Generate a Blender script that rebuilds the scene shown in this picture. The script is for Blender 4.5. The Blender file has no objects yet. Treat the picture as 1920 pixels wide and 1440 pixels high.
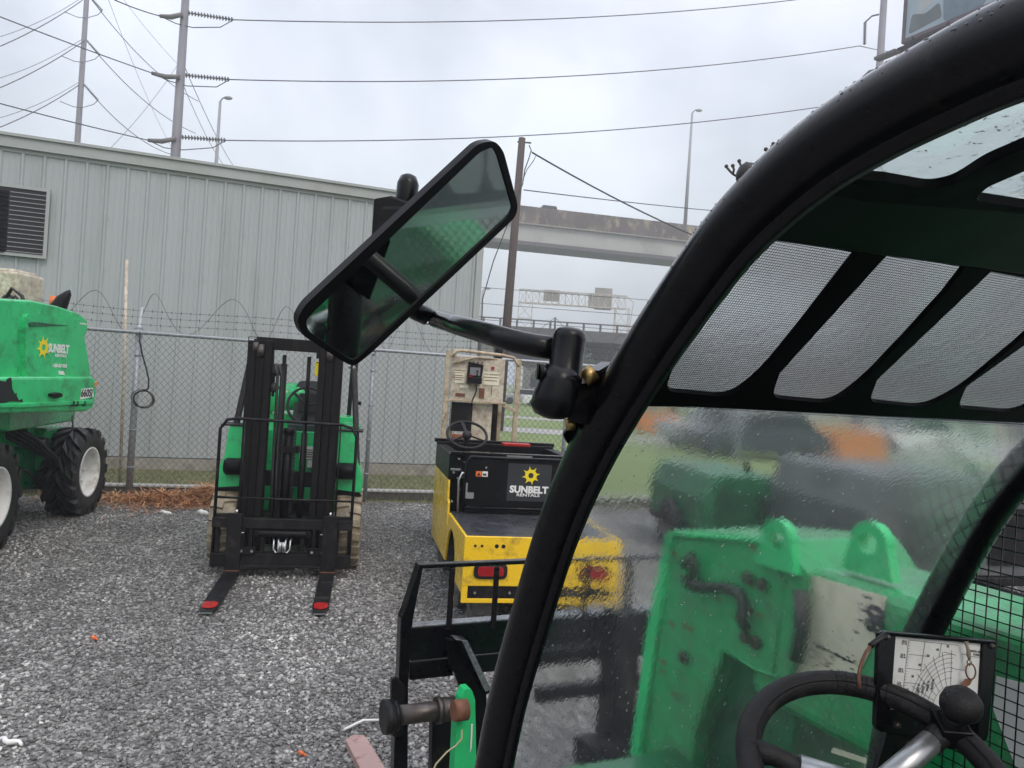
import bpy, bmesh, math, random
from mathutils import Vector, Matrix
from mathutils.geometry import tessellate_polygon
random.seed(7)
R = math.radians
scene = bpy.context.scene
# ------------------------------------------------------------------ camera
F = 1443.0; CX, CY = 960.0, 720.0; TH = R(3.7); H = 1.85
cT, sT = math.cos(TH), math.sin(TH)
cam_d = bpy.data.cameras.new("camera"); cam = bpy.data.objects.new("camera", cam_d)
scene.collection.objects.link(cam); scene.camera = cam
cam_d.sensor_width = 36.0; cam_d.lens = 36.0 * F / 1920.0
cam_d.clip_start = 0.03; cam_d.clip_end = 3000
rv = Vector((cT, 0, sT)); uv = Vector((-sT, 0, cT)); bk = Vector((0, -1, 0))
cam.matrix_world = Matrix(((rv.x, uv.x, bk.x, 0), (rv.y, uv.y, bk.y, 0), (rv.z, uv.z, bk.z, H), (0, 0, 0, 1)))
cam_d.dof.use_dof = False
# ------------------------------------------------------------------ sky: rain clouds over a weak physical sky
SUN_EL, SUN_AZ = R(48), R(150)
w = bpy.data.worlds.new("World"); scene.world = w; w.use_nodes = True
nt = w.node_tree; nt.nodes.clear()
def N(t, x=0, y=0, **k):
    n = nt.nodes.new(t); n.location = (x, y)
    for a, b in k.items(): setattr(n, a, b)
    return n
out = N('ShaderNodeOutputWorld'); bg = N('ShaderNodeBackground'); bg2 = N('ShaderNodeBackground'); add = N('ShaderNodeAddShader')
sky = N('ShaderNodeTexSky', sky_type='NISHITA'); sky.sun_disc = False; sky.sun_elevation = SUN_EL; sky.sun_rotation = SUN_AZ
sky.dust_density = 5.0; sky.air_density = 2.0
bg.inputs[1].default_value = 0.05
tc = N('ShaderNodeTexCoord'); mp = N('ShaderNodeMapping'); mp.inputs['Scale'].default_value = (1.0, 1.0, 1.5)
mp.inputs['Location'].default_value = (0.35, 0.0, 0.25)
ns = N('ShaderNodeTexNoise'); ns.inputs['Scale'].default_value = 1.6; ns.inputs['Detail'].default_value = 5; ns.inputs['Roughness'].default_value = 0.5
ns.inputs['Distortion'].default_value = 0.35
rp = N('ShaderNodeValToRGB')
rp.color_ramp.elements[0].position = 0.40; rp.color_ramp.elements[0].color = (0.36, 0.385, 0.425, 1)
rp.color_ramp.elements[1].position = 0.66; rp.color_ramp.elements[1].color = (0.78, 0.79, 0.84, 1)
sx = N('ShaderNodeSeparateXYZ'); mr = N('ShaderNodeMapRange')
mr.inputs['From Min'].default_value = 0.0; mr.inputs['From Max'].default_value = 1.0
mr.inputs['To Min'].default_value = 0.0; mr.inputs['To Max'].default_value = 1.0
rp2 = N('ShaderNodeValToRGB')
rp2.color_ramp.elements[0].position = 0.0; rp2.color_ramp.elements[0].color = (0.70, 0.79, 0.83, 1)
rp2.color_ramp.elements[1].position = 1.0; rp2.color_ramp.elements[1].color = (2.2, 2.16, 2.2, 1); _e = rp2.color_ramp.elements.new(0.45); _e.color = (1.04, 1.02, 1.05, 1)
mx = N('ShaderNodeMix', data_type='RGBA', blend_type='MULTIPLY'); mx.inputs['Factor'].default_value = 1.0
L = nt.links.new
L(tc.outputs['Generated'], mp.inputs[0]); L(mp.outputs[0], ns.inputs['Vector']); L(ns.outputs['Fac'], rp.inputs[0])
L(tc.outputs['Generated'], sx.inputs[0]); L(sx.outputs['Z'], mr.inputs['Value']); L(mr.outputs[0], rp2.inputs[0])
L(rp.outputs[0], mx.inputs['A']); L(rp2.outputs[0], mx.inputs['B']); L(mx.outputs['Result'], bg2.inputs[0])
bg2.inputs[1].default_value = 1.20
L(sky.outputs[0], bg.inputs[0]); L(bg.outputs[0], add.inputs[0]); L(bg2.outputs[0], add.inputs[1]); L(add.outputs[0], out.inputs[0])
sd = bpy.data.lights.new("sun", 'SUN'); sd.energy = 0.6; sd.angle = R(25); sd.color = (1, 0.97, 0.93)
so = bpy.data.objects.new("sun", sd); scene.collection.objects.link(so)
so.rotation_euler = (R(90) - SUN_EL, 0, R(180) - SUN_AZ + 0.0); so.location = (0, 0, 60)
scene.view_settings.view_transform = 'Standard'; scene.view_settings.look = 'None'
scene.view_settings.exposure = 0.14; scene.view_settings.gamma = 1.0
scene.cycles.max_bounces = 10; scene.cycles.transmission_bounces = 8; scene.cycles.transparent_max_bounces = 12
scene.cycles.sample_clamp_indirect = 4.0
# ------------------------------------------------------------------ measuring helpers: a sight line meets a plane of the place
def ray(u, v):
    x = (u - CX) / F; y = (CY - v) / F
    return Vector((x * cT - y * sT, 1.0, x * sT + y * cT))
O = Vector((0, 0, H))
def at(u, v, Y): return O + ray(u, v) * Y
def onP(u, v, p, n):
    r = ray(u, v); n = Vector(n)
    return O + r * ((Vector(p) - O).dot(n) / r.dot(n))
def onZ(u, v, z=0.0): return onP(u, v, (0, 0, z), (0, 0, 1))
def tr(pts, p, n): return [onP(a[0], a[1], p, n) for a in pts]
# ------------------------------------------------------------------ materials
MATS = {}
def M(name, col, rough=0.5, metal=0.0, var=0.12, scale=3.0, bump=0.0, bscale=40.0, dirt=None, damt=0.35, dscale=2.5, spec=0.5, coat=0.0, stretch=(1, 1, 1), rvar=0.12):
    m = bpy.data.materials.new(name); m.use_nodes = True; t = m.node_tree; b = t.nodes['Principled BSDF']
    def n(ty, **k):
        q = t.nodes.new(ty)
        for a, c in k.items(): setattr(q, a, c)
        return q
    l = t.links.new
    tcn = n('ShaderNodeTexCoord'); mpn = n('ShaderNodeMapping'); mpn.inputs['Scale'].default_value = stretch
    l(tcn.outputs['Object'], mpn.inputs[0])
    no = n('ShaderNodeTexNoise'); no.inputs['Scale'].default_value = scale; no.inputs['Detail'].default_value = 6; no.inputs['Roughness'].default_value = 0.6
    l(mpn.outputs[0], no.inputs['Vector'])
    cr = n('ShaderNodeValToRGB'); c = Vector(col[:3])
    a0 = c * (1 - var); a1 = c * (1 + var)
    cr.color_ramp.elements[0].position = 0.3; cr.color_ramp.elements[0].color = (*a0, 1)
    cr.color_ramp.elements[1].position = 0.7; cr.color_ramp.elements[1].color = (*a1, 1)
    l(no.outputs['Fac'], cr.inputs[0]); colout = cr.outputs[0]
    if dirt:
        n2 = n('ShaderNodeTexNoise'); n2.inputs['Scale'].default_value = dscale; n2.inputs['Detail'].default_value = 10; n2.inputs['Roughness'].default_value = 0.72
        l(mpn.outputs[0], n2.inputs['Vector'])
        mr2 = n('ShaderNodeMapRange'); mr2.inputs['From Min'].default_value = 0.62 - damt * 0.35; mr2.inputs['From Max'].default_value = 0.72
        l(n2.outputs['Fac'], mr2.inputs['Value'])
        mm = n('ShaderNodeMix', data_type='RGBA'); l(mr2.outputs[0], mm.inputs['Factor']); l(colout, mm.inputs['A']); mm.inputs['B'].default_value = (*dirt[:3], 1)
        colout = mm.outputs['Result']
    l(colout, b.inputs['Base Color'])
    mr3 = n('ShaderNodeMapRange'); mr3.inputs['To Min'].default_value = max(0.02, rough - rvar); mr3.inputs['To Max'].default_value = min(1, rough + rvar)
    n3 = n('ShaderNodeTexNoise'); n3.inputs['Scale'].default_value = scale * 4; n3.inputs['Detail'].default_value = 4
    l(tcn.outputs['Object'], n3.inputs['Vector']); l(n3.outputs['Fac'], mr3.inputs['Value']); l(mr3.outputs[0], b.inputs['Roughness'])
    b.inputs['Metallic'].default_value = metal; b.inputs['Specular IOR Level'].default_value = spec
    if coat: b.inputs['Coat Weight'].default_value = coat; b.inputs['Coat Roughness'].default_value = 0.08
    if bump:
        n4 = n('ShaderNodeTexNoise'); n4.inputs['Scale'].default_value = bscale; n4.inputs['Detail'].default_value = 3
        l(mpn.outputs[0], n4.inputs['Vector'])
        bp = n('ShaderNodeBump'); bp.inputs['Strength'].default_value = bump; bp.inputs['Distance'].default_value = 0.01
        l(n4.outputs['Fac'], bp.inputs['Height']); l(bp.outputs[0], b.inputs['Normal'])
    MATS[name] = m
    return m
def glass(name, tint, ior=1.45, rough=0.0, strength=0.3, s1=60, s2=250, stretch=(1, 1, 0.35), dist=0.01, film=0.08):
    m = bpy.data.materials.new(name); m.use_nodes = True; t = m.node_tree; t.nodes.clear(); l = t.links.new
    o = t.nodes.new('ShaderNodeOutputMaterial'); g = t.nodes.new('ShaderNodeBsdfGlass')
    g.inputs['Color'].default_value = (*tint, 1); g.inputs['IOR'].default_value = ior; g.inputs['Roughness'].default_value = rough
    tcn = t.nodes.new('ShaderNodeTexCoord'); mpn = t.nodes.new('ShaderNodeMapping'); mpn.inputs['Scale'].default_value = stretch
    l(tcn.outputs['Object'], mpn.inputs[0])
    a = t.nodes.new('ShaderNodeTexNoise'); a.inputs['Scale'].default_value = s1; a.inputs['Detail'].default_value = 3; a.inputs['Roughness'].default_value = 0.55; a.inputs['Distortion'].default_value = 0.4
    b = t.nodes.new('ShaderNodeTexNoise'); b.inputs['Scale'].default_value = s2; b.inputs['Detail'].default_value = 1
    l(mpn.outputs[0], a.inputs['Vector']); l(tcn.outputs['Object'], b.inputs['Vector'])
    ma = t.nodes.new('ShaderNodeMath'); ma.operation = 'MULTIPLY_ADD'; ma.inputs[1].default_value = 0.13
    l(b.outputs['Fac'], ma.inputs[0]); l(a.outputs['Fac'], ma.inputs[2])
    bp = t.nodes.new('ShaderNodeBump'); bp.inputs['Strength'].default_value = strength; bp.inputs['Distance'].default_value = dist
    c = t.nodes.new('ShaderNodeTexNoise'); c.inputs['Scale'].default_value = 7; c.inputs['Detail'].default_value = 3; l(mpn.outputs[0], c.inputs['Vector'])
    c2 = t.nodes.new('ShaderNodeMapRange'); c2.inputs['From Min'].default_value = 0.35; c2.inputs['From Max'].default_value = 0.65; c2.inputs['To Min'].default_value = 0.45; c2.inputs['To Max'].default_value = 1.35; l(c.outputs['Fac'], c2.inputs['Value'])
    mm = t.nodes.new('ShaderNodeMath'); mm.operation = 'MULTIPLY'; l(ma.outputs[0], mm.inputs[0]); l(c2.outputs[0], mm.inputs[1])
    l(mm.outputs[0], bp.inputs['Height']); l(bp.outputs[0], g.inputs['Normal'])
    tl = t.nodes.new('ShaderNodeBsdfTranslucent'); tl.inputs['Color'].default_value = (0.85, 0.88, 0.88, 1); mxs = t.nodes.new('ShaderNodeMixShader')
    f_ = t.nodes.new('ShaderNodeMapRange'); f_.inputs['From Min'].default_value = 0.3; f_.inputs['From Max'].default_value = 0.75; f_.inputs['To Min'].default_value = film * 0.5; f_.inputs['To Max'].default_value = film * 1.6; l(a.outputs['Fac'], f_.inputs['Value'])
    l(f_.outputs[0], mxs.inputs[0]); l(g.outputs[0], mxs.inputs[1]); l(tl.outputs[0], mxs.inputs[2]); l(mxs.outputs[0], o.inputs['Surface'])
    MATS[name] = m; return m
GREEN = (0.030, 0.54, 0.18)
M('green_paint', GREEN, 0.22, var=0.16, dirt=(0.03, 0.16, 0.07), damt=0.35, dscale=5, bump=0.04, bscale=60, coat=0.3)
M('green_worn', (0.020, 0.40, 0.13), 0.28, var=0.3, scale=5, dirt=(0.055, 0.06, 0.045), damt=0.55, dscale=5, bump=0.1, coat=0.2)
M('dark_green', (0.008, 0.13, 0.05), 0.3, var=0.2, dirt=(0.01, 0.012, 0.01), damt=0.5)
M('black_gloss', (0.0035, 0.0035, 0.005), 0.30, var=0.25, scale=12, bump=0.06, bscale=160, spec=0.10, coat=1.0, dirt=(0.02, 0.016, 0.014), damt=0.05, dscale=14)
M('black_paint', (0.0045, 0.0048, 0.006), 0.38, var=0.3, scale=9, spec=0.14, dirt=(0.016, 0.015, 0.014), damt=0.2, dscale=6, bump=0.08, bscale=120)
M('black_worn', (0.009, 0.009, 0.011), 0.42, var=0.4, scale=14, spec=0.2, dirt=(0.05, 0.043, 0.036), damt=0.3, dscale=8, bump=0.15, bscale=90)
M('mast_steel', (0.0075, 0.0068, 0.0075), 0.42, var=0.35, scale=8, spec=0.16, dirt=(0.024, 0.020, 0.017), damt=0.25, stretch=(3, 3, 0.6), dscale=5)
M('bare_steel', (0.085, 0.075, 0.070), 0.38, 0.6, var=0.4, scale=25, bump=0.15, dirt=(0.05, 0.03, 0.02), damt=0.4, dscale=18)
M('bright_steel', (0.55, 0.56, 0.57), 0.25, 0.9, var=0.1)
M('brushed_steel', (0.42, 0.43, 0.44), 0.33, 0.85, var=0.12, scale=40)
M('brass', (0.32, 0.22, 0.09), 0.3, 0.9, var=0.2, scale=30)
M('rubber', (0.012, 0.012, 0.013), 0.5, var=0.4, scale=20, dirt=(0.05, 0.045, 0.04), damt=0.3, dscale=9, bump=0.2)
M('cream_rubber', (0.34, 0.285, 0.20), 0.55, var=0.25, scale=9, dirt=(0.07, 0.055, 0.04), damt=0.6, dscale=7, bump=0.2)
M('grey_rubber', (0.10, 0.095, 0.09), 0.6, var=0.3, scale=30)
M('rim_white', (0.74, 0.73, 0.70), 0.45, var=0.12, dirt=(0.24, 0.18, 0.13), damt=0.25, dscale=3)
M('yellow_paint', (0.88, 0.56, 0.018), 0.3, var=0.06, dirt=(0.16, 0.11, 0.04), damt=0.3, dscale=7, coat=0.2)
M('cream_paint', (0.52, 0.44, 0.31), 0.42, var=0.15, scale=6, dirt=(0.15, 0.07, 0.04), damt=0.6, dscale=12, bump=0.1)
M('cream_light', (0.60, 0.55, 0.44), 0.45, var=0.12, dirt=(0.22, 0.14, 0.09), damt=0.6, dscale=14)
M('rusty_deck', (0.42, 0.20, 0.12), 0.5, var=0.3, scale=8, dirt=(0.2, 0.07, 0.03), damt=0.5, dscale=6)
M('deck_grey', (0.035, 0.037, 0.045), 0.3, var=0.3, scale=3, dirt=(0.12, 0.12, 0.13), damt=0.3)
M('plastic_black', (0.006, 0.006, 0.007), 0.34, var=0.2, scale=20, spec=0.2)
M('grip', (0.011, 0.010, 0.0115), 0.5, spec=0.3, var=0.3, scale=40, bump=0.25, bscale=500, dirt=(0.04, 0.035, 0.035), damt=0.2, dscale=20)
M('vinyl', (0.022, 0.025, 0.032), 0.4, var=0.2, bump=0.1)
M('decal_white', (0.78, 0.78, 0.76), 0.4, var=0.04)
M('decal_yellow', (0.85, 0.66, 0.015), 0.4, var=0.04)
M('decal_black', (0.008, 0.008, 0.009), 0.35, var=0.1)
M('decal_orange', (0.75, 0.17, 0.03), 0.4, var=0.05)
M('decal_cream', (0.74, 0.70, 0.54), 0.4, var=0.07, scale=6, dirt=(0.35, 0.33, 0.24), damt=0.3, dscale=10)
M('ink', (0.03, 0.03, 0.035), 0.5, var=0.1)
M('ink_light', (0.16, 0.16, 0.17), 0.5, var=0.1)
M('paper', (0.62, 0.62, 0.60), 0.45, var=0.05, scale=3, dirt=(0.42, 0.40, 0.33), damt=0.2)
M('red_paint', (0.40, 0.010, 0.010), 0.35, var=0.3, scale=25, dirt=(0.06, 0.01, 0.01), damt=0.35, dscale=18)
M('red_lens', (0.30, 0.008, 0.012), 0.15, var=0.1, coat=0.5)
M('clear_lens', (0.5, 0.5, 0.42), 0.1, var=0.1, coat=0.6)
M('fork_primer', (0.40, 0.26, 0.235), 0.4, var=0.12, scale=7, dirt=(0.15, 0.06, 0.04), damt=0.25, dscale=14)
M('galvanised', (0.34, 0.36, 0.39), 0.42, 0.3, var=0.12, scale=8)
M('fence_wire', (0.12, 0.122, 0.125), 0.45, 0.4, var=0.1)
M('siding', (0.375, 0.405, 0.415), 0.45, var=0.05, scale=1.2, stretch=(1, 1, 0.15), dirt=(0.30, 0.34, 0.33), damt=0.3, dscale=1.6)
M('trim_metal', (0.36, 0.385, 0.38), 0.42, var=0.05, scale=2, dirt=(0.30, 0.31, 0.28), damt=0.25, dscale=1.2)
M('concrete', (0.30, 0.285, 0.25), 0.8, var=0.2, scale=4, dirt=(0.12, 0.10, 0.08), damt=0.4, dscale=2.5, bump=0.3, bscale=30)
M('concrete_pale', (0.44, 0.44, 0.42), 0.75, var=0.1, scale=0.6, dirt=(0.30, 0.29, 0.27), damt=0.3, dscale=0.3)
M('barrier_stained', (0.10, 0.08, 0.065), 0.8, var=0.4, scale=0.5, dirt=(0.50, 0.43, 0.30), damt=0.30, dscale=0.8, stretch=(1, 1, 0.5))
M('steel_girder', (0.10, 0.095, 0.095), 0.6, var=0.2)
M('wood_pole', (0.085, 0.062, 0.055), 0.8, var=0.35, scale=6, stretch=(8, 8, 0.5), bump=0.4, bscale=12)
M('grey_pole', (0.20, 0.195, 0.22), 0.55, var=0.12, scale=1)
M('lamp_metal', (0.30, 0.31, 0.33), 0.5, var=0.1)
M('wire_dark', (0.055, 0.055, 0.065), 0.6, var=0.1)
M('insulator', (0.14, 0.13, 0.13), 0.4, var=0.2)
M('gantry', (0.62, 0.59, 0.54), 0.6, var=0.1, scale=1, dirt=(0.4, 0.3, 0.22), damt=0.3)
M('sign_back', (0.46, 0.45, 0.40), 0.5, 0.2, var=0.1, scale=1)
M('pine', (0.50, 0.24, 0.11), 0.75, var=0.5, scale=25)
M('orange_box', (0.72, 0.27, 0.08), 0.55, var=0.12, dirt=(0.4, 0.2, 0.1), damt=0.3)
M('grey_machine', (0.11, 0.115, 0.12), 0.4, var=0.3, dirt=(0.04, 0.04, 0.04), damt=0.4)
M('silver_car', (0.38, 0.40, 0.43), 0.25, 0.3, var=0.05); M('white_car', (0.68, 0.68, 0.68), 0.25, var=0.03); M('dark_car', (0.04, 0.05, 0.07), 0.25, var=0.05)
M('dark_glass', (0.02, 0.025, 0.03), 0.08, var=0.1)
M('orange_litter', (0.72, 0.16, 0.05), 0.5, var=0.2); M('white_litter', (0.75, 0.75, 0.73), 0.5, var=0.1)
M('leaf_debris', (0.05, 0.04, 0.03), 0.7, var=0.4); M('trunk', (0.07, 0.055, 0.045), 0.85, var=0.3)
M('leaf_green', (0.035, 0.065, 0.028), 0.7, var=0.4, scale=2)
M('torn_black', (0.008, 0.008, 0.008), 0.7, var=0.3)
M('rust', (0.16, 0.065, 0.035), 0.7, var=0.4, scale=30)
M('cord_tan', (0.42, 0.36, 0.22), 0.7, var=0.1)
M('poster_sky', (0.36, 0.43, 0.50), 0.6, var=0.1, scale=0.4); M('poster_wall', (0.42, 0.44, 0.45), 0.6, var=0.12, scale=0.8)
M('poster_dark', (0.14, 0.16, 0.17), 0.6, var=0.3, scale=0.6); M('poster_suit', (0.16, 0.21, 0.27), 0.6, var=0.12)
M('poster_shirt', (0.48, 0.53, 0.58), 0.6, var=0.08); M('poster_frame', (0.12, 0.085, 0.10), 0.6, var=0.1)
glass('wet_windscreen', (0.96, 0.98, 0.97), 1.40, 0.0, 1.0, 170, 520, (1, 1, 0.5), 0.000072, 0.02)
glass('roof_glass', (0.92, 0.96, 0.94), 1.45, 0.03, 1.0, 60, 200, (1, 1, 1), 0.0004)
glass('visor_glass', (0.96, 0.97, 0.97), 1.45, 0.16, 1.0, 60, 260, (1, 1, 0.6), 0.0004, 0.05)
m = bpy.data.materials.new('mirror_glass'); m.use_nodes = True; b = m.node_tree.nodes['Principled BSDF']
b.inputs['Base Color'].default_value = (0.50, 0.57, 0.53, 1); b.inputs['Metallic'].default_value = 1; 
_n = m.node_tree.nodes.new('ShaderNodeTexNoise'); _n.inputs['Scale'].default_value = 30; _n.inputs['Detail'].default_value = 5
_r = m.node_tree.nodes.new('ShaderNodeMapRange'); _r.inputs['To Min'].default_value = 0.0; _r.inputs['To Max'].default_value = 0.06
m.node_tree.links.new(_n.outputs['Fac'], _r.inputs['Value']); m.node_tree.links.new(_r.outputs[0], b.inputs['Roughness'])
MATS['mirror_glass'] = m
hm = bpy.data.materials.new('haze'); hm.use_nodes = True; hm.node_tree.nodes.clear()
_o = hm.node_tree.nodes.new('ShaderNodeOutputMaterial'); _v = hm.node_tree.nodes.new('ShaderNodeVolumePrincipled')
_v.inputs['Density'].default_value = 0.0028; _v.inputs['Color'].default_value = (0.93, 0.95, 1.0, 1); _v.inputs['Anisotropy'].default_value = 0.2
hm.node_tree.links.new(_v.outputs[0], _o.inputs['Volume']); MATS['haze'] = hm
# ------------------------------------------------------------------ mesh builder
def round_poly(pts, r, n=4):
    """pts: 2-D or 3-D points; every corner replaced by a small arc"""
    out = []; k = len(pts); P = [Vector(p) for p in pts]
    for i in range(k):
        a, b_, c = P[i - 1], P[i], P[(i + 1) % k]
        rr = r[i] if isinstance(r, (list, tuple)) else r
        d0 = (a - b_); d1 = (c - b_)
        q = min(rr, d0.length * 0.49, d1.length * 0.49)
        if q < 1e-6: out.append(b_); continue
        s = b_ + d0.normalized() * q; e = b_ + d1.normalized() * q
        for j in range(n + 1):
            t = j / n; out.append((1 - t) ** 2 * s + 2 * t * (1 - t) * b_ + t * t * e)
    return out
def frame_of(d):
    d = d.normalized(); a = Vector((0, 0, 1)) if abs(d.z) < 0.95 else Vector((1, 0, 0))
    x = a.cross(d).normalized(); return x, d.cross(x).normalized()
class MB:
    def __init__(s): s.v = []; s.f = []; s.mi = []; s.sm = []; s.cur = 0
    def _a(s, vs, fs, smooth=False):
        b0 = len(s.v); s.v += [Vector(p) for p in vs]
        for f in fs: s.f.append([b0 + i for i in f]); s.mi.append(s.cur); s.sm.append(smooth)
        return s
    def slot(s, i): s.cur = i; return s
    def box(s, c, d, rot=None):
        c = Vector(c); h = Vector(d) / 2; vs = []
        for x in (-1, 1):
            for y in (-1, 1):
                for z in (-1, 1):
                    q = Vector((x * h.x, y * h.y, z * h.z)); 
                    if rot: q = rot @ q
                    vs.append(c + q)
        return s._a(vs, [(0, 1, 3, 2), (4, 6, 7, 5), (0, 4, 5, 1), (2, 3, 7, 6), (0, 2, 6, 4), (1, 5, 7, 3)])
    def b2(s, lo, hi): lo = Vector(lo); hi = Vector(hi); return s.box((lo + hi) / 2, hi - lo)
    def bar(s, p0, p1, w, h, up=None):
        p0 = Vector(p0); p1 = Vector(p1); d = (p1 - p0)
        if up is None: x, y = frame_of(d)
        else:
            up = Vector(up); x = d.normalized().cross(up).normalized(); y = x.cross(d.normalized()).normalized()
        rt = Matrix((x, y, d.normalized())).transposed()
        return s.box((p0 + p1) / 2, (w, h, d.length), rt)
    def prism(s, pts, ext, holes=()):
        loops = [[Vector(p) for p in pts]] + [[Vector(p) for p in h] for h in holes]
        ext = Vector(ext); flat = [p for l in loops for p in l]; n = len(flat)
        tri = tessellate_polygon(loops)
        fs = [tuple(t) for t in tri] + [tuple(n + i for i in reversed(t)) for t in tri]
        o = 0
        for l in loops:
            k = len(l)
            for i in range(k): a = o + i; b_ = o + (i + 1) % k; fs.append((a, b_, n + b_, n + a))
            o += k
        return s._a(flat + [p + ext for p in flat], fs)
    def tube(s, path, r, n=8, caps=True, closed=False):
        P = [Vector(p) for p in path]; k = len(P)
        if k < 2: return s
        rs = r if isinstance(r, (list, tuple)) else [r] * k
        T = []
        for i in range(k):
            if closed: d = P[(i + 1) % k] - P[i - 1]
            else: d = P[min(i + 1, k - 1)] - P[max(i - 1, 0)]
            T.append(d.normalized())
        x, y = frame_of(T[0]); vs = []
        for i in range(k):
            x = (x - T[i] * x.dot(T[i])).normalized(); y = T[i].cross(x)
            for j in range(n):
                a = 2 * math.pi * j / n; vs.append(P[i] + (x * math.cos(a) + y * math.sin(a)) * rs[i])
        fs = []
        for i in range(k if closed else k - 1):
            i2 = (i + 1) % k
            for j in range(n): j2 = (j + 1) % n; fs.append((i * n + j, i * n + j2, i2 * n + j2, i2 * n + j))
        s._a(vs, fs, True)
        if caps and not closed:
            b0 = len(s.v) - len(vs)
            for fc in ([b0 + j for j in reversed(range(n))], [b0 + (k - 1) * n + j for j in range(n)]):
                s.f.append(fc); s.mi.append(s.cur); s.sm.append(False)
        return s
    def cyl(s, p0, p1, r, r1=None, n=20): return s.tube([p0, p1], [r, r if r1 is None else r1], n)
    def lathe(s, prof, o, ax, n=24, closed_prof=False):
        """prof: (radius, distance along the axis)"""
        o = Vector(o); ax = Vector(ax).normalized(); x, y = frame_of(ax); k = len(prof); vs = []
        for (r, h) in prof:
            for j in range(n):
                a = 2 * math.pi * j / n; vs.append(o + ax * h + (x * math.cos(a) + y * math.sin(a)) * r)
        fs = []
        for i in range(k if closed_prof else k - 1):
            i2 = (i + 1) % k
            for j in range(n): j2 = (j + 1) % n; fs.append((i * n + j, i * n + j2, i2 * n + j2, i2 * n + j))
        return s._a(vs, fs, True)
    def ball(s, c, r, n=12, sc=(1, 1, 1)):
        c = Vector(c); vs = []; fs = []
        for i in range(n // 2 + 1):
            p = math.pi * i / (n // 2)
            for j in range(n):
                a = 2 * math.pi * j / n; vs.append(c + Vector((math.sin(p) * math.cos(a) * sc[0], math.sin(p) * math.sin(a) * sc[1], math.cos(p) * sc[2])) * r)
        for i in range(n // 2):
            for j in range(n): j2 = (j + 1) % n; fs.append((i * n + j, (i + 1) * n + j, (i + 1) * n + j2, i * n + j2))
        return s._a(vs, fs, True)
    def poly(s, pts): return s._a(pts, [tuple(range(len(pts)))])
    def sweep(s, prof_rows):
        """rows of equal length joined into a sheet"""
        k = len(prof_rows[0]); vs = [p for r_ in prof_rows for p in r_]; fs = []
        for i in range(len(prof_rows) - 1):
            for j in range(k - 1): fs.append((i * k + j, i * k + j + 1, (i + 1) * k + j + 1, (i + 1) * k + j))
        return s._a(vs, fs, True)
    def text(s, body, size, mat4, off=0.0, shear=0.0, sxy=(1, 1), align='CENTER', depth=0.0008, space=1.0):
        cu = bpy.data.curves.new('t', 'FONT'); cu.body = body; cu.size = size; cu.offset = off; cu.shear = shear; cu.align_x = align; cu.align_y = 'CENTER'
        cu.extrude = depth; cu.space_character = space; cu.resolution_u = 3
        ob = bpy.data.objects.new('t', cu); scene.collection.objects.link(ob)
        dg = bpy.context.evaluated_depsgraph_get(); me = ob.evaluated_get(dg).to_mesh()
        vs = [mat4 @ Vector((p.co.x * sxy[0], p.co.y * sxy[1], p.co.z)) for p in me.vertices]
        s._a(vs, [tuple(p.vertices) for p in me.polygons]); ob.evaluated_get(dg).to_mesh_clear()
        bpy.data.objects.remove(ob); bpy.data.curves.remove(cu); return s
    def build(s, name, mats, parent=None, bevel=0.0, recalc=True, label=None, cat=None, group=None, kind=None, seg=2, local=False):
        me = bpy.data.meshes.new(name)
        inv = inv_of(parent) if (parent is not None and not local) else Matrix.Identity(4)
        me.from_pydata([inv @ p for p in s.v], [], s.f)
        if not isinstance(mats, (list, tuple)): mats = [mats]
        for q in mats: me.materials.append(MATS[q])
        me.polygons.foreach_set('material_index', s.mi); me.polygons.foreach_set('use_smooth', s.sm)
        
        if recalc: bmm = bmesh.new(); bmm.from_mesh(me); bmesh.ops.recalc_face_normals(bmm, faces=bmm.faces); bmm.to_mesh(me); bmm.free()
        ob = bpy.data.objects.new(name, me); scene.collection.objects.link(ob)
        if parent is not None: ob.parent = parent
        if bevel:
            md = ob.modifiers.new('b', 'BEVEL'); md.width = bevel; md.segments = seg; md.limit_method = 'ANGLE'; md.angle_limit = R(38); md.harden_normals = False
        tag(ob, label, cat, group, kind); return ob
ROOTM = {}
def inv_of(o):
    while o.parent is not None: o = o.parent
    return ROOTM.get(o.name, Matrix.Identity(4)).inverted()
def tag(o, label=None, cat=None, group=None, kind=None):
    if label: o['label'] = label
    if cat: o['category'] = cat
    if group: o['group'] = group
    if kind: o['kind'] = kind
def thing(name, label, cat, loc=(0, 0, 0), rz=0.0, group=None):
    o = bpy.data.objects.new(name, None); scene.collection.objects.link(o); o.empty_display_size = 0.2
    o.location = loc; o.rotation_euler = (0, 0, rz)
    ROOTM[o.name] = Matrix.Translation(Vector(loc)) @ Matrix.Rotation(rz, 4, 'Z')
    tag(o, label, cat, group); return o
def copy_tree(o, parent=None):
    c = o.copy(); scene.collection.objects.link(c); c.parent = parent
    for ch in [q for q in bpy.data.objects if q.parent == o and q != c]: copy_tree(ch, c)
    return c
def sunburst(mb, c, X, Y, Rr, depth):
    """toothed sun mark: eight hooked teeth round a hole"""
    c = Vector(c); pts = []
    for k in range(8):
        a = 2 * math.pi * k / 8 + 0.2
        for (rr, da) in ((1.0, 0.0), (0.66, 0.16), (0.62, 0.62)):
            pts.append(c + (X * math.cos(a + da) + Y * math.sin(a + da)) * Rr * rr)
    hole = [c + (X * math.cos(-t) + Y * math.sin(-t)) * Rr * 0.29 for t in [2 * math.pi * i / 16 for i in range(16)]]
    mb.prism(pts, X.cross(Y).normalized() * depth, [hole])
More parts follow.
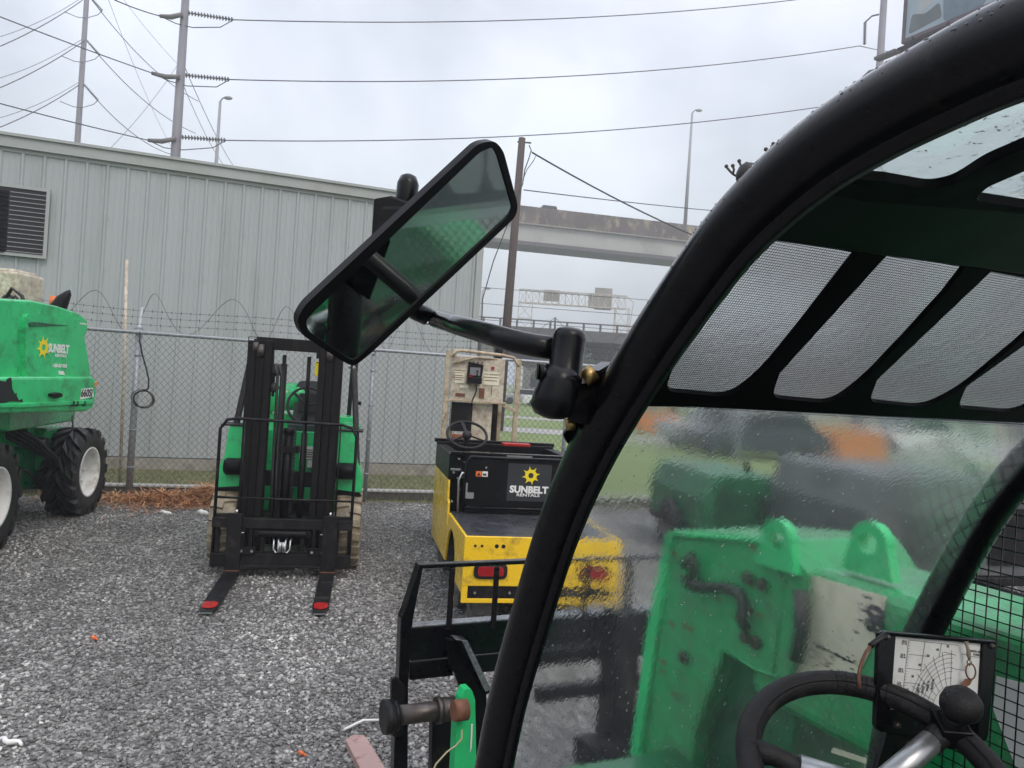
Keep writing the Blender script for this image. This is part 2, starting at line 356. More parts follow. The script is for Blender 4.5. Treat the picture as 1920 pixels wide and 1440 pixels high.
def plane_m(c, X, Y):
    Z = X.cross(Y); return Matrix(((X.x, Y.x, Z.x, c.x), (X.y, Y.y, Z.y, c.y), (X.z, Y.z, Z.z, c.z), (0, 0, 0, 1)))
M('green_edge', (0.02, 0.16, 0.09), 0.15, var=0.2)
M('dark_beam', (0.004, 0.006, 0.0055), 0.35, var=0.3, spec=0.12, dirt=(0.003, 0.014, 0.008), damt=0.3, dscale=2)
M('brushed_dark', (0.20, 0.21, 0.23), 0.25, 0.4, var=0.3, scale=20, dirt=(0.02, 0.02, 0.02), damt=0.3, dscale=14)
M('bracket_green', (0.0025, 0.007, 0.005), 0.3, spec=0.25, var=0.3)
M('cord_rust', (0.16, 0.07, 0.04), 0.6, var=0.3, scale=60)
M('old_tab', (0.25, 0.20, 0.15), 0.6, var=0.3, scale=80)
def tread(name):
    m = M(name, (0.88, 0.56, 0.018), 0.28, var=0.05, dirt=(0.20, 0.13, 0.04), damt=0.32, dscale=6, coat=0.2); t = m.node_tree; b = t.nodes['Principled BSDF']; l = t.links.new
    tcn = t.nodes.new('ShaderNodeTexCoord'); outs = []
    for ang in (45, -45):
        mpn = t.nodes.new('ShaderNodeMapping'); mpn.inputs['Rotation'].default_value = (0, R(ang), 0); l(tcn.outputs['Object'], mpn.inputs[0])
        s = t.nodes.new('ShaderNodeSeparateXYZ'); l(mpn.outputs[0], s.inputs[0]); sn = []
        for ax, fr in (('X', 190), ('Z', 420)):
            m1 = t.nodes.new('ShaderNodeMath'); m1.operation = 'MULTIPLY'; m1.inputs[1].default_value = fr; l(s.outputs[ax], m1.inputs[0])
            m2 = t.nodes.new('ShaderNodeMath'); m2.operation = 'SINE'; l(m1.outputs[0], m2.inputs[0]); m3 = t.nodes.new('ShaderNodeMath'); m3.operation = 'MAXIMUM'; m3.inputs[1].default_value = 0; l(m2.outputs[0], m3.inputs[0]); sn.append(m3)
        mm = t.nodes.new('ShaderNodeMath'); mm.operation = 'MULTIPLY'; l(sn[0].outputs[0], mm.inputs[0]); l(sn[1].outputs[0], mm.inputs[1]); outs.append(mm)
    mx_ = t.nodes.new('ShaderNodeMath'); mx_.operation = 'MAXIMUM'; l(outs[0].outputs[0], mx_.inputs[0]); l(outs[1].outputs[0], mx_.inputs[1])
    bp = t.nodes.new('ShaderNodeBump'); bp.inputs['Strength'].default_value = 0.5; bp.inputs['Distance'].default_value = 0.0015; l(mx_.outputs[0], bp.inputs['Height']); l(bp.outputs[0], b.inputs['Normal'])
tread('tread_yellow')

for n_ in ('black_gloss',):
    b = MATS[n_].node_tree.nodes['Principled BSDF']; b.inputs['Coat IOR'].default_value = 1.24; b.inputs['Coat Roughness'].default_value = 0.16
M('cab_black', (0.003, 0.0032, 0.004), 0.4, var=0.3, scale=9, spec=0.04, dirt=(0.010, 0.009, 0.009), damt=0.2, dscale=6)
M('water_bead', (0.02, 0.02, 0.025), 0.06, var=0.1, spec=0.6)
M('pine_dark', (0.22, 0.09, 0.04), 0.75, var=0.4, scale=25)
M('pine_pale', (0.62, 0.36, 0.19), 0.75, var=0.3, scale=25)
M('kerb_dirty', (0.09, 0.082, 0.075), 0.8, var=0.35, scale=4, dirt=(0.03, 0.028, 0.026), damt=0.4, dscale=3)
M('grass_blade', (0.11, 0.13, 0.05), 0.8, var=0.4, scale=3)
M('grass_dry', (0.26, 0.22, 0.12), 0.8, var=0.3, scale=3)
_g = bpy.data.materials.new('drop_glass'); _g.use_nodes = True; _b = _g.node_tree.nodes['Principled BSDF']; _b.inputs['Transmission Weight'].default_value = 1.0; _b.inputs['IOR'].default_value = 1.33; _b.inputs['Roughness'].default_value = 0.0; MATS['drop_glass'] = _g
# ------------------------------------------------------------------ ground
fd = Vector((0.9587, 0.2845, 0)).normalized(); fn = Vector((-fd.y, fd.x, 0))      # fence line and its far side
fA = Vector((-5.58, 10.1, 0))
def ground_mat(name, kind):
    m = bpy.data.materials.new(name); m.use_nodes = True; t = m.node_tree; b = t.nodes['Principled BSDF']; l = t.links.new
    tcn = t.nodes.new('ShaderNodeTexCoord')
    def nz(sc, det=6, ro=0.6):
        q = t.nodes.new('ShaderNodeTexNoise'); q.inputs['Scale'].default_value = sc; q.inputs['Detail'].default_value = det; q.inputs['Roughness'].default_value = ro
        l(tcn.outputs['Object'], q.inputs['Vector']); return q
    def ramp(src, stops):
        q = t.nodes.new('ShaderNodeValToRGB'); e = q.color_ramp.elements
        while len(e) < len(stops): e.new(0.5)
        for i, (p, c) in enumerate(stops): e[i].position = p; e[i].color = (*c, 1)
        l(src, q.inputs[0]); return q
    def mix(f, a, c, bt='MIX'):
        q = t.nodes.new('ShaderNodeMix'); q.data_type = 'RGBA'; q.blend_type = bt
        if isinstance(f, float): q.inputs['Factor'].default_value = f
        else: l(f, q.inputs['Factor'])
        l(a, q.inputs['A']); l(c, q.inputs['B']); return q
    if kind == 'gravel':
        vo = t.nodes.new('ShaderNodeTexVoronoi'); vo.inputs['Scale'].default_value = 42; l(tcn.outputs['Object'], vo.inputs['Vector'])
        sp = t.nodes.new('ShaderNodeSeparateColor'); l(vo.outputs['Color'], sp.inputs[0])
        c1 = ramp(sp.outputs[0], [(0.0, (0.08, 0.077, 0.073)), (0.5, (0.16, 0.155, 0.15)), (0.85, (0.25, 0.245, 0.235)), (1.0, (0.5, 0.49, 0.47))])
        big = ramp(nz(0.8, 8).outputs['Fac'], [(0.38, (0.62, 0.61, 0.60)), (0.62, (1.1, 1.1, 1.1))])
        c2 = mix(1.0, c1.outputs[0], big.outputs[0], 'MULTIPLY')
        l(c2.outputs['Result'], b.inputs['Base Color']); b.inputs['Roughness'].default_value = 0.45
        bp = t.nodes.new('ShaderNodeBump'); bp.inputs['Strength'].default_value = 0.8; bp.inputs['Distance'].default_value = 0.015; bp.invert = True
        l(vo.outputs['Distance'], bp.inputs['Height']); l(bp.outputs[0], b.inputs['Normal'])
    elif kind == 'grass':
        c1 = ramp(nz(0.25, 8).outputs['Fac'], [(0.3, (0.15, 0.20, 0.075)), (0.7, (0.22, 0.30, 0.11))])
        c2 = ramp(nz(30, 4).outputs['Fac'], [(0.3, (0.65, 0.65, 0.6)), (0.7, (1.2, 1.2, 1.1))])
        c3 = mix(1.0, c1.outputs[0], c2.outputs[0], 'MULTIPLY')
        l(c3.outputs['Result'], b.inputs['Base Color']); b.inputs['Roughness'].default_value = 0.9
    elif kind == 'drygrass':
        c1 = ramp(nz(3.5, 10, 0.75).outputs['Fac'], [(0.32, (0.11, 0.09, 0.055)), (0.5, (0.12, 0.13, 0.055)), (0.7, (0.20, 0.19, 0.10))])
        l(c1.outputs[0], b.inputs['Base Color']); b.inputs['Roughness'].default_value = 0.9
    elif kind == 'road':
        c1 = ramp(nz(0.6, 8).outputs['Fac'], [(0.3, (0.30, 0.29, 0.28)), (0.7, (0.42, 0.41, 0.40))])
        l(c1.outputs[0], b.inputs['Base Color']); b.inputs['Roughness'].default_value = 0.5
    MATS[name] = m
for a, k in (('gravel_mat', 'gravel'), ('grass_mat', 'grass'), ('drygrass_mat', 'drygrass'), ('road_mat', 'road')): ground_mat(a, k)
MB().poly([(-1500, -1500, 0), (1500, -1500, 0), (1500, 1500, 0), (-1500, 1500, 0)]).build('grass_field', 'grass_mat', kind='structure')
def along(d0, off, z=0.0, A=fA): return A + fd * d0 + fn * off + Vector((0, 0, z))
MB().poly([along(-30, 0.05, .006), along(60, 0.05, .006), along(60, -40, .006), along(-30, -40, .006)]).build('gravel_ground', 'gravel_mat', kind='structure')
# strip of worn grass between the fence kerb and the warehouse
wd = Vector((4.21, 1.54, 0)).normalized(); wn = Vector((-wd.y, wd.x, 0)); wP = Vector((-2.21, 14.5, 0)); wEnd = 1.54
MB().poly([along(-30, 0.05, .004), along(5.4, 0.05, .004), wP + wd * (wEnd + .3) + Vector((0, 0, .004)), wP - wd * 34 + Vector((0, 0, .004))]).build('worn_grass_strip', 'drygrass_mat', kind='structure')
# roads and paths beyond the fence on the right
for i, (va, vb, mt) in enumerate(((803, 812, 'road_mat'), (782, 786, 'road_mat'))):
    pts = []
    for u, v in ((985, va), (2300, va + 85), (2300, vb + 85), (985, vb)): pts.append(onZ(u, v, .008))
    ys = [p.y for p in pts]; y0, y1 = min(ys[0], ys[3]), max(ys[0], ys[3])
    MB().poly([(-8, y0, .008), (90, y0 + 3, .008), (90, y1 + 3, .008), (-8, y1, .008)]).build('far_road' if i else 'footpath', mt, kind='structure')
MB().poly([(8, 34, .010), (110, 40, .010), (110, 66, .010), (8, 58, .010)]).build('paved_lot', 'road_mat', kind='structure')
# ------------------------------------------------------------------ gravel: loose stones (uncountable)
def stone(i):
    rr = random.Random(i); bm = bmesh.new(); bmesh.ops.create_icosphere(bm, subdivisions=1, radius=1)
    sc = Vector((1, rr.uniform(.6, .95), rr.uniform(.4, .7)))
    for v in bm.verts: v.co = Vector((v.co.x * sc.x, v.co.y * sc.y, v.co.z * sc.z)) * rr.uniform(.72, 1.15)
    me = bpy.data.meshes.new('stone'); bm.to_mesh(me); bm.free(); me.materials.append(MATS['stone']); 
    return me
m = bpy.data.materials.new('stone'); m.use_nodes = True; t = m.node_tree; b = t.nodes['Principled BSDF']
oi = t.nodes.new('ShaderNodeAttribute'); oi.attribute_type = 'INSTANCER'; oi.attribute_name = 'tone'
cr = t.nodes.new('ShaderNodeValToRGB'); e = cr.color_ramp.elements
for _ in range(3): e.new(0.5)
for i, (p, c) in enumerate([(0, (0.05, 0.048, 0.047)), (0.35, (0.12, 0.116, 0.112)), (0.62, (0.20, 0.195, 0.19)), (0.86, (0.34, 0.334, 0.325)), (1, (0.64, 0.63, 0.60))]): e[i].position = p; e[i].color = (*c, 1)
t.links.new(oi.outputs['Fac'], cr.inputs[0]); t.links.new(cr.outputs[0], b.inputs['Base Color']); b.inputs['Roughness'].default_value = 0.42
MATS['stone'] = m
col = bpy.data.collections.new('stone_kinds')
for i in range(6):
    o = bpy.data.objects.new('stone_kind', stone(i)); col.objects.link(o)
near = []
gv = [onZ(-260, 985), onZ(1500, 1000), onZ(1500, 1520), onZ(-260, 1560)]
def scatter(name, quad, density, smin, smax, seed):
    gm = MB().poly(quad); ob = gm.build(name, 'gravel_mat', kind='stuff')
    ob['label'] = 'wet grey gravel stones covering the yard'
    ng = bpy.data.node_groups.new(name, 'GeometryNodeTree'); ng.interface.new_socket('Geometry', in_out='INPUT', socket_type='NodeSocketGeometry'); ng.interface.new_socket('Geometry', in_out='OUTPUT', socket_type='NodeSocketGeometry')
    g = lambda ty: ng.nodes.new(ty); ln = ng.links.new
    gi = g('NodeGroupInput'); go = g('NodeGroupOutput'); dp = g('GeometryNodeDistributePointsOnFaces'); dp.inputs['Density'].default_value = density; dp.inputs['Seed'].default_value = seed
    ci = g('GeometryNodeCollectionInfo'); ci.inputs['Collection'].default_value = col; ci.inputs['Separate Children'].default_value = True; ci.inputs['Reset Children'].default_value = True
    ip = g('GeometryNodeInstanceOnPoints'); ip.inputs['Pick Instance'].default_value = True
    r1 = g('FunctionNodeRandomValue'); r1.data_type = 'FLOAT_VECTOR'; r1.inputs[0].default_value = (-.5, -.5, 0); r1.inputs[1].default_value = (.5, .5, 6.28)
    r2 = g('FunctionNodeRandomValue'); r2.data_type = 'FLOAT'; r2.inputs[2].default_value = smin; r2.inputs[3].default_value = smax
    r3 = g('FunctionNodeRandomValue'); r3.data_type = 'FLOAT'; r3.inputs['Seed'].default_value = 9
    st = g('GeometryNodeStoreNamedAttribute'); st.domain = 'INSTANCE'; st.inputs['Name'].default_value = 'tone'
    ln(gi.outputs[0], dp.inputs['Mesh']); ln(dp.outputs['Points'], ip.inputs['Points']); ln(ci.outputs[0], ip.inputs['Instance'])
    ln(r1.outputs[0], ip.inputs['Rotation']); ln(r2.outputs[1], ip.inputs['Scale']); ln(ip.outputs[0], st.inputs['Geometry']); ln(r3.outputs[1], st.inputs['Value'])
    # tone and spacing drift over the yard: worn wheel paths and packed patches
    ps = g('GeometryNodeInputPosition'); nz = g('ShaderNodeTexNoise'); nz.inputs['Scale'].default_value = .9; nz.inputs['Detail'].default_value = 5; nz.inputs['Roughness'].default_value = .65
    mp_ = g('ShaderNodeVectorMath'); mp_.operation = 'MULTIPLY'; mp_.inputs[1].default_value = (1.0, .55, 1); ln(ps.outputs[0], mp_.inputs[0]); ln(mp_.outputs[0], nz.inputs['Vector'])
    mr_ = g('ShaderNodeMapRange'); mr_.inputs['From Min'].default_value = .34; mr_.inputs['From Max'].default_value = .50; mr_.inputs['To Min'].default_value = density * .35; mr_.inputs['To Max'].default_value = density; ln(nz.outputs[0], mr_.inputs['Value']); 
    dp.distribute_method = 'RANDOM'; ln(mr_.outputs[0], dp.inputs['Density'])
    m1 = g('ShaderNodeMath'); m1.operation = 'MULTIPLY_ADD'; m1.inputs[1].default_value = .75; m2 = g('ShaderNodeMath'); m2.operation = 'MULTIPLY_ADD'; m2.inputs[1].default_value = 1.2; m2.inputs[2].default_value = -.45
    ln(nz.outputs[0], m2.inputs[0]); ln(r3.outputs[1], m1.inputs[0]); ln(m2.outputs[0], m1.inputs[2]); ln(m1.outputs[0], st.inputs['Value'])
    ln(st.outputs[0], go.inputs[0])
    md = ob.modifiers.new('scatter', 'NODES'); md.node_group = ng; return ob
zq = 0.010
gq = [along(-5, -.15, zq), along(13.5, -.15, zq), along(13.5, -5.2, zq), along(-5, -5.2, zq)]
scatter('gravel_stones', gq, 1500, 0.008, 0.020, 1)
gq = [along(-3, -5.2, zq), along(11, -5.2, zq), along(11, -9.0, zq), along(-3, -9.0, zq)]
scatter('gravel_stones', gq, 2300, 0.007, 0.019, 2)
# pine straw heaped along the fence (uncountable)
mb = MB()
for i in range(5200):
    k_ = random.random()
    if k_ < .8: c = random.gauss(1.45, .66); o_ = -abs(random.gauss(0, .36)) - .05
    else: c = random.gauss(3.05, .16); o_ = -abs(random.gauss(0, .16)) - .05
    lump = .6 + .5 * math.sin(c * 7.3 + o_ * 5) * math.sin(c * 3.1)
    hgt = (.22 * math.exp(-((c - 1.4) / .75) ** 2) * math.exp(-((o_ + .28) / .36) ** 2) + .28 * math.exp(-((c - 3.05) / .2) ** 2)) * lump
    p = along(c, o_, .02 + hgt * random.random() ** .6); a = random.uniform(0, 6.28); ln_ = random.uniform(.08, .24); d = Vector((math.cos(a), math.sin(a), random.uniform(-.25, .45 if k_ < .8 else 1.3))) * ln_
    w_ = .0042; q = Vector((-d.y, d.x, 0)).normalized() * w_; mb.slot(random.choice((0, 0, 1, 2)))
    mb._a([p - q, p + q, p + d + q, p + d - q, p + d * .5 + Vector((0, 0, .004))], [(0, 1, 2, 3), (0, 1, 4), (3, 2, 4)])
mb.build('pine_straw', ['pine', 'pine_dark', 'pine_pale'], kind='stuff', label='brown pine straw heaped on the gravel along the fence')
# small litter
def litter(name, u, v, mat, lab, r=.022, ln=.05, cat='litter'):
    p = onZ(u, v, .03); mb = MB(); n = 9
    path = [p + Vector((math.cos(i * .5) * 0 + (i / n - .5) * ln, math.sin(i * 1.3) * ln * .12, math.sin(i * .7) * .008)) for i in range(n)]
    mb.tube(path, [r * (0.35 + .65 * math.sin(math.pi * (i + .5) / n)) for i in range(n)], 7); mb.build(name, mat, label=lab, cat=cat)
litter('plastic_scrap', 487, 950 + 246, 'orange_litter', 'small orange plastic scrap lying alone mid gravel', .012, .05) if False else None
litter('plastic_scrap', 177, 1196, 'orange_litter', 'small orange scrap lying on the open gravel left of the forks', .012, .05)
litter('fallen_leaf', 567, 1413, 'orange_litter', 'small orange leaf on the gravel at the bottom edge of the photo', .009, .045, 'leaf')
litter('crushed_cup', 381, 961, 'white_litter', 'crushed white cup on the gravel beside the forklift tyre', .035, .14, 'cup')
litter('paper_scrap', 312, 961, 'white_litter', 'flat white scrap lying on the edge of the pine straw', .022, .16)
litter('plastic_strip', 22, 1390, 'white_litter', 'white plastic strip on the gravel at the bottom left corner', .013, .14)
mb = MB(); P0 = onZ(645, 1368, .03); P1 = onZ(712, 1350, .03)
mb.tube([P0, (P0 + P1) / 2 + Vector((0, .03, .01)), P1], .007, 6); mb.build('plastic_tape', 'white_litter', label='strip of white tape on the gravel behind the fork tip', cat='litter')
# ------------------------------------------------------------------ warehouse
wh = thing('warehouse', 'long grey corrugated metal warehouse with a dark louvred vent behind the fence', 'building', tuple(wP))
HB = 5.29; x0, x1 = -34.0, wEnd
def W(t_, off, z): return wP + wd * t_ - wn * off + Vector((0, 0, z))
mb = MB(); prof = []; t_ = x0; pitch = .305
while t_ < x1 - .001:
    for (dt, o_) in ((0, .027), (.028, .027), (.05, 0), (.125, 0), (.133, .006), (.15, .006), (.158, 0), (.21, 0), (.218, .006), (.235, .006), (.243, 0), (.283, 0)):
        if t_ + dt <= x1: prof.append((t_ + dt, o_))
    t_ += pitch
prof.append((x1, 0))
mb.sweep([[W(a, o_ + .03, .22) for a, o_ in prof], [W(a, o_ + .03, 1.76) for a, o_ in prof]])
mb.sweep([[W(a, o_ + .022, 1.74) for a, o_ in prof], [W(a, o_ + .022, HB - .2) for a, o_ in prof]])
for f in range(len(mb.sm)): mb.sm[f] = False
mb.slot(1)
for z in (1.1, 2.45, 3.3, 4.15):
    for k in range(60): mb.box(W(x1 - 1.1 - k * pitch + .09, .055, z), (.012, .012, .012))
mb.build('wall_cladding', ['siding', 'galvanised'], wh, recalc=False)
D = 22.0
mb = MB()
mb.prism([W(x0, 0, .2), W(x1, 0, .2), W(x1, -D, .2), W(x0, -D, .2)], (0, 0, HB - .35)); mb.build('wall', 'siding', wh)
mb = MB(); mb.prism([W(x0, .12, HB - .2), W(x1 + .12, .12, HB - .2), W(x1 + .12, -D, HB - .2), W(x0, -D, HB - .2)], (0, 0, .2))
mb.prism([W(x0, .16, HB - .03), W(x1 + .16, .16, HB - .03), W(x1 + .16, -D, HB - .03), W(x0, -D, HB - .03)], (0, 0, .045)); mb.prism([W(x0, .05, HB - .26), W(x1 + .05, .05, HB - .26), W(x1 + .05, .0, HB - .26), W(x0, .0, HB - .26)], (0, 0, .07))
mb.build('roof_trim', 'trim_metal', wh)
mb = MB(); mb.prism([W(x0, .07, -.1), W(x1 + .07, .07, -.1), W(x1 + .07, -D, -.1), W(x0, -D, -.1)], (0, 0, .3)); mb.build('foundation', 'concrete', wh)
mb = MB(); mb.prism([W(x1 - .10, .055, .22), W(x1 + .03, .055, .22), W(x1 + .03, -.1, .22), W(x1 - .10, -.1, .22)], (0, 0, HB - .4)); mb.build('corner_trim', 'trim_metal', wh)
vp = tuple(W(0, .02, 0)); V = lambda u, v: onP(u, v, vp, wn)
a, b_ = V(97, 357), V(88, 487); ztop = a.z; zbot = b_.z
tR = (a - wP).dot(wd); tL = (V(18, 400) - wP).dot(wd); tLL = tL - 1.1
mb = MB()
mb.prism([W(tLL, .085, zbot), W(tR, .085, zbot), W(tR, .085, ztop), W(tLL, .085, ztop)], wn * -.03, [[W(tLL + .05, .085, zbot + .05), W(tR - .05, .085, zbot + .05), W(tR - .05, .085, ztop - .05), W(tLL + .05, .085, ztop - .05)]])
vf = mb.build('vent', 'trim_metal', wh)
mb = MB(); mb.prism([W(tLL + .04, .078, zbot + .04), W(tR - .04, .078, zbot + .04), W(tR - .04, .078, ztop - .04), W(tLL + .04, .078, ztop - .04)], wn * -.004); mb.build('backing', 'decal_black', vf)  # black sheet stands for the shade behind the slats
mb = MB(); ns_ = 14
for i in range(ns_):
    z = zbot + .07 + (ztop - zbot - .12) * i / ns_
    mb.slot(0).bar(W(tL + .02, .13, z), W(tR - .05, .13, z), .010, .009); mb.slot(1)
    mb.prism([W(tLL + .05, .085, z + .01), W(tLL + .05, .135, z - .03), W(tLL + .05, .137, z - .025), W(tLL + .05, .087, z + .015)], wd * (tL - tLL - .06))
mb.build('slats', ['galvanised', 'decal_black'], vf)  # blades coloured black to paint in the shade between the pale bars
# ------------------------------------------------------------------ chain-link fence
HF = 2.245
fe = thing('chain_link_fence', 'galvanised chain link fence with razor wire coils across the back of the yard', 'fence', tuple(fA))
t0, t1 = -9.0, 22.0
post_t = []
for u in (245, 690, 1058):
    r = ray(u, 850); # meet fence plane
    p = onP(u, 850, tuple(fA), fn); post_t.append((p - fA).dot(fd))
tt = post_t[-1]
while tt < t1 - 3: tt += 3.1; post_t.append(tt)
post_t += [post_t[0] - 3.1, post_t[0] - 6.2]
for i, q in enumerate(post_t):
    rr = .045 if i == 0 else .03
    mb = MB(); mb.cyl(along(q, .05, 0), along(q, .05, HF + .03), rr, n=14); mb.ball(along(q, .05, HF + .03), rr * 1.1, 10)
    p = along(q, .05, HF + .02); mb.bar(p, p + fn * .12 + Vector((0, 0, .30)), .03, .012)
    for z in (.4, .9, 1.4, 1.9): mb.cyl(along(q, .05, z), along(q, .05, z + .02), rr + .006, n=12)
    mb.build('post', 'galvanised', fe)
MB().cyl(along(t0, 0, HF - .03), along(t1, 0, HF - .03), .024, n=12).build('top_rail', 'galvanised', fe)
mb = MB(); dm = .088; zt = HF - .02; zb = .03; hh = zt - zb; rr = .0027
def dwire(pa, pb, off):
    d = (pb - pa).normalized(); x = fn; y = d.cross(x).normalized(); vs = []
    for q in (pa, pb):
        for k in range(3): an = 2 * math.pi * k / 3; vs.append(q + x * (off + rr * math.cos(an)) + y * rr * math.sin(an))
    mb._a(vs, [(0, 1, 4, 3), (1, 2, 5, 4), (2, 0, 3, 5)])
sl = 1.12; n_ = int((t1 - t0 + hh) / dm)
for i in range(n_):
    s_ = t0 + i * dm
    for sg in (1, -1):
        a0 = s_ if sg == 1 else s_ - hh / sl + hh / sl
        ta, tb = s_, s_ + sg * hh / sl
        za, zb2 = zb, zt
        if tb > t1 or tb < t0 or ta > t1:
            continue
        dwire(along(ta, 0, za), along(tb, 0, zb2), -.026 + sg * .0012)
mb.build('chain_link_mesh', 'fence_wire', fe)
mb = MB()
for z, o_ in ((HF + .10, .07), (HF + .20, .11), (HF + .29, .15)):
    pts = [along(t0 + i * .5, o_, z + .02 * math.sin(i * .9)) for i in range(int((t1 - t0) / .5))]
    mb.tube(pts, .0025, 5)
    for i in range(0, int((t1 - t0) / .12)):
        p = along(t0 + i * .12, o_, z + .02 * math.sin(i * .24 * .9)); mb.box(p, (.006, .006, .035))
mb.build('barbed_wire', 'wire_dark', fe)
mb = MB()
def coil(ta, tb, pit, rr_, zc):
    pts = []; n = int((tb - ta) / pit * 18)
    for i in range(n):
        a = i / 18 * 2 * math.pi; q = ta + (tb - ta) * i / n
        pts.append(along(q + .10 * math.sin(a * .5), .10 + rr_ * .5 * math.cos(a), zc + rr_ * math.sin(a) + .02 * math.sin(i * .11)))
    mb.tube(pts, .0046, 5)
coil(-2.0, 8.5, .86, .27, HF + .24); mb.build('razor_coil', 'insulator', fe)
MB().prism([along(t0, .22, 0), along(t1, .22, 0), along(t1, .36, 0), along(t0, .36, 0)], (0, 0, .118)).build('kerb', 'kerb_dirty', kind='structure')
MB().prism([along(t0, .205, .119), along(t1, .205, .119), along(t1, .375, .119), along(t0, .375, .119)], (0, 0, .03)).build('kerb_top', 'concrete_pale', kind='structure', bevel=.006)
# white slim pole in front of the fence
mb = MB(); pb_ = onZ(224, 922); ptop = at(238, 487, pb_.y + .05)
mb.tube([pb_, pb_ * .5 + ptop * .5 + Vector((.01, 0, 0)), ptop], .021, 10)
for i in range(14): q = pb_.lerp(ptop, .05 + i * .07); mb.cyl(q, q + Vector((0, 0, .012)), .021, n=8)
mb.build('slim_pole', 'cream_light', label='thin off-white pole standing against the fence beside the lift tyre', cat='pole')
# coiled cable hanging on the fence post
mb = MB(); c = onP(271, 748, tuple(along(0, -.06)), fn)
for k in range(7):
    q = c + Vector((random.uniform(-.02, .02), -.01 * k, random.uniform(-.012, .012))); rr_ = .125 + random.uniform(-.01, .01)
    mb.tube([q + fd * rr_ * math.cos(i * .35) + Vector((0, -.01 * math.sin(i), rr_ * .95 * math.sin(i * .35))) for i in range(18)], .0045, 5, closed=True)
mb.build('coiled_wire', 'bare_steel', label='coil of wire hanging on the chain link fence by the post', cat='wire coil')
mb = MB(); pl = tuple(along(0, -.05)); pts = [onP(u, v, pl, fn) for u, v in ((262, 622), (262, 640), (267, 665), (274, 690), (279, 712), (278, 728), (274, 733))]
mb.tube(pts, .011, 8); mb.build('black_hose', 'rubber', label='black hose looped down from the fence post top to the wire coil', cat='hose')
# grass blades on the strip and weeds along the kerb (uncountable)
mb = MB()
for i in range(9000):
    if i % 4: q = along(random.uniform(-3, 7.5), random.uniform(.4, 3.0), 0); hgt = random.uniform(.025, .07)
    else: q = along(random.uniform(-3, 8.5), random.choice((-.05, .19)) + random.gauss(0, .05), 0); hgt = random.uniform(.03, .13) * (1 if random.random() < .5 else .4)
    a = random.uniform(0, 6.28); x_ = Vector((math.cos(a), math.sin(a), 0)) * .006; ln2 = Vector((random.gauss(0, .4), random.gauss(0, .4), 1)) * hgt
    mb.slot(0 if random.random() < .6 else 1); mb._a([q - x_, q + x_, q + ln2], [(0, 1, 2)])
mb.build('grass_blades', ['grass_blade', 'grass_dry'], kind='stuff', label='short worn grass and weeds along the fence')
# ------------------------------------------------------------------ overpass
def Wd(z): return Vector((0, 0, z))
ov = thing('concrete_overpass', 'concrete highway overpass with a stained parapet spanning behind the wooden pole', 'overpass', (15, 112, 0))
a0, a1 = at(975, 398, 112), at(1310, 411, 118); dirv = (a1 - a0); dirv.z = 0; dirv.normalize(); zt_ = (a0.z + a1.z) / 2
nv = Vector((-dirv.y, dirv.x, 0)); PB = Vector((a0.x, a0.y, 0))
def B(t_, o_, z): return PB + dirv * t_ + nv * o_ + Wd(z)
sc_ = 114 / F
z1 = zt_; z2 = zt_ - 31 * sc_; z3 = z2 - 33 * sc_; z4 = z3 - 7 * sc_
bx = lambda ta, tb, oa, ob, za, zb_: MB().prism([B(ta, oa, za), B(tb, oa, za), B(tb, ob, za), B(ta, ob, za)], (0, 0, zb_ - za))
bx(-75, 190, 0, .35, z2, z1).build('parapet', 'barrier_stained', ov)
bx(-75, 190, 6, 6.35, z2, z1 - .1).build('parapet', 'barrier_stained', ov)
bx(-75, 190, -.12, 6.5, z2 - .18, z2 + .01).build('deck', 'concrete', ov)
bx(-75, 190, .5, 5.8, z3, z2 - .18).build('girder', 'concrete_pale', ov)
bx(-75, 190, .25, 6.0, z4, z3).build('bottom_flange', 'steel_girder', ov)
for tt in (-38, 62, 130): bx(tt, tt + 3, 1.5, 5.0, 0, z4).build('pier', 'concrete_pale', ov)
mb = MB()
def lamp(name, ub, vb, ut, vt, Y, lab, flip=1, k=1.0, group='street lamps'):
    pb = at(ub, vb, Y); pt = at(ut, vt, Y); pb.x = pt.x + (pb.x - pt.x); th = thing(name, lab, 'street lamp', (pb.x, pb.y, 0) if pb.z < 9 else tuple(pb), group=group)
    h = (pt - pb).length; q = Vector((pt.x, pt.y, pb.z if name != 'x' else 0))
    base = Vector((pt.x, pt.y, pb.z)); MB().tube([base, Vector((pt.x, pt.y, pt.z))], [.14 * k, .075 * k], 10).build('post', 'lamp_metal', th)
    e1 = Vector((pt.x + .30 * flip * k, pt.y, pt.z + .26 * k)); MB().tube([Vector((pt.x, pt.y, pt.z)), Vector((pt.x + .14 * flip * k, pt.y, pt.z + .2 * k)), e1], .04 * k, 8).build('arm', 'lamp_metal', th)
    mb = MB(); mb.ball(e1 + Vector((.16 * flip * k, 0, -.03 * k)), .27 * k, 12, (1, .5, .42)); mb.build('lamp_head', 'lamp_metal', th)
    return th
lamp('street_lamp', 1284, 428, 1298, 212, 112.3, 'tall grey street lamp standing on the overpass parapet', 1, 2.0)
lamp('street_lamp', 403, 480, 413, 190, 46, 'grey street lamp rising behind the warehouse roof beside the steel power pole')
lamp('street_lamp', 903, 700, 905, 545, 112, 'small distant street lamp beside the warehouse corner', 1, 1.6)
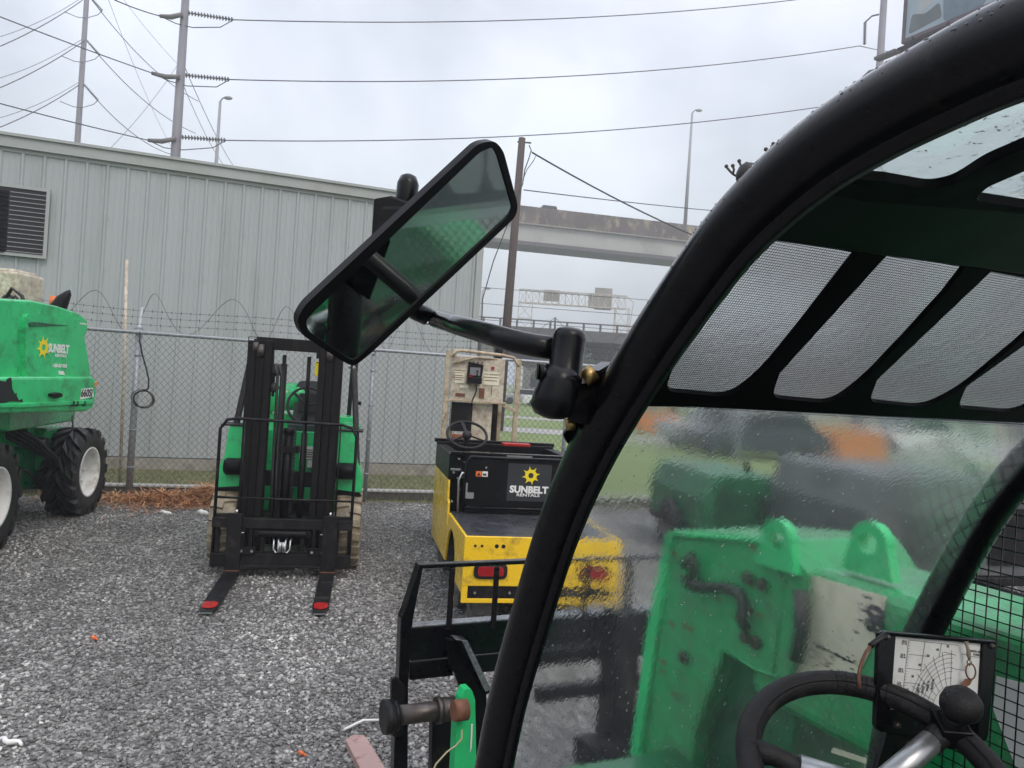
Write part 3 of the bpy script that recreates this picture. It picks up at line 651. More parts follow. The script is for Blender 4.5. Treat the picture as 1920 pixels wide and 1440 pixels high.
# vehicle roof on the overpass
def car(name, loc, rz, mat, lab, grp=None, L_=4.5, Hh=1.45):
    th = thing(name, lab, 'car', loc, rz, grp); w_ = 1.78
    prof = [(-L_ / 2, .3), (-L_ / 2, .85), (-L_ / 2 + .15, .95), (-L_ * .27, 1.0), (-L_ * .12, Hh), (L_ * .26, Hh), (L_ * .42, 1.0), (L_ / 2 - .05, .92), (L_ / 2, .3)]
    low = [(-L_ / 2, .28), (-L_ / 2, .78), (-L_ / 2 + .12, .9), (-L_ * .26, .96), (L_ * .42, .96), (L_ / 2 - .05, .9), (L_ / 2, .28)]
    MB().prism([Vector((x, -w_ / 2, z)) for x, z in low], (0, w_, 0)).build('body', mat, th, bevel=.06, local=True)
    up = [(-L_ * .26, .95), (-L_ * .13, Hh - .05), (L_ * .25, Hh - .05), (L_ * .40, .95)]
    MB().prism([Vector((x, -w_ / 2 + .08, z)) for x, z in up], (0, w_ - .16, 0)).build('windows', 'dark_glass', th, bevel=.05, local=True)
    MB().prism([Vector((x, -w_ / 2 + .1, z)) for x, z in ((-L_ * .13, Hh - .07), (L_ * .25, Hh - .07), (L_ * .24, Hh), (-L_ * .12, Hh))], (0, w_ - .2, 0)).build('roof', mat, th, bevel=.03, local=True)
    for sx_ in (-1, 1):
        for sy_ in (-1, 1):
            mb = MB(); mb.lathe([(0, 0), (.2, .005), (.3, 0), (.33, -.02), (.33, -.2), (.3, -.22), (0, -.22)], (sx_ * L_ * .31, sy_ * w_ / 2 + sy_ * .02, .33), (0, sy_, 0), 16); mb.build('wheel', 'rubber', th, local=True)
    return th
p = B(4.5, 2.5, z2 + .02); car('car', tuple(p), math.atan2(dirv.y, dirv.x), 'dark_car', 'dark vehicle whose roof shows over the overpass parapet', 'passing cars', 5.6, 3.3)
# ------------------------------------------------------------------ far: low viaduct, buildings, trees, cars
lv = thing('low_viaduct', 'dark low railway viaduct with railing under the sign gantry', 'viaduct', (20, 92, 0))
q0, q1 = at(930, 622, 92), at(1180, 618, 92)
zz = q1.z + .6
mb = MB(); mb.b2((-8, 92, zz - .3), (80, 92.2, zz - .15)); 
for i in range(44): mb.b2((-8 + i * 2, 92, zz - 1.1), (-7.75 + i * 2, 92.2, zz - .25))
mb.build('railing', 'steel_girder', lv)
MB().b2((-8, 91.6, zz - 2.4), (80, 101, zz - 1.1)).build('deck', 'steel_girder', lv)
for i in range(8): MB().b2((-4 + i * 9.5, 93, 0), (-1.5 + i * 9.5, 100, zz - 2.4)).build('pier', 'concrete', lv)
MB().b2((-8, 100, zz - 5.0), (80, 101, zz - 2.4)).build('fascia', 'grey_machine', lv)
def far_building(x, y, wx, dy, h, mat, lab):
    th = thing('low_building', lab, 'building', (x, y, 0)); MB().b2((x, y, 0), (x + wx, y + dy, h)).build('wall', mat, th)
    MB().b2((x - .3, y - .3, h), (x + wx + .3, y + dy + .3, h + .35)).build('roof', 'steel_girder', th)
    k = int(wx / 3)
    for i in range(k):
        MB().b2((x + 1 + i * 3, y - .06, h * .35), (x + 2.4 + i * 3, y + .05, h * .72)).build('window', 'dark_glass', th)
far_building(1.5, 106, 15, 9, 4.6, 'concrete_pale', 'pale flat roofed building beyond the grass seen through the fence')
far_building(30, 78, 20, 9, 4.0, 'concrete_pale', 'long pale building far off behind the wet windscreen')
def tree(x, y, h, r_, lab, n=900, seed=1, grp='trees along the far road'):
    rr = random.Random(seed); th = thing('broadleaf_tree', lab, 'tree', (x, y, 0), group=grp)
    mb = MB(); mb.tube([(x, y, 0), (x + .1, y, h * .35), (x - .1, y, h * .7)], [r_ * .09, r_ * .065, r_ * .03], 8)
    for k in range(6): a = k * 1.05; mb.tube([(x, y, h * (.35 + .05 * k)), (x + math.cos(a) * r_ * .6, y + math.sin(a) * r_ * .6, h * (.55 + .05 * k))], [r_ * .035, r_ * .012], 6)
    mb.build('trunk', 'trunk', th); mb = MB()
    cl = [(Vector((rr.gauss(0, .42), rr.gauss(0, .42), rr.gauss(0, .33))), rr.uniform(.22, .42)) for _ in range(22)]
    for i in range(n):
        c_, s_ = cl[i % 22]; v = c_ + Vector((rr.gauss(0, s_), rr.gauss(0, s_), rr.gauss(0, s_))) * .55
        q = Vector((x + v.x * r_, y + v.y * r_, h * .66 + v.z * h * .45)); a = Vector((rr.gauss(0, 1), rr.gauss(0, 1), rr.gauss(0, 1))).normalized(); b2_ = a.orthogonal().normalized(); s2 = r_ * rr.uniform(.05, .10)
        mb._a([q - a * s2, q + b2_ * s2 * .6, q + a * s2, q - b2_ * s2 * .6], [(0, 1, 2, 3)])
    mb.build('crown', 'leaf_green', th)
tree(8.5, 84, 5.0, 3.5, 'low dark tree just left of the mirror bracket far beyond the fence', seed=2)
tree(15.5, 74, 5.2, 4.2, 'round dark tree behind the left edge of the wet windscreen', seed=3)
tree(27, 60, 6.5, 4.6, 'bushy dark tree behind the middle of the wet windscreen', seed=4)
tree(42, 70, 8, 5.5, 'tall dark tree behind the right part of the wet windscreen', seed=5)
for i, (x, y, rz_, mt, lb) in enumerate(((3.2, 68, .1, 'white_car', 'white car parked far off between the cage posts of the cream lift'), (5.0, 70, .05, 'dark_car', 'dark car parked far off, just left of the mirror bracket'),
                                (1.2, 72, .1, 'silver_car', 'silver car parked far off behind the cream lift'))):
    car('parked_car', (x, y, 0), rz_, mt, lb, 'cars parked beyond the field')
# skips and a van seen through the wet windscreen
def skip(u0, u1, vt, vb, Y, lab, rz_):
    a = onZ((u0 + u1) / 2, vb); Y = a.y; wdt = (u1 - u0) / F * Y; hgt = (vb - vt) / F * Y
    th = thing('skip', lab, 'skip', tuple(a), rz_, 'orange skips on the grass')
    MB().prism([Vector((-wdt / 2 + .2, 0, .12)), Vector((wdt / 2 - .2, 0, .12)), Vector((wdt / 2, 0, hgt)), Vector((-wdt / 2, 0, hgt))], (0, 1.7, 0)).build('body', 'orange_box', th, bevel=.03, local=True)
    MB().prism([Vector((-wdt / 2 - .06, -.06, hgt - .08)), Vector((wdt / 2 + .06, -.06, hgt - .08)), Vector((wdt / 2 + .06, 1.76, hgt - .08)), Vector((-wdt / 2 - .06, 1.76, hgt - .08))], (0, 0, .12), [[Vector((-wdt / 2 + .06, .06, hgt - .08)), Vector((wdt / 2 - .06, .06, hgt - .08)), Vector((wdt / 2 - .06, 1.64, hgt - .08)), Vector((-wdt / 2 + .06, 1.64, hgt - .08))]]).build('rim', 'orange_box', th, local=True)
    mb = MB()
    for k in range(4): mb = MB(); mb.b2((-wdt / 2 + .3 + k * (wdt - .7) / 3, -.05, .15), (-wdt / 2 + .4 + k * (wdt - .7) / 3, .02, hgt - .1)); mb.build('rib', 'orange_box', th, local=True)
skip(1512, 1672, 808, 866, 0, 'long orange skip seen through the middle of the wet windscreen', .1)
skip(1190, 1272, 776, 812, 0, 'orange skip seen through the upper left corner of the wet windscreen', .1)
car('parked_car', tuple(onZ(1420, 855)), .15, 'grey_machine' if False else 'dark_car', 'dark car parked on the grass between the two orange skips', 'cars parked beyond the field', 4.4, 1.5)
car('parked_car', tuple(onZ(1345, 838)), .1, 'silver_car', 'silver car parked on the grass right of the smaller orange skip', 'cars parked beyond the field', 4.4, 1.6)
car('parked_car', tuple(onZ(1700, 845)), .1, 'white_car', 'white car parked on the grass right of the long orange skip', 'cars parked beyond the field', 4.4, 1.6)
# sign gantry
sg = thing('sign_gantry', 'white lattice sign gantry with two sign backs far behind the overpass', 'sign gantry', (6, 118, 0))
YG = 118
def Gp(u, v, dy=0): return at(u, v, YG + dy)
zT = Gp(1070, 548).z; zB = Gp(1070, 572).z; xL = Gp(972, 580).x; xR = Gp(1187, 580).x; zP = 0
def lattice(mb, P, Q, wv, n, r_=.11):
    """box truss between P and Q; wv = two cross vectors"""
    a, b2_ = wv; cs = [Vector((0, 0, 0)), a, a + b2_, b2_]
    for c_ in cs: mb.bar(P + c_, Q + c_, r_, r_)
    for i in range(n + 1):
        m0 = P.lerp(Q, i / n)
        for j in range(4): mb.bar(m0 + cs[j], m0 + cs[(j + 1) % 4], r_ * .7, r_ * .7)
        if i < n:
            m1 = P.lerp(Q, (i + 1) / n)
            for j in range(4):
                k = (j + 1) % 4; mb.bar((m0 if i % 2 else m1) + cs[j], (m1 if i % 2 else m0) + cs[k], r_ * .6, r_ * .6)
mb = MB(); lattice(mb, Vector((xL, YG, zB)), Vector((xR - 1.2, YG, zB)), (Vector((0, 0, zT - zB)), Vector((0, 1.6, 0))), 16); mb.build('beam', 'gantry', sg)
mb = MB(); lattice(mb, Vector((xL, YG, 0)), Vector((xL, YG, zB)), (Vector((2.1, 0, 0)), Vector((0, 1.6, 0))), 6); mb.build('leg', 'gantry', sg)
mb = MB(); lattice(mb, Vector((xR - 2.6, YG, 0)), Vector((xR - 2.6, YG, zB)), (Vector((2.1, 0, 0)), Vector((0, 1.6, 0))), 6)
mb.bar(Vector((xR - 1.2, YG, zT)), Vector((xR, YG, (zT + zB) / 2)), .13, .13); mb.bar(Vector((xR, YG, (zT + zB) / 2)), Vector((xR - .5, YG, zB - 4.5)), .13, .13); mb.build('leg', 'gantry', sg)
def rect(mb, u0, v0, u1, v1, dy, th_=.12):
    a = Gp(u0, v0, dy); b2_ = Gp(u1, v1, dy); mb.b2((min(a.x, b2_.x), a.y, min(a.z, b2_.z)), (max(a.x, b2_.x), a.y + th_, max(a.z, b2_.z)))
mb = MB(); rect(mb, 1020, 543, 1049, 566, 1.8); mb.build('sign_panel', 'sign_back', sg)
mb = MB(); rect(mb, 1104, 549, 1143, 580, 1.8); mb.build('sign_panel', 'sign_back', sg); mb = MB(); rect(mb, 1116, 539, 1146, 582, 2.1); mb.build('sign_panel', 'sign_back', sg)
mb = MB(); a = Gp(1014, 571, -.3); mb.bar(a, a + Vector((2.6, 0, 0)), .1, .1); mb.build('walkway', 'gantry', sg)
# slim mast with guys on the viaduct
mb = MB(); a = at(1040, 628, 91); b2_ = at(1041, 595, 91); mb.cyl(a, b2_, .13, .1, 8)
mb.tube([b2_, a + Vector((-2.4, 0, 0))], .03, 5); mb.tube([b2_, a + Vector((2.0, 0, 0))], .03, 5); mb.build('guyed_mast', 'wire_dark', label='short dark guyed mast on the low viaduct below the gantry', cat='mast')
# ------------------------------------------------------------------ poles and power lines
def wire(name, P, Q, sag, r_, lab, n=24, cat='power line', mat='wire_dark', grp='overhead power lines'):
    P = Vector(P); Q = Vector(Q); pts = [P.lerp(Q, i / n) - Wd(4 * sag * (i / n) * (1 - i / n)) for i in range(n + 1)]
    MB().tube(pts, r_, 5).build(name, mat, label=lab, cat=cat, group=grp)
YB, YA, YC = 42, 64, 56
pB = at(340, 120, YB); pC = at(1651, 100, YC); pA = at(154, 130, YA)
sp = thing('steel_power_pole', 'tall tapered steel power pole with three tiers of insulators behind the warehouse', 'power pole', (pB.x, pB.y, 0))
MB().tube([(pB.x, pB.y, 0), (pB.x, pB.y, 22.5)], [.34, .2], 14).build('shaft', 'grey_pole', sp)
sp2 = thing('steel_power_pole', 'slimmer tapered steel power pole at the far left behind the warehouse', 'power pole', (pA.x, pA.y, 0))
MB().tube([(pA.x, pA.y, 0), (pA.x, pA.y, 36)], [.30, .18], 14).build('shaft', 'grey_pole', sp2)
sp3 = thing('steel_power_pole', 'tapered steel power pole next to the billboard above the black cab rail', 'power pole', (pC.x, pC.y, 0))
MB().tube([(pC.x, pC.y, 0), (pC.x, pC.y, 34)], [.42, .22], 14).build('shaft', 'grey_pole', sp3)
def string_of_discs(mb, P, Q, n, R_):
    P = Vector(P); Q = Vector(Q); mb.cyl(P, Q, .03, n=6); d = (Q - P).normalized()
    for i in range(n): c_ = P.lerp(Q, (i + .5) / n); mb.cyl(c_ - d * .025, c_ + d * .025, R_, R_ * .6, 10)
lv_names = ['topmost', 'middle', 'lowest']
endsB = []
for k, (vl, ins, e, l0, jl) in enumerate((((300, 30), (352, 24), (438, 37), (215, 0), 52), ((285, 137), (347, 141), (431, 149), (-60, 8), 170), ((278, 263), (340, 257), (424, 263), (-60, 178), 288))):
    Pi, Pe = at(ins[0], ins[1], YB - .3), at(e[0], e[1], YB + 1.2); mb = MB(); string_of_discs(mb, Pi, Pe, 15, .14); mb.build('insulator', 'insulator', sp)
    Le = at(vl[0], vl[1], YB - .3); Li = at(ins[0] - 10, ins[1] + 3, YB - .3); mb = MB(); mid = (Le + Li) / 2 - Wd(.1)
    mb.tube([Le, mid, Li], [.10, .14, .12], 8); mb.build('insulator', 'insulator', sp)
    m0 = at((vl[0] + e[0]) / 2 - 8, (vl[1] + e[1]) / 2 + 18, YB); m1 = at(e[0] - 25, e[1] + 14, YB + .5)
    q = [Le, at(vl[0] + 30, vl[1] + 14, YB - .3), m0, m1, Pe]; mb = MB(); mb.tube(q, .028, 5); mb.build('jumper_wire', 'wire_dark', sp)
    endsB.append(Pe)
    wire('power_line', Le, at(l0[0], l0[1], 34), .05, .03, 'thick ' + lv_names[k] + ' power line running from the steel pole to the upper left')
for k, (v1, mid) in enumerate(((at(1720, -34, 60), (900, 40)), (at(1612, 86, YC - .2), (900, 150)), (at(1605, 190, YC - .2), (900, 258)))):
    P = endsB[k]; # choose sag so the line passes the observed middle
    best = None
    for s_ in [i * .05 for i in range(0, 90)]:
        # find the param giving u = mid
        bb = None
        for i in range(101):
            q = P.lerp(v1, i / 100) - Wd(4 * s_ * (i / 100) * (1 - i / 100)); dd = q - O; uu = CX + F * (dd.x * cT + dd.z * sT) / dd.y; vv = CY - F * (-dd.x * sT + dd.z * cT) / dd.y
            if bb is None or abs(uu - mid[0]) < bb[0]: bb = (abs(uu - mid[0]), vv)
        if best is None or abs(bb[1] - mid[1]) < best[0]: best = (abs(bb[1] - mid[1]), s_)
    wire('power_line', P, v1, best[1], .032, lv_names[k] + ' of the three long power lines crossing the sky left to right', 40)
# insulators of the right pole
for (ub, vb, u1_, vt_, vb_) in ((1648, 27, 1622, 42, 84), (1643, 130, 1616, 146, 190)):
    b3 = at(ub, vb, YC); e3 = at(u1_, vt_, YC - .1); m3 = at((ub + u1_) / 2, vb + 3, YC); mb = MB(); mb.tube([b3, m3, e3], .06, 6); mb.build('bracket', 'wire_dark', sp3)
    mb = MB(); string_of_discs(mb, e3, at(u1_ - 1, vb_, YC - .1), 11, .13); mb.build('insulator', 'insulator', sp3)
wire('power_line', at(1612, 86, YC - .2), at(1730, 100, 75), .2, .03, 'short power line passing from the right steel pole toward the billboard')
k = 0
seg = [(155, 0, -60, 110, 'upper'), (160, 75, -60, 188, 'middle'), (150, 158, -60, 260, 'lower')]
for (u0, v0, u1_, v1_, nm) in seg:
    wire('power_line', at(u0, v0, YA), at(u1_, v1_, 50), .4, .035, nm + ' power line slanting down left from the slimmer steel pole')
    wire('power_line', at(u0 - 4, v0 - 3, YA + .5), at(u1_, v1_ - 26, 50), .5, .02, nm + ' thin twin line slanting down left from the slimmer steel pole')
for (u0, v0, u1_, v1_, nm) in [(165, -10, 372, 190, 'upper'), (160, 73, 367, 250, 'middle'), (157, 158, 330, 292, 'lower')]:
    wire('power_line', at(u0, v0, YA), at(u1_, v1_, 80), 1.0, .035, nm + ' power line slanting down right from the slimmer steel pole')
    m_ = at(u0 + 27, v0 + 30, YA + 1); mb = MB(); string_of_discs(mb, at(u0, v0, YA), m_, 12, .13); mb.build('insulator', 'insulator', sp2)
    mb = MB(); mb.tube([at(u0 - 44, v0 + 32, YA - 4), at(u0 - 20, v0 + 42, YA - 2), at(u0 - 3, v0 + 44, YA), at(u0 + 18, v0 + 38, YA + 1), m_], .03, 5); mb.build('jumper_wire', 'wire_dark', sp2)
wire('power_line', at(333, 122, 90), at(205, 280, 70), .5, .025, 'thin line slanting down left from the steel pole, crossing the others')
wire('power_line', at(345, 122, 60), at(442, 318, 90), .5, .03, 'thin line slanting steeply down from the steel pole past the street lamp')
wire('power_line', at(344, 160, 60), at(420, 310, 90), .5, .025, 'thin line slanting down from the steel pole left of the street lamp')
wire('power_line', at(200, -10, 70), at(330, 292, 100), .8, .02, 'faint line slanting between the two steel poles')
wire('power_line', at(232, 0, 80), at(333, 120, 90), .2, .02, 'faint line meeting the steel pole below its top insulators')
# wooden utility pole
pw = at(946, 660, 30); pt_ = at(979, 259, 30)
wp = thing('wooden_utility_pole', 'leaning brown wooden utility pole behind the large mirror', 'utility pole', (pw.x, pw.y, 0))
pg = pw + (pw - pt_).normalized() * (pw.z / ((pt_ - pw).normalized().z)); MB().tube([pg, pg.lerp(pt_, .5), pt_], [.2, .165, .135], 12).build('shaft', 'wood_pole', wp)
mb = MB(); mb.bar(at(970, 266, 30), at(996, 268, 30), .05, .05); mb.build('crossbolt', 'wire_dark', wp)
mb = MB(); pts = [at(u, v, 29.8) for u, v in ((992, 272), (996, 282), (992, 296), (984, 318), (980, 345), (966, 380), (950, 425), (925, 490), (905, 560), (902, 640))]; mb.tube(pts, .022, 5)
mb.tube([at(u, v, 29.8) for u, v in ((996, 284), (1006, 290), (1000, 302), (988, 318), (980, 338))], .016, 5); mb.build('cable', 'wire_dark', wp)
wire('service_cable', at(998, 286, 30), at(998, 286, 30).lerp(at(1345, 425, 38), 2.2), .9, .035, 'thick service cable sloping down from the wooden pole to the right', cat='cable', grp='cables on the wooden pole')
wire('service_cable', at(982, 356, 30), at(982, 356, 30).lerp(at(1370, 378, 44), 4.0), .8, .022, 'thin nearly level cable running right from the wooden pole', cat='cable', grp='cables on the wooden pole')
for i, v in enumerate((536, 566, 596)):
    wire('service_cable', at(902, v - 3, 60).lerp(at(1250, v + 22, 60), -1.5), at(902, v - 3, 60).lerp(at(1250, v + 22, 60), 4.0), .3, .022, ('upper', 'middle', 'lower')[i] + ' of the three thin lines crossing in front of the sign gantry', cat='cable', grp='lines before the gantry')
# ------------------------------------------------------------------ billboard
bl = at(1695, 77, 42); br = at(1930, -4, 36); brx = (br - bl); brx.z = 0; brx.normalize(); bny = Vector((brx.y, -brx.x, 0))
bb = thing('billboard', 'large billboard showing a man in a grey suit, above the black cab rail', 'billboard', (bl.x + brx.x * 6, bl.y + brx.y * 6 + 1, 0))
def Q(a, z, o_=0): return Vector((bl.x, bl.y, bl.z)) + brx * a + Wd(z) + bny * o_
BW, BH = 14.0, 5.2
MB().prism([Q(0, 0), Q(BW, 0), Q(BW, BH), Q(0, BH)], bny * -.3).build('poster', 'poster_sky', bb)
mb = MB(); mb.prism([Q(-.12, -.12, .06), Q(BW + .12, -.12, .06), Q(BW + .12, BH + .12, .06), Q(-.12, BH + .12, .06)], bny * -.45, [[Q(.06, .08, .06), Q(BW - .06, .08, .06), Q(BW - .06, BH - .08, .06), Q(.06, BH - .08, .06)]]); mb.build('frame', 'poster_frame', bb)
mb = MB(); mb.prism([Q(.7, .9, .004), Q(2.6, 2.2, .004), Q(2.6, BH - .2, .004), Q(1.2, BH - .3, .004)], bny * .004); mb.prism([Q(4.6, .6, .004), Q(9, .6, .004), Q(9, BH - .3, .004), Q(4.6, BH - .3, .004)], bny * .004); mb.build('printed_building', 'poster_wall', bb)
mb = MB()
for i in range(9): mb.prism([Q(5.0 + i * .42, 1.1, .009), Q(5.22 + i * .42, 1.1, .009), Q(5.22 + i * .42, 2.0, .009), Q(5.11 + i * .42, 2.15, .009), Q(5.0 + i * .42, 2.0, .009)], bny * .004)
mb.prism(round_poly([Q(.25, .25, .009), Q(2.2, .45, .009), Q(2.0, 1.3, .009), Q(1.2, 1.0, .009), Q(.4, 1.3, .009)], .2), bny * .004); mb.build('printed_windows', 'poster_dark', bb)
mb = MB(); mb.prism(round_poly([Q(2.3, .12, .014), Q(4.5, .12, .014), Q(4.75, 2.6, .014), Q(4.5, 3.6, .014), Q(3.4, 3.9, .014), Q(2.4, 3.5, .014), Q(2.15, 2.4, .014)], .25), bny * .004); mb.build('printed_suit', 'poster_suit', bb)
mb = MB(); mb.prism([Q(3.2, 1.8, .02), Q(3.5, 1.8, .02), Q(3.75, 3.8, .02), Q(3.0, 3.8, .02)], bny * .004); mb.build('printed_shirt', 'poster_shirt', bb)
mb = MB(); mb.prism([Q(.2, -.95, -.1), Q(BW, -.95, -.1), Q(BW, -.95, .75), Q(.2, -.95, .75)], (0, 0, .3)); 
for i in range(7): mb.bar(Q(.6 + i * 2, -.05, .05), Q(.6 + i * 2, -.7, .3), .1, .1)
mb.build('catwalk', 'black_worn', bb)
for i in range(3): 
    mb = MB(); mb.box(Q(-.2 + i * 4.5, -.95, 1.0), (1.3, .45, .16), Matrix.Rotation(math.atan2(brx.y, brx.x), 3, 'Z')); mb.bar(Q(.1 + i * 4.5, -.85, .6), Q(-.1 + i * 4.5, -.9, 1.0), .07, .07); mb.build('floodlight', 'steel_girder', bb)
MB().cyl(Q(BW * .5, -bl.z, -1.5), Q(BW * .5, BH, -1.5), .45, n=16).build('column', 'grey_pole', bb)

MB().b2((-260, -80, -1), (260, 300, 45)).build('haze', 'haze', kind='stuff', label='pale rainy haze filling the air over the yard')
# ------------------------------------------------------------------ tyre
def tyre_parts(parent, c, ax, Rr, wdt, mat_t, mat_r, lugs=22, lug_h=.03, rim_r=.62, block=True, name='wheel', dish=.06, lugang=.35, local=False):
    """c: centre; ax: outward axle direction.  wheel > tyre (own mesh) with a rim child"""
    c = Vector(c); ax = Vector(ax).normalized(); rr = Rr - lug_h; h = wdt / 2
    prof = [(rr * rim_r, h * .82), (rr * .80, h), (rr * .93, h * .96), (rr * .985, h * .86), (rr, h * .6), (rr * 1.005, 0), (rr, -h * .6), (rr * .985, -h * .86), (rr * .93, -h * .96), (rr * .8, -h), (rr * rim_r, -h * .82)]
    mb = MB(); mb.lathe(prof, c, ax, 48)
    x, y = frame_of(ax)
    for i in range(lugs):
        for sd_ in (1, -1):
            a = 2 * math.pi * (i + (.5 if sd_ < 0 else 0)) / lugs; segs = []
            for (hh_, da, rad) in ((h * .02, 0, 1.0), (h * .5, lugang * .5, 1.0), (h * .93, lugang * .8, .985), (h * 1.0, lugang * .85, .90)):
                aa = a + da * (2 * math.pi / 12 if block else 0); wa = (2 * math.pi / lugs) * .29
                row = []
                for (dd, r2) in ((-wa, rr * rad - .005), (-wa * .85, rr * rad + lug_h), (wa * .85, rr * rad + lug_h), (wa, rr * rad - .005)):
                    an = aa + dd; row.append(c + ax * hh_ * sd_ + (x * math.cos(an) + y * math.sin(an)) * r2)
                segs.append(row)
            k0 = len(mb.v); mb.v += [p for row in segs for p in row]
            for r_ in range(3):
                for q in range(3): mb.f.append([k0 + r_ * 4 + q, k0 + r_ * 4 + q + 1, k0 + (r_ + 1) * 4 + q + 1, k0 + (r_ + 1) * 4 + q]); mb.mi.append(0); mb.sm.append(False)
            for row0 in (0, 12): mb.f.append([k0 + row0, k0 + row0 + 1, k0 + row0 + 2, k0 + row0 + 3]); mb.mi.append(0); mb.sm.append(False)
    w_ = mb.build(name, mat_t, parent, local=local)
    mb = MB(); q = rr * rim_r
    mb.lathe([(q * 1.03, h * .84), (q * 1.05, h * .90), (q * .98, h * .90), (q * .93, h * .78), (q * .90, h * .35), (q * .86, h * .30 - dish), (q * .5, h * .22 - dish), (q * .42, h * .30 - dish), (q * .30, h * .34 - dish), (0, h * .34 - dish)], c, ax, 40)
    for i in range(8):
        a = 2 * math.pi * i / 8; p = c + ax * (h * .26 - dish) + (x * math.cos(a) + y * math.sin(a)) * q * .62; mb.cyl(p, p + ax * .03, .016, n=6)
    mb.build('rim', mat_r, w_, local=local)
    return w_
# ------------------------------------------------------------------ boom lift
A0 = R(11); ex = Vector((math.cos(A0), math.sin(A0), 0)); ey = Vector((-math.sin(A0), math.cos(A0), 0))
W1 = Vector((-4.60, 7.0, 0)); W2 = Vector((-4.85, 9.0, 0)); BO = (W1 + W2) / 2 - ex * 1.0
bl_ = thing('boom_lift', 'green boom lift with big lugged tyres at the left edge of the yard', 'boom lift', tuple(BO), A0)
yd = (W2 - W1).normalized(); xd = ex.copy()
for wp_, side in ((W1, 1), (W2, 1), (W1 - xd * 2.0, -1), (W2 - xd * 2.0, -1)):
    ax = xd * side
    if wp_ in (W2,): ax = Matrix.Rotation(R(-3), 3, 'Z') @ ax
    tyre_parts(bl_, wp_ - ax * .17 + Wd(.505), ax, .515, .37, 'rubber', 'rim_white', 16, .05, .60, dish=.03, lugang=.9)
hp = tuple(at(100, 680, 7.45)); hn = Vector((math.cos(R(1.5)), math.sin(R(1.5)), 0)); hx = Vector((-hn.y, hn.x, 0)); Z = Vector((0, 0, 1))
T = lambda pts, off=0.0: tr(pts, Vector(hp) + hn * off, hn)
hood = [(-330, 585), (-150, 560), (0, 560), (60, 563), (110, 574), (150, 588), (164, 600), (166, 618), (160, 632), (163, 650), (172, 705), (175, 748), (-330, 770)]
mb = MB(); mb.prism(T(hood), hn * -1.9); ho = mb.build('engine_hood', 'green_paint', bl_, bevel=.09, seg=4)
pan = round_poly([Vector((a, b_, 0)) for a, b_ in ((48, 588), (155, 600), (164, 606), (158, 632), (168, 705), (174, 752), (46, 758))], [12, 4, 3, 3, 3, 4, 8], 4)
mb = MB(); mb.prism(T([(p.x, p.y) for p in pan], .035), hn * -.07); mb.build('side_door', 'green_paint', ho, bevel=.018, seg=3)
mb = MB(); mb.prism(T([(55, 606), (57, 613), (128, 610), (60, 603)], .045), hn * -.02); mb.build('scoop', 'dark_green', ho, bevel=.004)
mb = MB(); mb.prism(T([(-330, 712), (46, 706), (172, 706), (182, 712), (182, 738), (176, 764), (160, 772), (-330, 782)], .085), hn * -2.0); mb.build('lower_skirt', 'green_paint', bl_, bevel=.03, seg=3)
mb = MB(); mb.prism(T([(-330, 762), (46, 756), (174, 750), (178, 757), (46, 764), (-330, 770)], .11), hn * -.04); mb.build('skirt_lip', 'green_paint', bl_, bevel=.006)
mb = MB()
for u_ in (139, 146.5, 160): mb.prism(T([(u_, 752), (u_ + 1.5, 752), (u_ + 1.5, 762), (u_, 762)], .12), hn * -.05)
mb.build('skirt_slots', 'dark_green', bl_)
# torn patch
rng = random.Random(4); pts = []
for (u_, v_) in ((-60, 712), (-40, 706), (-10, 709), (3, 714), (12, 716), (15, 711), (22, 709), (23, 716), (22, 728), (26, 736), (28, 740), (31, 736), (31, 744), (35, 748), (36, 752), (42, 749), (43, 753), (38, 754), (20, 752), (8, 755), (-60, 758)): pts.append((u_ + rng.uniform(-1, 1), v_ + rng.uniform(-1, 1)))
mb = MB(); mb.prism(T(pts, .092), hn * -.02); mb.build('torn_patch', 'torn_black', bl_, label='ragged torn black patch low on the green hood')
# marks: plane matrix
def Hm(u_, v_, off=.05): return plane_m(onP(u_, v_, Vector(hp) + hn * off, hn), hx, Z)
m4 = Hm(81.5, 651.5, .037); mb = MB(); sunburst(mb, m4.translation, hx, Z, .108, .003); mb.build('sun_mark', 'decal_yellow', ho)
mb = MB(); mb.text('SUNBELT', .088, Hm(110.5, 654.5, .038), off=.004, sxy=(.98, 1.25)); mb.text('RENTALS', .042, Hm(114, 667, .038), off=.0012, sxy=(1.15, 1))
mb.text('1-800-667-9328', .042, Hm(112, 686, .038), off=.0012, sxy=(.93, 1.15)); mb.build('lettering', 'decal_white', ho)
mb = MB(); mb.prism(T([(109, 695), (119, 696), (121, 703), (110, 702)], .037), hn * .003); mb.build('sticker', 'decal_white', ho)
mb = MB(); mb.text('toughsheet', .028, Hm(156, 607, .038), off=.0005); mb.build('small_lettering', 'decal_white', ho)
mb = MB(); mb.prism(T([(153, 729), (174, 727), (175, 744), (150, 749)], .087), hn * .004); pl = mb.build('model_plate', 'decal_white', bl_)
mb = MB(); mb.text('660SJ', .10, Hm(162.5, 737.5, .0925), off=.0022, sxy=(1.02, 1.1), shear=.15); mb.build('lettering', 'decal_black', pl)
mb = MB(); mb.prism(T([(99, 738), (112, 736), (118, 738), (118, 744), (108, 747), (99, 743)], .13), hn * -.06); mb.build('latch', 'plastic_black', bl_, bevel=.006)
mb = MB(); mb.prism(T([(178, 717), (183, 715), (182, 724), (178, 726)], .09), hn * -.02); mb.build('marker_lamp', 'orange_box', bl_)
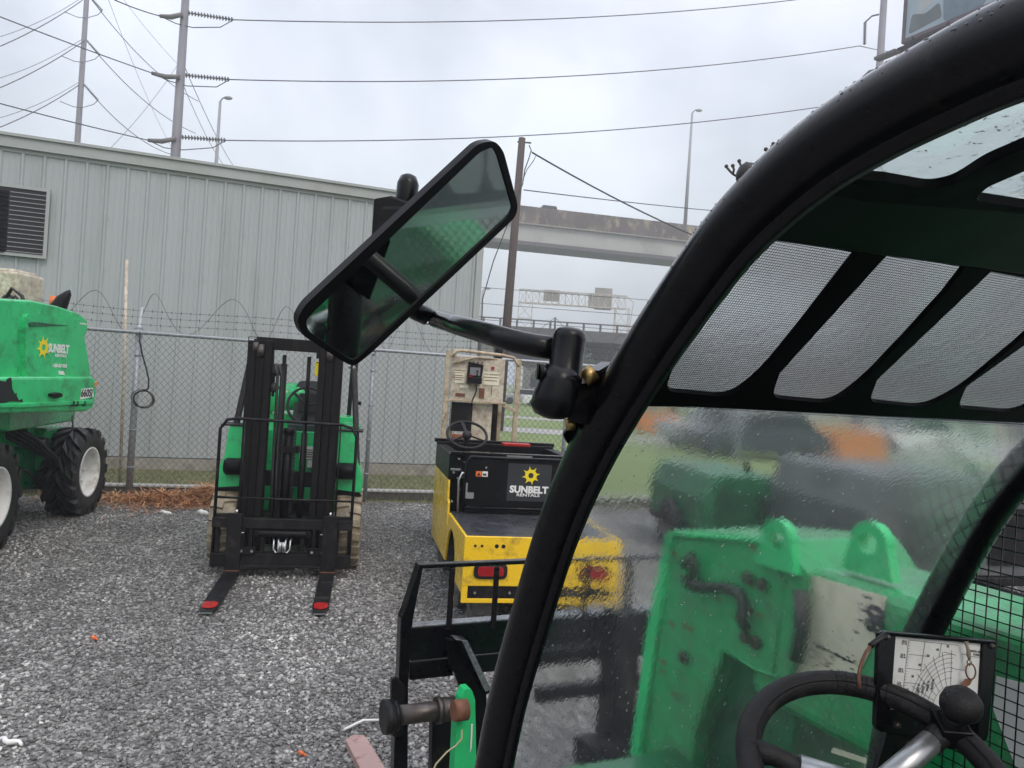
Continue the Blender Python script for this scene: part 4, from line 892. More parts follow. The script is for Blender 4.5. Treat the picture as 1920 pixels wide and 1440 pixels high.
# on top
p = at(8, 545, 8.4); mb = MB(); mb.box(p + Vector((-.15, .2, .0)), (.62, .5, .42)); mb.box(p + Vector((-.15, .2, .22)), (.5, .42, .05)); cb = mb.build('cream_box', 'cream_light', bl_, bevel=.03)
mb = MB(); mb.tube([p + Vector((.05, -.1, -.15)), p + Vector((.16, -.12, .02)), p + Vector((.26, -.1, -.05)), p + Vector((.34, -.1, -.28))], .02, 7); mb.tube([p + Vector((.1, -.15, -.2)), p + Vector((.22, -.15, -.06)), p + Vector((.42, -.1, -.3))], .014, 7)
mb.ball(p + Vector((.1, -.08, -.14)), .09, 12, (1, .6, 1.1)); mb.build('hose', 'rubber', bl_)
c_ = at(113, 580, 7.9); mb = MB(); mb.tube([c_ + Vector((-.03, 0, -.06)), c_ + Vector((-.02, 0, .02)), c_ + Vector((.02, 0, .10)), c_ + Vector((.07, 0, .17)), c_ + Vector((.085, 0, .205))], [.085, .08, .065, .035, .006], 12); mb.build('exhaust_cowl', 'plastic_black', bl_)
c_ = at(101, 566, 8.1); mb = MB(); mb.cyl(c_ - Wd(.06), c_ + Wd(.06), .045, .04, 14); mb.build('beacon', 'decal_orange', bl_)
# chassis and turret under the hood
mb = MB(); cc = BO + Wd(0)
def LB(lo, hi): # local box
    Mx = ROOTM[bl_.name]; lo = Vector(lo); hi = Vector(hi); c__ = Mx @ ((lo + hi) / 2); mb.box(c__, hi - lo, Matrix.Rotation(A0, 3, 'Z'))
LB((-.62, -.95, .36), (.62, .95, .82)); LB((-.78, -1.15, .30), (.78, -.85, .66)); LB((-.78, .85, .30), (.78, 1.15, .66)); mb.build('chassis', 'dark_green', bl_, bevel=.03)
mb = MB(); LB((-.5, -.5, .82), (.5, .6, 1.1)); LB((-1.1, -.8, 1.1), (.9, .9, 1.3)); mb.build('turntable', 'green_worn', bl_, bevel=.02)
mb = MB(); LB((.35, .62, .55), (.72, 1.1, 1.02)); LB((.42, .45, .78), (.60, .62, 1.2)); mb.build('steering_knuckle', 'green_worn', bl_, bevel=.03)
Lc = lambda p: ROOTM[bl_.name] @ Vector(p)
mb = MB(); mb.cyl(Lc((.55, .55, .85)), Lc((.75, .55, .85)), .08, n=16); mb.cyl(Lc((.4, .7, .52)), Lc((.95, .95, .52)), .12, n=16); mb.build('axle_hub', 'bare_steel', bl_)
mb = MB()
for k in range(4):
    o_ = .03 * k; mb.tube([Lc((.1 + o_, .0, 1.10)), Lc((.42 + o_, .1, 1.02 + o_)), Lc((.66 + o_, .25, .85 + o_)), Lc((.80 + o_, .45, .72)), Lc((.76 + o_, .6, .5)), Lc((.62, .8, .42 + o_))], .022, 8)
mb.tube([Lc((.2, -.2, .9)), Lc((.5, -.1, .75)), Lc((.7, .2, .6)), Lc((.72, .55, .38))], .018, 8); mb.build('hydraulic_hose', 'rubber', bl_)
mb = MB(); h0 = T([(136, 779)], .03)[0]; mb.tube([h0, h0 - Wd(.05), h0 + hx * .02 - Wd(.09), h0 - Wd(.16)], .008, 6); mb.build('hook', 'bare_steel', bl_)
# boom stub beyond the frame
mb = MB(); LB((-1.0, -1.0, 1.45), (-.6, 4.5, 1.9)); mb.build('boom', 'green_paint', bl_, bevel=.03)
# ------------------------------------------------------------------ forklift, built around its own ground point
FA = R(10.65)
fk = thing('forklift', 'green forklift with black mast, red-tipped forks and dirty cream tyres facing the viewer', 'forklift', (-1.935, 6.80, 0), FA)
K = dict(parent=fk, local=True)
# mast: outer, middle, inner channels
mb = MB()
def chan(x, y, w_, d_, z0, z1, op):
    """C-section upright; op = side the open face looks to"""
    mb.b2((x - w_ / 2, y - d_ / 2, z0), (x + w_ / 2, y - d_ / 2 + .014, z1)); mb.b2((x - w_ / 2, y + d_ / 2 - .014, z0), (x + w_ / 2, y + d_ / 2, z1))
    mb.b2((x - op * (w_ / 2), y - d_ / 2 + .014, z0), (x - op * (w_ / 2 - .016), y + d_ / 2 - .014, z1)) if op else None
for s in (-1, 1):
    mb = MB(); chan(s * .375, .22, .085, .17, .12, 2.09, s * -1); mb.b2((s * .375 - .03, .12, .12), (s * .375 + .03, .145, 2.05)); mb.build('mast_upright', 'mast_steel', bevel=.004, **K)
    mb = MB(); chan(s * .30, .20, .065, .15, .10, 2.06, s * -1); mb.build('mast_upright', 'mast_steel', bevel=.004, **K)
    mb = MB(); chan(s * .235, .17, .06, .14, .08, 2.10, s * -1); mb.b2((s * .235 - .028, .09, .1), (s * .235 + .028, .10, 2.1)); mb.build('mast_upright', 'mast_steel', bevel=.004, **K)
for (z, y, hh_) in ((2.02, .22, .11), (1.86, .32, .0), (.78, .26, .14), (.34, .24, .16)):
    if hh_: MB().b2((-.36, y, z), (.36, y + .05, z + hh_)).build('mast_crossbar', 'mast_steel', bevel=.006, **K)
mb = MB()
for s in (-1, 1): mb.lathe([(0, -.03), (.055, -.03), (.06, -.01), (.06, .01), (.055, .03), (0, .03)], (s * .30, .13, 2.0), (1, 0, 0), 18); mb.lathe([(0, -.02), (.045, -.02), (.045, .02), (0, .02)], (s * .345, .12, 2.03), (1, 0, 0), 18)
mb.build('chain_sheave', 'bare_steel', **K)
for s in (-1, 1):
    mb = MB(); mb.cyl((s * .11, .27, .25), (s * .11, .27, 1.28 if s > 0 else 1.9), .03, n=14); mb.cyl((s * .11, .27, 1.28), (s * .11, .27, 1.98), .018, n=12); mb.build('lift_cylinder', 'mast_steel', **K)
mb = MB(); mb.cyl((-.02, .2, .45), (-.02, .2, 1.27), .045, n=16); mb.cyl((-.02, .2, 1.27), (-.02, .2, 1.32), .052, n=16); mb.b2((-.10, .14, 1.1), (.08, .26, 1.16)); mb.build('free_lift_cylinder', 'mast_steel', **K)
mb = MB()
for s in (-1, 1):
    for k in range(46): z = .5 + k * .0175; mb.b2((s * .055 - .016 + (-.02), .13, z), (s * .055 + .016 - .02, .145, z + (.013 if k % 2 else .011)))
mb.build('lift_chain', 'black_worn', **K)
mb = MB()
for dx in (-.015, .02): mb.tube([(-.10 + dx, .1, .45), (-.12 + dx, .12, .9), (-.125 + dx, .12, 1.5), (-.13 + dx, .12, 1.8), (-.16 + dx, .12, 1.88), (-.2 + dx, .14, 1.85), (-.2 + dx, .16, 1.6)], .013, 8)
mb.ball((-.16, .14, 1.84), .06, 12, (1, .5, 1)); mb.ball((-.17, .14, 1.68), .045, 12, (1, .5, 1)); mb.build('hydraulic_hose', 'rubber', **K)
# carriage and side shifter
def slotplate(mb, s):
    x0_, x1_ = s * .59, s * .43; lo, hi = min(x0_, x1_), max(x0_, x1_)
    o = [Vector((lo, .02, .10)), Vector((hi, .02, .10)), Vector((hi, .02, .56)), Vector((lo, .02, .56))]
    hole = round_poly([Vector((lo + .055, .02, .2)), Vector((hi - .03, .02, .2)), Vector((hi - .03, .02, .45)), Vector((lo + .055, .02, .45))], .035, 4)
    mb.prism(o, (0, .03, 0), [hole])
mb = MB(); mb.b2((-.60, -.01, .44), (.60, .05, .53)); mb.b2((-.60, -.01, .10), (.60, .05, .22)); mb.b2((-.37, -.02, .08), (.12, .045, .12)); mb.b2((.12, -.02, .10), (.37, .045, .12)); slotplate(mb, -1); slotplate(mb, 1); mb.build('carriage', 'black_worn', bevel=.006, **K)
mb = MB(); mb.b2((-.22, -.005, .22), (.22, .02, .24)); mb.cyl((-.2, -.01, .40), (.2, -.01, .40), .028, n=14); mb.b2((-.24, -.03, .37), (-.2, .02, .43)); mb.b2((.2, -.03, .37), (.24, .02, .43))
for s in (-1, 1): mb.b2((s * .17 - .02, -.01, .24), (s * .17 + .02, .03, .38)); mb.b2((s * .3 - .08, -.025, .21), (s * .3 + .08, .0, .28)); mb.b2((s * .27 - .015, -.02, .28), (s * .27 + .015, .03, .44)); mb.b2((s * .33 - .015, -.02, .28), (s * .33 + .015, .03, .44))
mb.build('side_shifter', 'mast_steel', bevel=.004, **K)
mb = MB()
for s in (-1, 1):
    mb.cyl((s * .37 - .05, -.03, .405), (s * .37 + .05, -.03, .405), .007, n=8)
    for dx in (-.04, .05): mb.cyl((s * .3 + dx, -.035, .245), (s * .3 + dx, -.02, .245), .013, n=8)
    mb.cyl((s * .4, .0, .56), (s * .4, .0, .60), .012, n=8)
mb.build('bolts', 'bright_steel', **K)
mb = MB()
for x in (-.07, -.03, .03, .07):
    mb.tube([(x * 1.2, .03, .36), (x, -.02, .34), (x, -.035, .27), (x * .7 + .0, -.035, .24), (x * .35, -.035, .245), (x * .3, -.03, .33)], .009, 7)
mb.build('couplings', 'brushed_steel', **K)
# load backrest
mb = MB(); pts = [(-.585, .02, .10), (-.585, .02, 1.30), (-.53, .02, 1.38), (-.45, .02, 1.395), (.0, .02, 1.39), (.45, .02, 1.385), (.54, .02, 1.36), (.585, .02, 1.28), (.585, .02, .10)]
mb.tube(pts, .014, 8); mb.cyl((-.585, .02, .70), (.585, .02, .70), .010, n=8)
for x in (-.38, .12, .44): mb.cyl((x, .02, .55), (x, .02, 1.39), .007, n=8)
mb.build('load_backrest', 'black_worn', **K)
# forks
for s, tp in ((-1, 'decal'), (1, 'd')):
    mb = MB(); x = s * .405
    mb.b2((x - .062, -.055, .035), (x + .062, -.018, .575)); sec = [(-.055, .03, .075), (-.35, .03, .07), (-1.0, .03, .05), (-1.12, .03, .04)]
    for i in range(3):
        ya, za, zb_ = sec[i]; yb, _, zc = sec[i + 1]; wa = .062 if i < 2 else .062; wb = .062 if i < 2 else .044
        mb._a([(x - wa, ya, .028), (x + wa, ya, .028), (x + wb, yb, .028), (x - wb, yb, .028), (x - wa, ya, zb_), (x + wa, ya, zb_), (x + wb, yb, zc), (x - wb, yb, zc)], [(0, 1, 2, 3), (4, 5, 6, 7), (0, 1, 5, 4), (1, 2, 6, 5), (2, 3, 7, 6), (3, 0, 4, 7)])
    fr = mb.build('fork', 'black_worn', bevel=.004, **K)
    mb = MB(); mb.prism(round_poly([Vector((x - .055, -.915, .0570)), Vector((x + .02, -.905, .0570)), Vector((x + .056, -.93, .0562)), Vector((x + .050, -1.03, .0520)), Vector((x + .01, -1.055, .0505)), Vector((x - .048, -1.04, .0515))], .022), (0, 0, .003)); mb.build('red_tip', 'red_paint', fr, local=True)
    mb = MB(); mb.prism([Vector((x - .046, -1.121, .030)), Vector((x + .046, -1.121, .030)), Vector((x + .046, -1.121, .040)), Vector((x - .046, -1.121, .040))], (0, -.004, 0)); mb.build('worn_edge', 'brushed_steel', fr, local=True)
    mb = MB(); mb.b2((x - .063, -.062, .074), (x + .063, -.056, .082)); mb.build('rust_line', 'rust', fr, local=True)
# wheels
for s in (-1, 1):
    c_ = ROOTM[fk.name] @ Vector((s * .555, .52, .362)); tyre_parts(fk, c_, ex * s if False else (Matrix.Rotation(FA, 3, 'Z') @ Vector((s, 0, 0))), .368, .235, 'cream_rubber', 'green_worn', 18, .022, .5, dish=.0, lugang=.1)
    c_ = ROOTM[fk.name] @ Vector((s * .50, 2.05, .27)); tyre_parts(fk, c_, Matrix.Rotation(FA, 3, 'Z') @ Vector((s, 0, 0)), .275, .18, 'cream_rubber', 'green_worn', 14, .018, .5, dish=.0, lugang=.1)
# body
def mir(pts): return pts
mb = MB()
for s in (-1, 1):
    f_ = round_poly([Vector((s * .38, .40, .72)), Vector((s * .66, .40, .72)), Vector((s * .665, .40, .86)), Vector((s * .60, .40, 1.02)), Vector((s * .575, .40, 1.30)), Vector((s * .38, .40, 1.30))], .03)
    mb.prism(f_, (0, .62, 0))
mb.b2((-.40, .62, .35), (.40, .70, 1.26)); mb.build('cowl', 'green_paint', bevel=.015, **K)
mb = MB(); mb.b2((-.58, 1.0, .42), (.58, 2.1, 1.16)); mb.build('body', 'green_paint', bevel=.05, **K)
mb = MB(); cw = round_poly([Vector((-.56, 1.9, .35)), Vector((.56, 1.9, .35)), Vector((.56, 2.55, .35)), Vector((-.56, 2.55, .35))], .25, 6); mb.prism(cw, (0, 0, 1.0)); mb.build('counterweight', 'green_paint', bevel=.06, seg=3, **K)
mb = MB()
for s in (-1, 1): mb.prism([Vector((s * .42, .37, .75)), Vector((s * .64, .37, .73)), Vector((s * .66, .37, .70)), Vector((s * .42, .37, .70))], (0, .62, 0)); mb.b2((s * .52 - .13, .39, 1.298), (s * .52 + .12, .7, 1.312))
mb.build('fender_lip', 'black_paint', bevel=.004, **K)
mb = MB(); mb.b2((-.20, .58, .35), (.36, .615, .60)); mb.b2((-.32, .35, .22), (.32, .62, .5)); mb.build('drive_axle', 'black_worn', bevel=.02, **K)
mb = MB(); mb.b2((.05, .605, 1.0), (.22, .615, 1.12)); mb.b2((.13, .603, .92), (.20, .613, .99)); mb.build('paper_label', 'decal_white', **K)
mb = MB(); 
for r_ in range(4): mb.b2((.07, .600, 1.02 + r_ * .022), (.20 - (r_ % 2) * .03, .604, 1.027 + r_ * .022))
mb.build('label_print', 'ink', **K)
for s in (-1, 1):
    mb = MB(); mb.lathe([(0, -.09), (.06, -.09), (.078, -.07), (.078, .07), (.06, .09), (0, .09)], (s * .50, .36, .93), (1, 0, 0), 18); mb.b2((s * .46 - .1, .34, .88), (s * .46 + .12, .44, .93)); mb.build('tilt_cylinder', 'black_paint', **K)
# seat, tank, steering
mb = MB(); mb.prism(round_poly([Vector((-.14, 1.25, 1.14)), Vector((.34, 1.25, 1.14)), Vector((.34, 1.75, 1.14)), Vector((-.14, 1.75, 1.14))], .08), (0, 0, .14)); st_ = mb.build('seat', 'vinyl', bevel=.03, **K)
mb = MB(); mb.prism(round_poly([Vector((-.14, 1.72, 1.25)), Vector((.34, 1.72, 1.25)), Vector((.32, 1.80, 1.74)), Vector((-.12, 1.80, 1.74))], .09), (0, .12, 0)); mb.build('backrest', 'vinyl', st_, bevel=.03, local=True)
mb = MB(); mb.prism(round_poly([Vector((-.08, 1.66, 1.4)), Vector((.28, 1.66, 1.4)), Vector((.28, 1.68, 1.60)), Vector((-.08, 1.68, 1.60))], .03), (0, .08, 0)); mb.build('lumbar_pad', 'grip', st_, bevel=.02, local=True)
mb = MB(); c_ = Vector((.06, 1.02, 1.50)); nx = Vector((1, 0, 0)); ny = Vector((0, .35, .94)).normalized()
mb.tube([c_ + (nx * math.cos(a) + ny * math.sin(a) * 1) * .19 for a in [i * math.pi / 14 for i in range(28)]], .014, 8, closed=True)
for a in (.3, 2.4, 4.5): mb.tube([c_, c_ + (nx * math.cos(a) + ny * math.sin(a)) * .18], .014, 6)
mb.build('steering_wheel', 'grip', **K)
mb = MB(); mb.tube([(-.42, 1.9, 1.52), (-.1, 1.9, 1.56)], .155, 20); mb.ball((-.42, 1.9, 1.52), .155, 16); mb.ball((-.1, 1.9, 1.56), .155, 16); mb.build('gas_tank', 'green_paint', **K)
mb = MB(); mb.tube([(.50, 1.0, 1.2), (.56, 1.0, 1.30), (.60, 1.0, 1.33)], .03, 8); mb.cyl((.48, .9, 1.16), (.48, .9, 1.36), .05, n=12); mb.b2((.42, .8, 1.3), (.6, 1.1, 1.34)); mb.build('control_console', 'green_paint', bevel=.01, **K)
mb = MB(); mb.b2((.06, 1.86, 1.80), (.32, 1.90, 1.96)); yb_ = mb.build('warning_sign', 'decal_yellow', bevel=.004, **K)
mb = MB(); mb.b2((.07, 1.853, 1.945), (.31, 1.858, 1.955)); mb.b2((.12, 1.853, 1.86), (.18, 1.858, 1.91)); mb.b2((.2, 1.853, 1.83), (.24, 1.858, 1.85)); mb.build('sign_print', 'ink', yb_, local=True)
# overhead guard
mb = MB()
for s in (-1, 1):
    mb.bar((s * .60, .62, .95), (s * .50, 1.02, 2.0), .05, .05); mb.bar((s * .50, 1.02, 2.0), (s * .47, 1.12, 2.10), .055, .055); mb.bar((s * .47, 1.1, 2.11), (s * .47, 2.35, 2.11), .06, .05); mb.bar((s * .47, 2.35, 2.11), (s * .45, 2.42, 1.2), .05, .05)
for y in (1.1, 2.35): mb.b2((-.50, y - .035, 2.085), (.50, y + .035, 2.14))
for k in range(8): mb.b2((-.40 + k * .11, 1.13, 2.10), (-.37 + k * .11, 2.32, 2.125))
mb.build('overhead_guard', 'black_worn', bevel=.006, **K)
mb = MB(); mb.lathe([(0, -.03), (.05, -.025), (.066, 0), (.066, .02), (0, .05)], (-.45, 1.0, 2.02), (0, 1, 0), 20); hl = mb.build('headlight', 'clear_lens', **K)
mb = MB(); mb.tube([(-.53, .93, 1.9), (-.53, .93, 2.15), (-.38, .93, 2.15), (-.38, .93, 1.9)], .006, 6, closed=True); mb.cyl((-.53, .93, 2.03), (-.38, .93, 2.03), .005, n=6); mb.build('lamp_guard', 'black_paint', hl, local=True)
mb = MB(); mb.b2((.12, 1.04, 1.98), (.24, 1.09, 2.07)); mb.b2((.10, 1.05, 2.06), (.26, 1.08, 2.09)); mb.build('rear_view_camera', 'plastic_black', bevel=.008, **K)
mb = MB(); mb.cyl((.53, .98, 1.62), (.53, .98, 2.05), .014, n=8); mb.tube([(.53, .98, 1.62), (.53, .98, 1.56), (.60, .98, 1.55)], .02, 8); mb.build('grab_handle', 'black_paint', **K)
# ------------------------------------------------------------------ yellow burden carrier
CA = R(11.8); CO = Vector((.318, 5.72, 0))
ct = thing('utility_cart', 'yellow flatbed utility cart with a black upright panel and steering wheel', 'utility cart', tuple(CO), CA)
K = dict(parent=ct, local=True); ZD = .725
# lower side panels and rear
hw = .60
def diamond_mat(): pass
mb = MB(); mb.b2((-hw, 0, .36), (hw, .02, ZD)); mb.build('rear_panel', 'tread_yellow', bevel=.006, **K)
mb = MB(); mb.b2((-hw, .004, .235), (hw, .025, .268)); mb.b2((-hw, .004, .262), (-hw + .045, .025, .365)); mb.b2((hw - .045, .004, .262), (hw, .025, .365)); mb.build('bumper_frame', 'yellow_paint', bevel=.004, **K)
mb = MB(); mb.b2((-hw + .045, .012, .262), (hw - .045, .035, .358)); 
bpn = mb.build('bumper_pad', 'black_worn', bevel=.004, **K)
mb = MB()
for x in (-.50, -.24, .24, .50): mb.cyl((x, .0, .31), (x, .013, .31), .010, n=10)
mb.build('bolts', 'bright_steel', bpn, local=True)
for s in (-1, 1):
    mb = MB(); x = s * hw
    pr = [(0.021, .235), (.021, ZD), (.06, ZD), (.95, ZD), (.97, .60), (1.05, .60), (1.07, .80), (1.12, .82), (1.14, 1.0), (1.30, 1.02), (1.30, .30), (1.22, .30)] + [(.98 + .24 * math.cos(t), .30 + .24 * math.sin(t)) for t in [i * math.pi / 10 for i in range(1, 10)]] + [(.72, .30), (.12, .30), (.08, .235)]
    pr = [(0.021, .30), (.021, ZD), (.95, ZD), (.97, .62), (1.04, .62), (1.06, .80), (1.12, .82), (1.14, .98), (2.2, .98), (2.2, .30), (1.05, .30)] + [(.72 + .30 * math.cos(t), .30 + .33 * math.sin(t)) for t in [i * math.pi / 10 for i in range(1, 10)]] + [(.42, .30)]
    mb.prism([Vector((x, a, z)) for a, z in pr], (-s * .02, 0, 0)); mb.build('side_panel', 'tread_yellow' if s < 0 else 'yellow_paint', bevel=.004, **K)
mb = MB(); mb.b2((-hw + .021, .021, ZD - .02), (hw - .021, 1.05, ZD - .004)); mb.build('deck', 'deck_grey', bevel=.003, **K)
mb = MB()
for (x, z) in ((-.52, .655), (-.47, .655), (-.36, .655), (-.31, .655)): mb.cyl((x, -.003, z), (x, .0, z), .010 if x < -.4 else .015, n=10)
mb.build('panel_holes', 'decal_black', **K)
for s in (-1, 1):
    mb = MB(); cx = s * .395; mb.prism(round_poly([Vector((cx - .125, -.014, .415)), Vector((cx + .125, -.014, .415)), Vector((cx + .125, -.014, .53)), Vector((cx - .125, -.014, .53))], .045), (0, .0145, 0)); tl = mb.build('taillight', 'decal_black', bevel=.004, **K)
    mb = MB(); mb.prism(round_poly([Vector((cx - .098, -.022, .437)), Vector((cx + .098, -.022, .437)), Vector((cx + .098, -.022, .508)), Vector((cx - .098, -.022, .508))], .028), (0, .01, 0)); mb.build('lens', 'red_lens', tl, bevel=.004, local=True)
for (x, y) in ((-.47, .72), (.47, .72), (-.45, 2.0), (.45, 2.0)):
    c_ = ROOTM[ct.name] @ Vector((x, y, .215)); tyre_parts(ct, c_, Matrix.Rotation(CA, 3, 'Z') @ Vector((1 if x > 0 else -1, 0, 0)), .218, .15, 'grey_rubber', 'bare_steel', 30, .006, .5, dish=0, lugang=0, block=False)
c_ = ROOTM[ct.name] @ Vector((-.40, .30, .20)); tyre_parts(ct, c_, Matrix.Rotation(CA, 3, 'Z') @ Vector((-1, 0, 0)), .2, .17, 'grey_rubber', 'bare_steel', 30, .005, .5, dish=0, lugang=0, block=False)
MB().b2((-.3, .1, .22), (.3, 2.1, .5)).build('chassis', 'black_worn', bevel=.01, **K)
# upright panel with the hire company's mark
py = .98
mb = MB(); mb.prism(round_poly([Vector((-.46, py, ZD + .0)), Vector((.60, py, ZD)), Vector((.60, py, 1.195)), Vector((-.46, py, 1.195))], [.01, .01, .04, .06]), (0, .03, 0)); pn = mb.build('upright_panel', 'black_paint', bevel=.006, **K)
mb = MB(); mb.tube([(-.475, py - .01, ZD + .01), (-.475, py - .01, 1.15), (-.44, py - .01, 1.205), (.60, py - .01, 1.21)], .013, 8); mb.tube([(-.47, py - .03, ZD + .05), (.60, py - .03, ZD + .05)], .012, 8); mb.build('panel_frame', 'black_gloss', pn, local=True)
mb = MB(); mb.b2((-.47, py - .05, ZD + .13), (-.40, py - .02, ZD + .18)); mb.b2((-.47, py - .04, ZD + .16), (-.455, py - .02, ZD + .26)); mb.tube([(-.52, py, ZD + .0), (-.53, py, 1.0), (-.50, py, 1.07), (-.47, py, 1.05), (-.475, py, ZD + .1)], .01, 8); mb.build('latch', 'brushed_steel', pn, local=True)
cx = .085
mb = MB(); mb.prism([Vector((cx - .19, py - .0015, .84)), Vector((cx + .20, py - .0015, .84)), Vector((cx + .20, py - .0015, 1.165)), Vector((cx - .19, py - .0015, 1.165))], (0, .001, 0)); mb.build('decal', 'vinyl', pn, local=True)
Xl, Yl = Vector((1, 0, 0)), Vector((0, 0, 1))
mb = MB(); sunburst(mb, (cx + .015, py - .002, 1.065), Xl, Yl, .083, .002); mb.build('sun_mark', 'decal_yellow', pn, local=True)
mb = MB(); mb.text('SUNBELT', .077, plane_m(Vector((cx + .005, py - .0035, .939)), Xl, Yl), off=.0036, sxy=(1.08, 1.05)); mb.text('RENTALS', .035, plane_m(Vector((cx + .0, py - .0035, .893)), Xl, Yl), off=.0008, sxy=(1.45, 1)); mb.text('.', .04, plane_m(Vector((cx + .185, py - .0035, .915)), Xl, Yl)); mb.build('lettering', 'decal_white', pn, local=True)
mb = MB(); mb.b2((-.385, py - .003, 1.04), (-.335, py, 1.085)); st1 = mb.build('warning_sticker', 'decal_orange', pn, local=True); mb = MB(); mb.b2((-.33, py - .003, 1.04), (-.282, py, 1.085)); mb.build('white_sticker', 'decal_white', pn, local=True)
mb = MB(); mb.prism([Vector((-.376, py - .005, 1.048)), Vector((-.344, py - .005, 1.048)), Vector((-.36, py - .005, 1.077))], (0, .001, 0)); mb.prism([Vector((-.325, py - .005, 1.05)), Vector((-.29, py - .005, 1.048)), Vector((-.30, py - .005, 1.077)), Vector((-.306, py - .005, 1.06)), Vector((-.32, py - .005, 1.075))], (0, .001, 0)); mb.build('sticker_print', 'decal_black', pn, local=True)
mb = MB()
for (x, z) in ((-.30, 1.12), (.44, 1.12), (-.43, .78)): mb.cyl((x, py - .006, z), (x, py, z), .009, n=8)
mb.build('bolts', 'bright_steel', pn, local=True)
# cowl, seat base and column in front
mb = MB(); mb.b2((-.60, 1.14, .985), (-.50, 2.2, 1.21)); mb.b2((.50, 1.14, .985), (.60, 2.2, 1.21)); mb.b2((-.60, 2.14, .985), (.60, 2.2, 1.23)); mb.b2((-.56, 1.2, .5), (.56, 2.14, 1.0)); mb.build('cockpit_tub', 'black_paint', bevel=.008, **K)
mb = MB(); mb.b2((-.60, 1.10, 1.205), (.60, 1.16, 1.235)); mb.b2((-.62, 2.18, 1.22), (.62, 2.24, 1.26)); mb.build('top_rail', 'black_gloss', bevel=.005, **K)
mb = MB(); mb.prism(round_poly([Vector((-.42, 1.25, 1.0)), Vector((.42, 1.25, 1.0)), Vector((.42, 1.6, 1.0)), Vector((-.42, 1.6, 1.0))], .05), (0, 0, .1)); mb.build('seat', 'vinyl', bevel=.02, **K)
mb = MB()
for (x, z) in ((-.52, 1.17), (-.56, 1.05), (-.52, 1.0), (-.5, .9), (-.56, .8)): mb.cyl((x, 1.095, z), (x, 1.14, z), .010, n=8)
mb.b2((-.59, 1.09, 1.07), (-.50, 1.1, 1.09)); mb.build('bolts', 'bright_steel', **K)
mb = MB(); mb.b2((-.1, 1.098, 1.208), (.13, 1.1, 1.222)); 
mb.build('instrument_strip', 'brushed_steel', **K)
c_ = Vector((-.37, 1.72, 1.34)); nx = Vector((1, 0, 0)); ny = Vector((0, .80, .60)).normalized(); nn = nx.cross(ny)
mb = MB(); mb.tube([c_ + (nx * math.cos(a) + ny * math.sin(a)) * .19 for a in [i * math.pi / 16 for i in range(32)]], .0135, 8, closed=True)
for a in (1.75, 3.7, -.45): mb.bar(c_, c_ + (nx * math.cos(a) + ny * math.sin(a)) * .185, .03, .014)
mb.lathe([(0, .03), (.03, .03), (.045, .01), (.045, -.02)], c_, nn, 16); mb.tube([c_, c_ - nn * .3], .022, 10); mb.build('steering_wheel', 'grip', **K)
mb = MB(); mb.b2((.02, 1.9, 1.235), (.30, 2.0, 1.265)); mb.build('red_strap', 'red_paint', bevel=.006, **K)
# ------------------------------------------------------------------ cream order picker behind the cart
PA = R(9); Yp = 8.35
pc = at(905, 850, Yp); PO = Vector((pc.x, pc.y, 0))
op = thing('platform_lift', 'dirty cream one person platform lift with a control box standing behind the yellow cart', 'platform lift', tuple(PO), PA)
K = dict(parent=op, local=True); k_ = Yp / F
# local x from pixel at the cage top: width 833..980
def X(u, v=700): q = at(u, v, Yp); return (q - PO).dot(Vector((math.cos(PA), math.sin(PA), 0)))
def Zp(v, u=905): return at(u, v, Yp).z
zt = Zp(660); 
mb = MB(); mb.b2((-.42, -.1, .12), (.42, 1.1, .80)); mb.build('base', 'cream_paint', bevel=.03, **K)
for (x, y) in ((-.36, .05), (.36, .05), (-.36, .95), (.36, .95)):
    mb = MB(); mb.lathe([(0, 0), (.08, 0), (.11, -.01), (.12, -.03), (.12, -.09), (.1, -.1), (0, -.1)], (x, y, .12), (1 if x > 0 else -1, 0, 0), 18); mb.build('wheel', 'grey_rubber', **K)
xl, xr = X(838), X(974)
# cage posts
for (x, w_, y, z0, zt_) in ((xl, .05, 0, .8, zt), (xl + .10, .04, .35, .8, zt + .03), (xr - .13, .04, .35, .9, zt - .1), (xr, .055, 0, .8, zt - .05)):
    MB().b2((x - w_ / 2, y, z0), (x + w_ / 2, y + .04, zt_)).build('cage_post', 'cream_paint', bevel=.006, **K)
mb = MB(); mb.tube([(xl + .04, 0, zt - .08), (xl + .08, 0, zt - .01), (xl + .16, 0, zt + .0), (xr - .18, .05, zt - .02), (xr - .06, .02, zt - .04), (xr, 0, zt - .13)], .018, 8); mb.tube([(xl + .04, 0, zt - .15), (xl + .3, .0, zt - .06), (xr - .18, .05, zt - .07)], .012, 8)
mb.tube([(xl, .0, zt - .7), (xl - .03, -.03, zt - .74), (xl, -.04, zt - .78)], .01, 6); mb.build('top_rail', 'cream_paint', **K)
mb = MB(); mb.b2((xl, 0, Zp(756)), (xr - .12, .03, Zp(752))); mb.bar((xr - .15, .04, Zp(757)), (xr, .0, Zp(769)), .03, .035); mb.build('mid_rail', 'cream_paint', bevel=.004, **K)
mb = MB(); mb.b2((xl + .05, .03, Zp(756)), (xr - .15, .055, zt - .06)); bpnl = mb.build('control_panel', 'cream_light', bevel=.006, **K)
mb = MB(); mb.b2((X(886), .10, .85), (X(930), .13, Zp(757))); mb.build('lower_panel', 'cream_light', bevel=.005, **K)
mb = MB(); mb.b2((X(846, 780), .06, Zp(812)), (X(886, 780), .09, Zp(757))); mb.build('black_mat', 'black_worn', bevel=.004, **K)
mb = MB(); mb.b2((X(928), .35, .8), (X(936), .40, zt - .1)); mb.b2((X(938), .55, .8), (X(944), .65, zt + .2)); mb.build('mast_rail', 'bare_steel', **K)
MB().b2((X(940), .5, .8), (X(953), .75, zt + .12)).build('mast', 'black_worn', bevel=.01, **K)
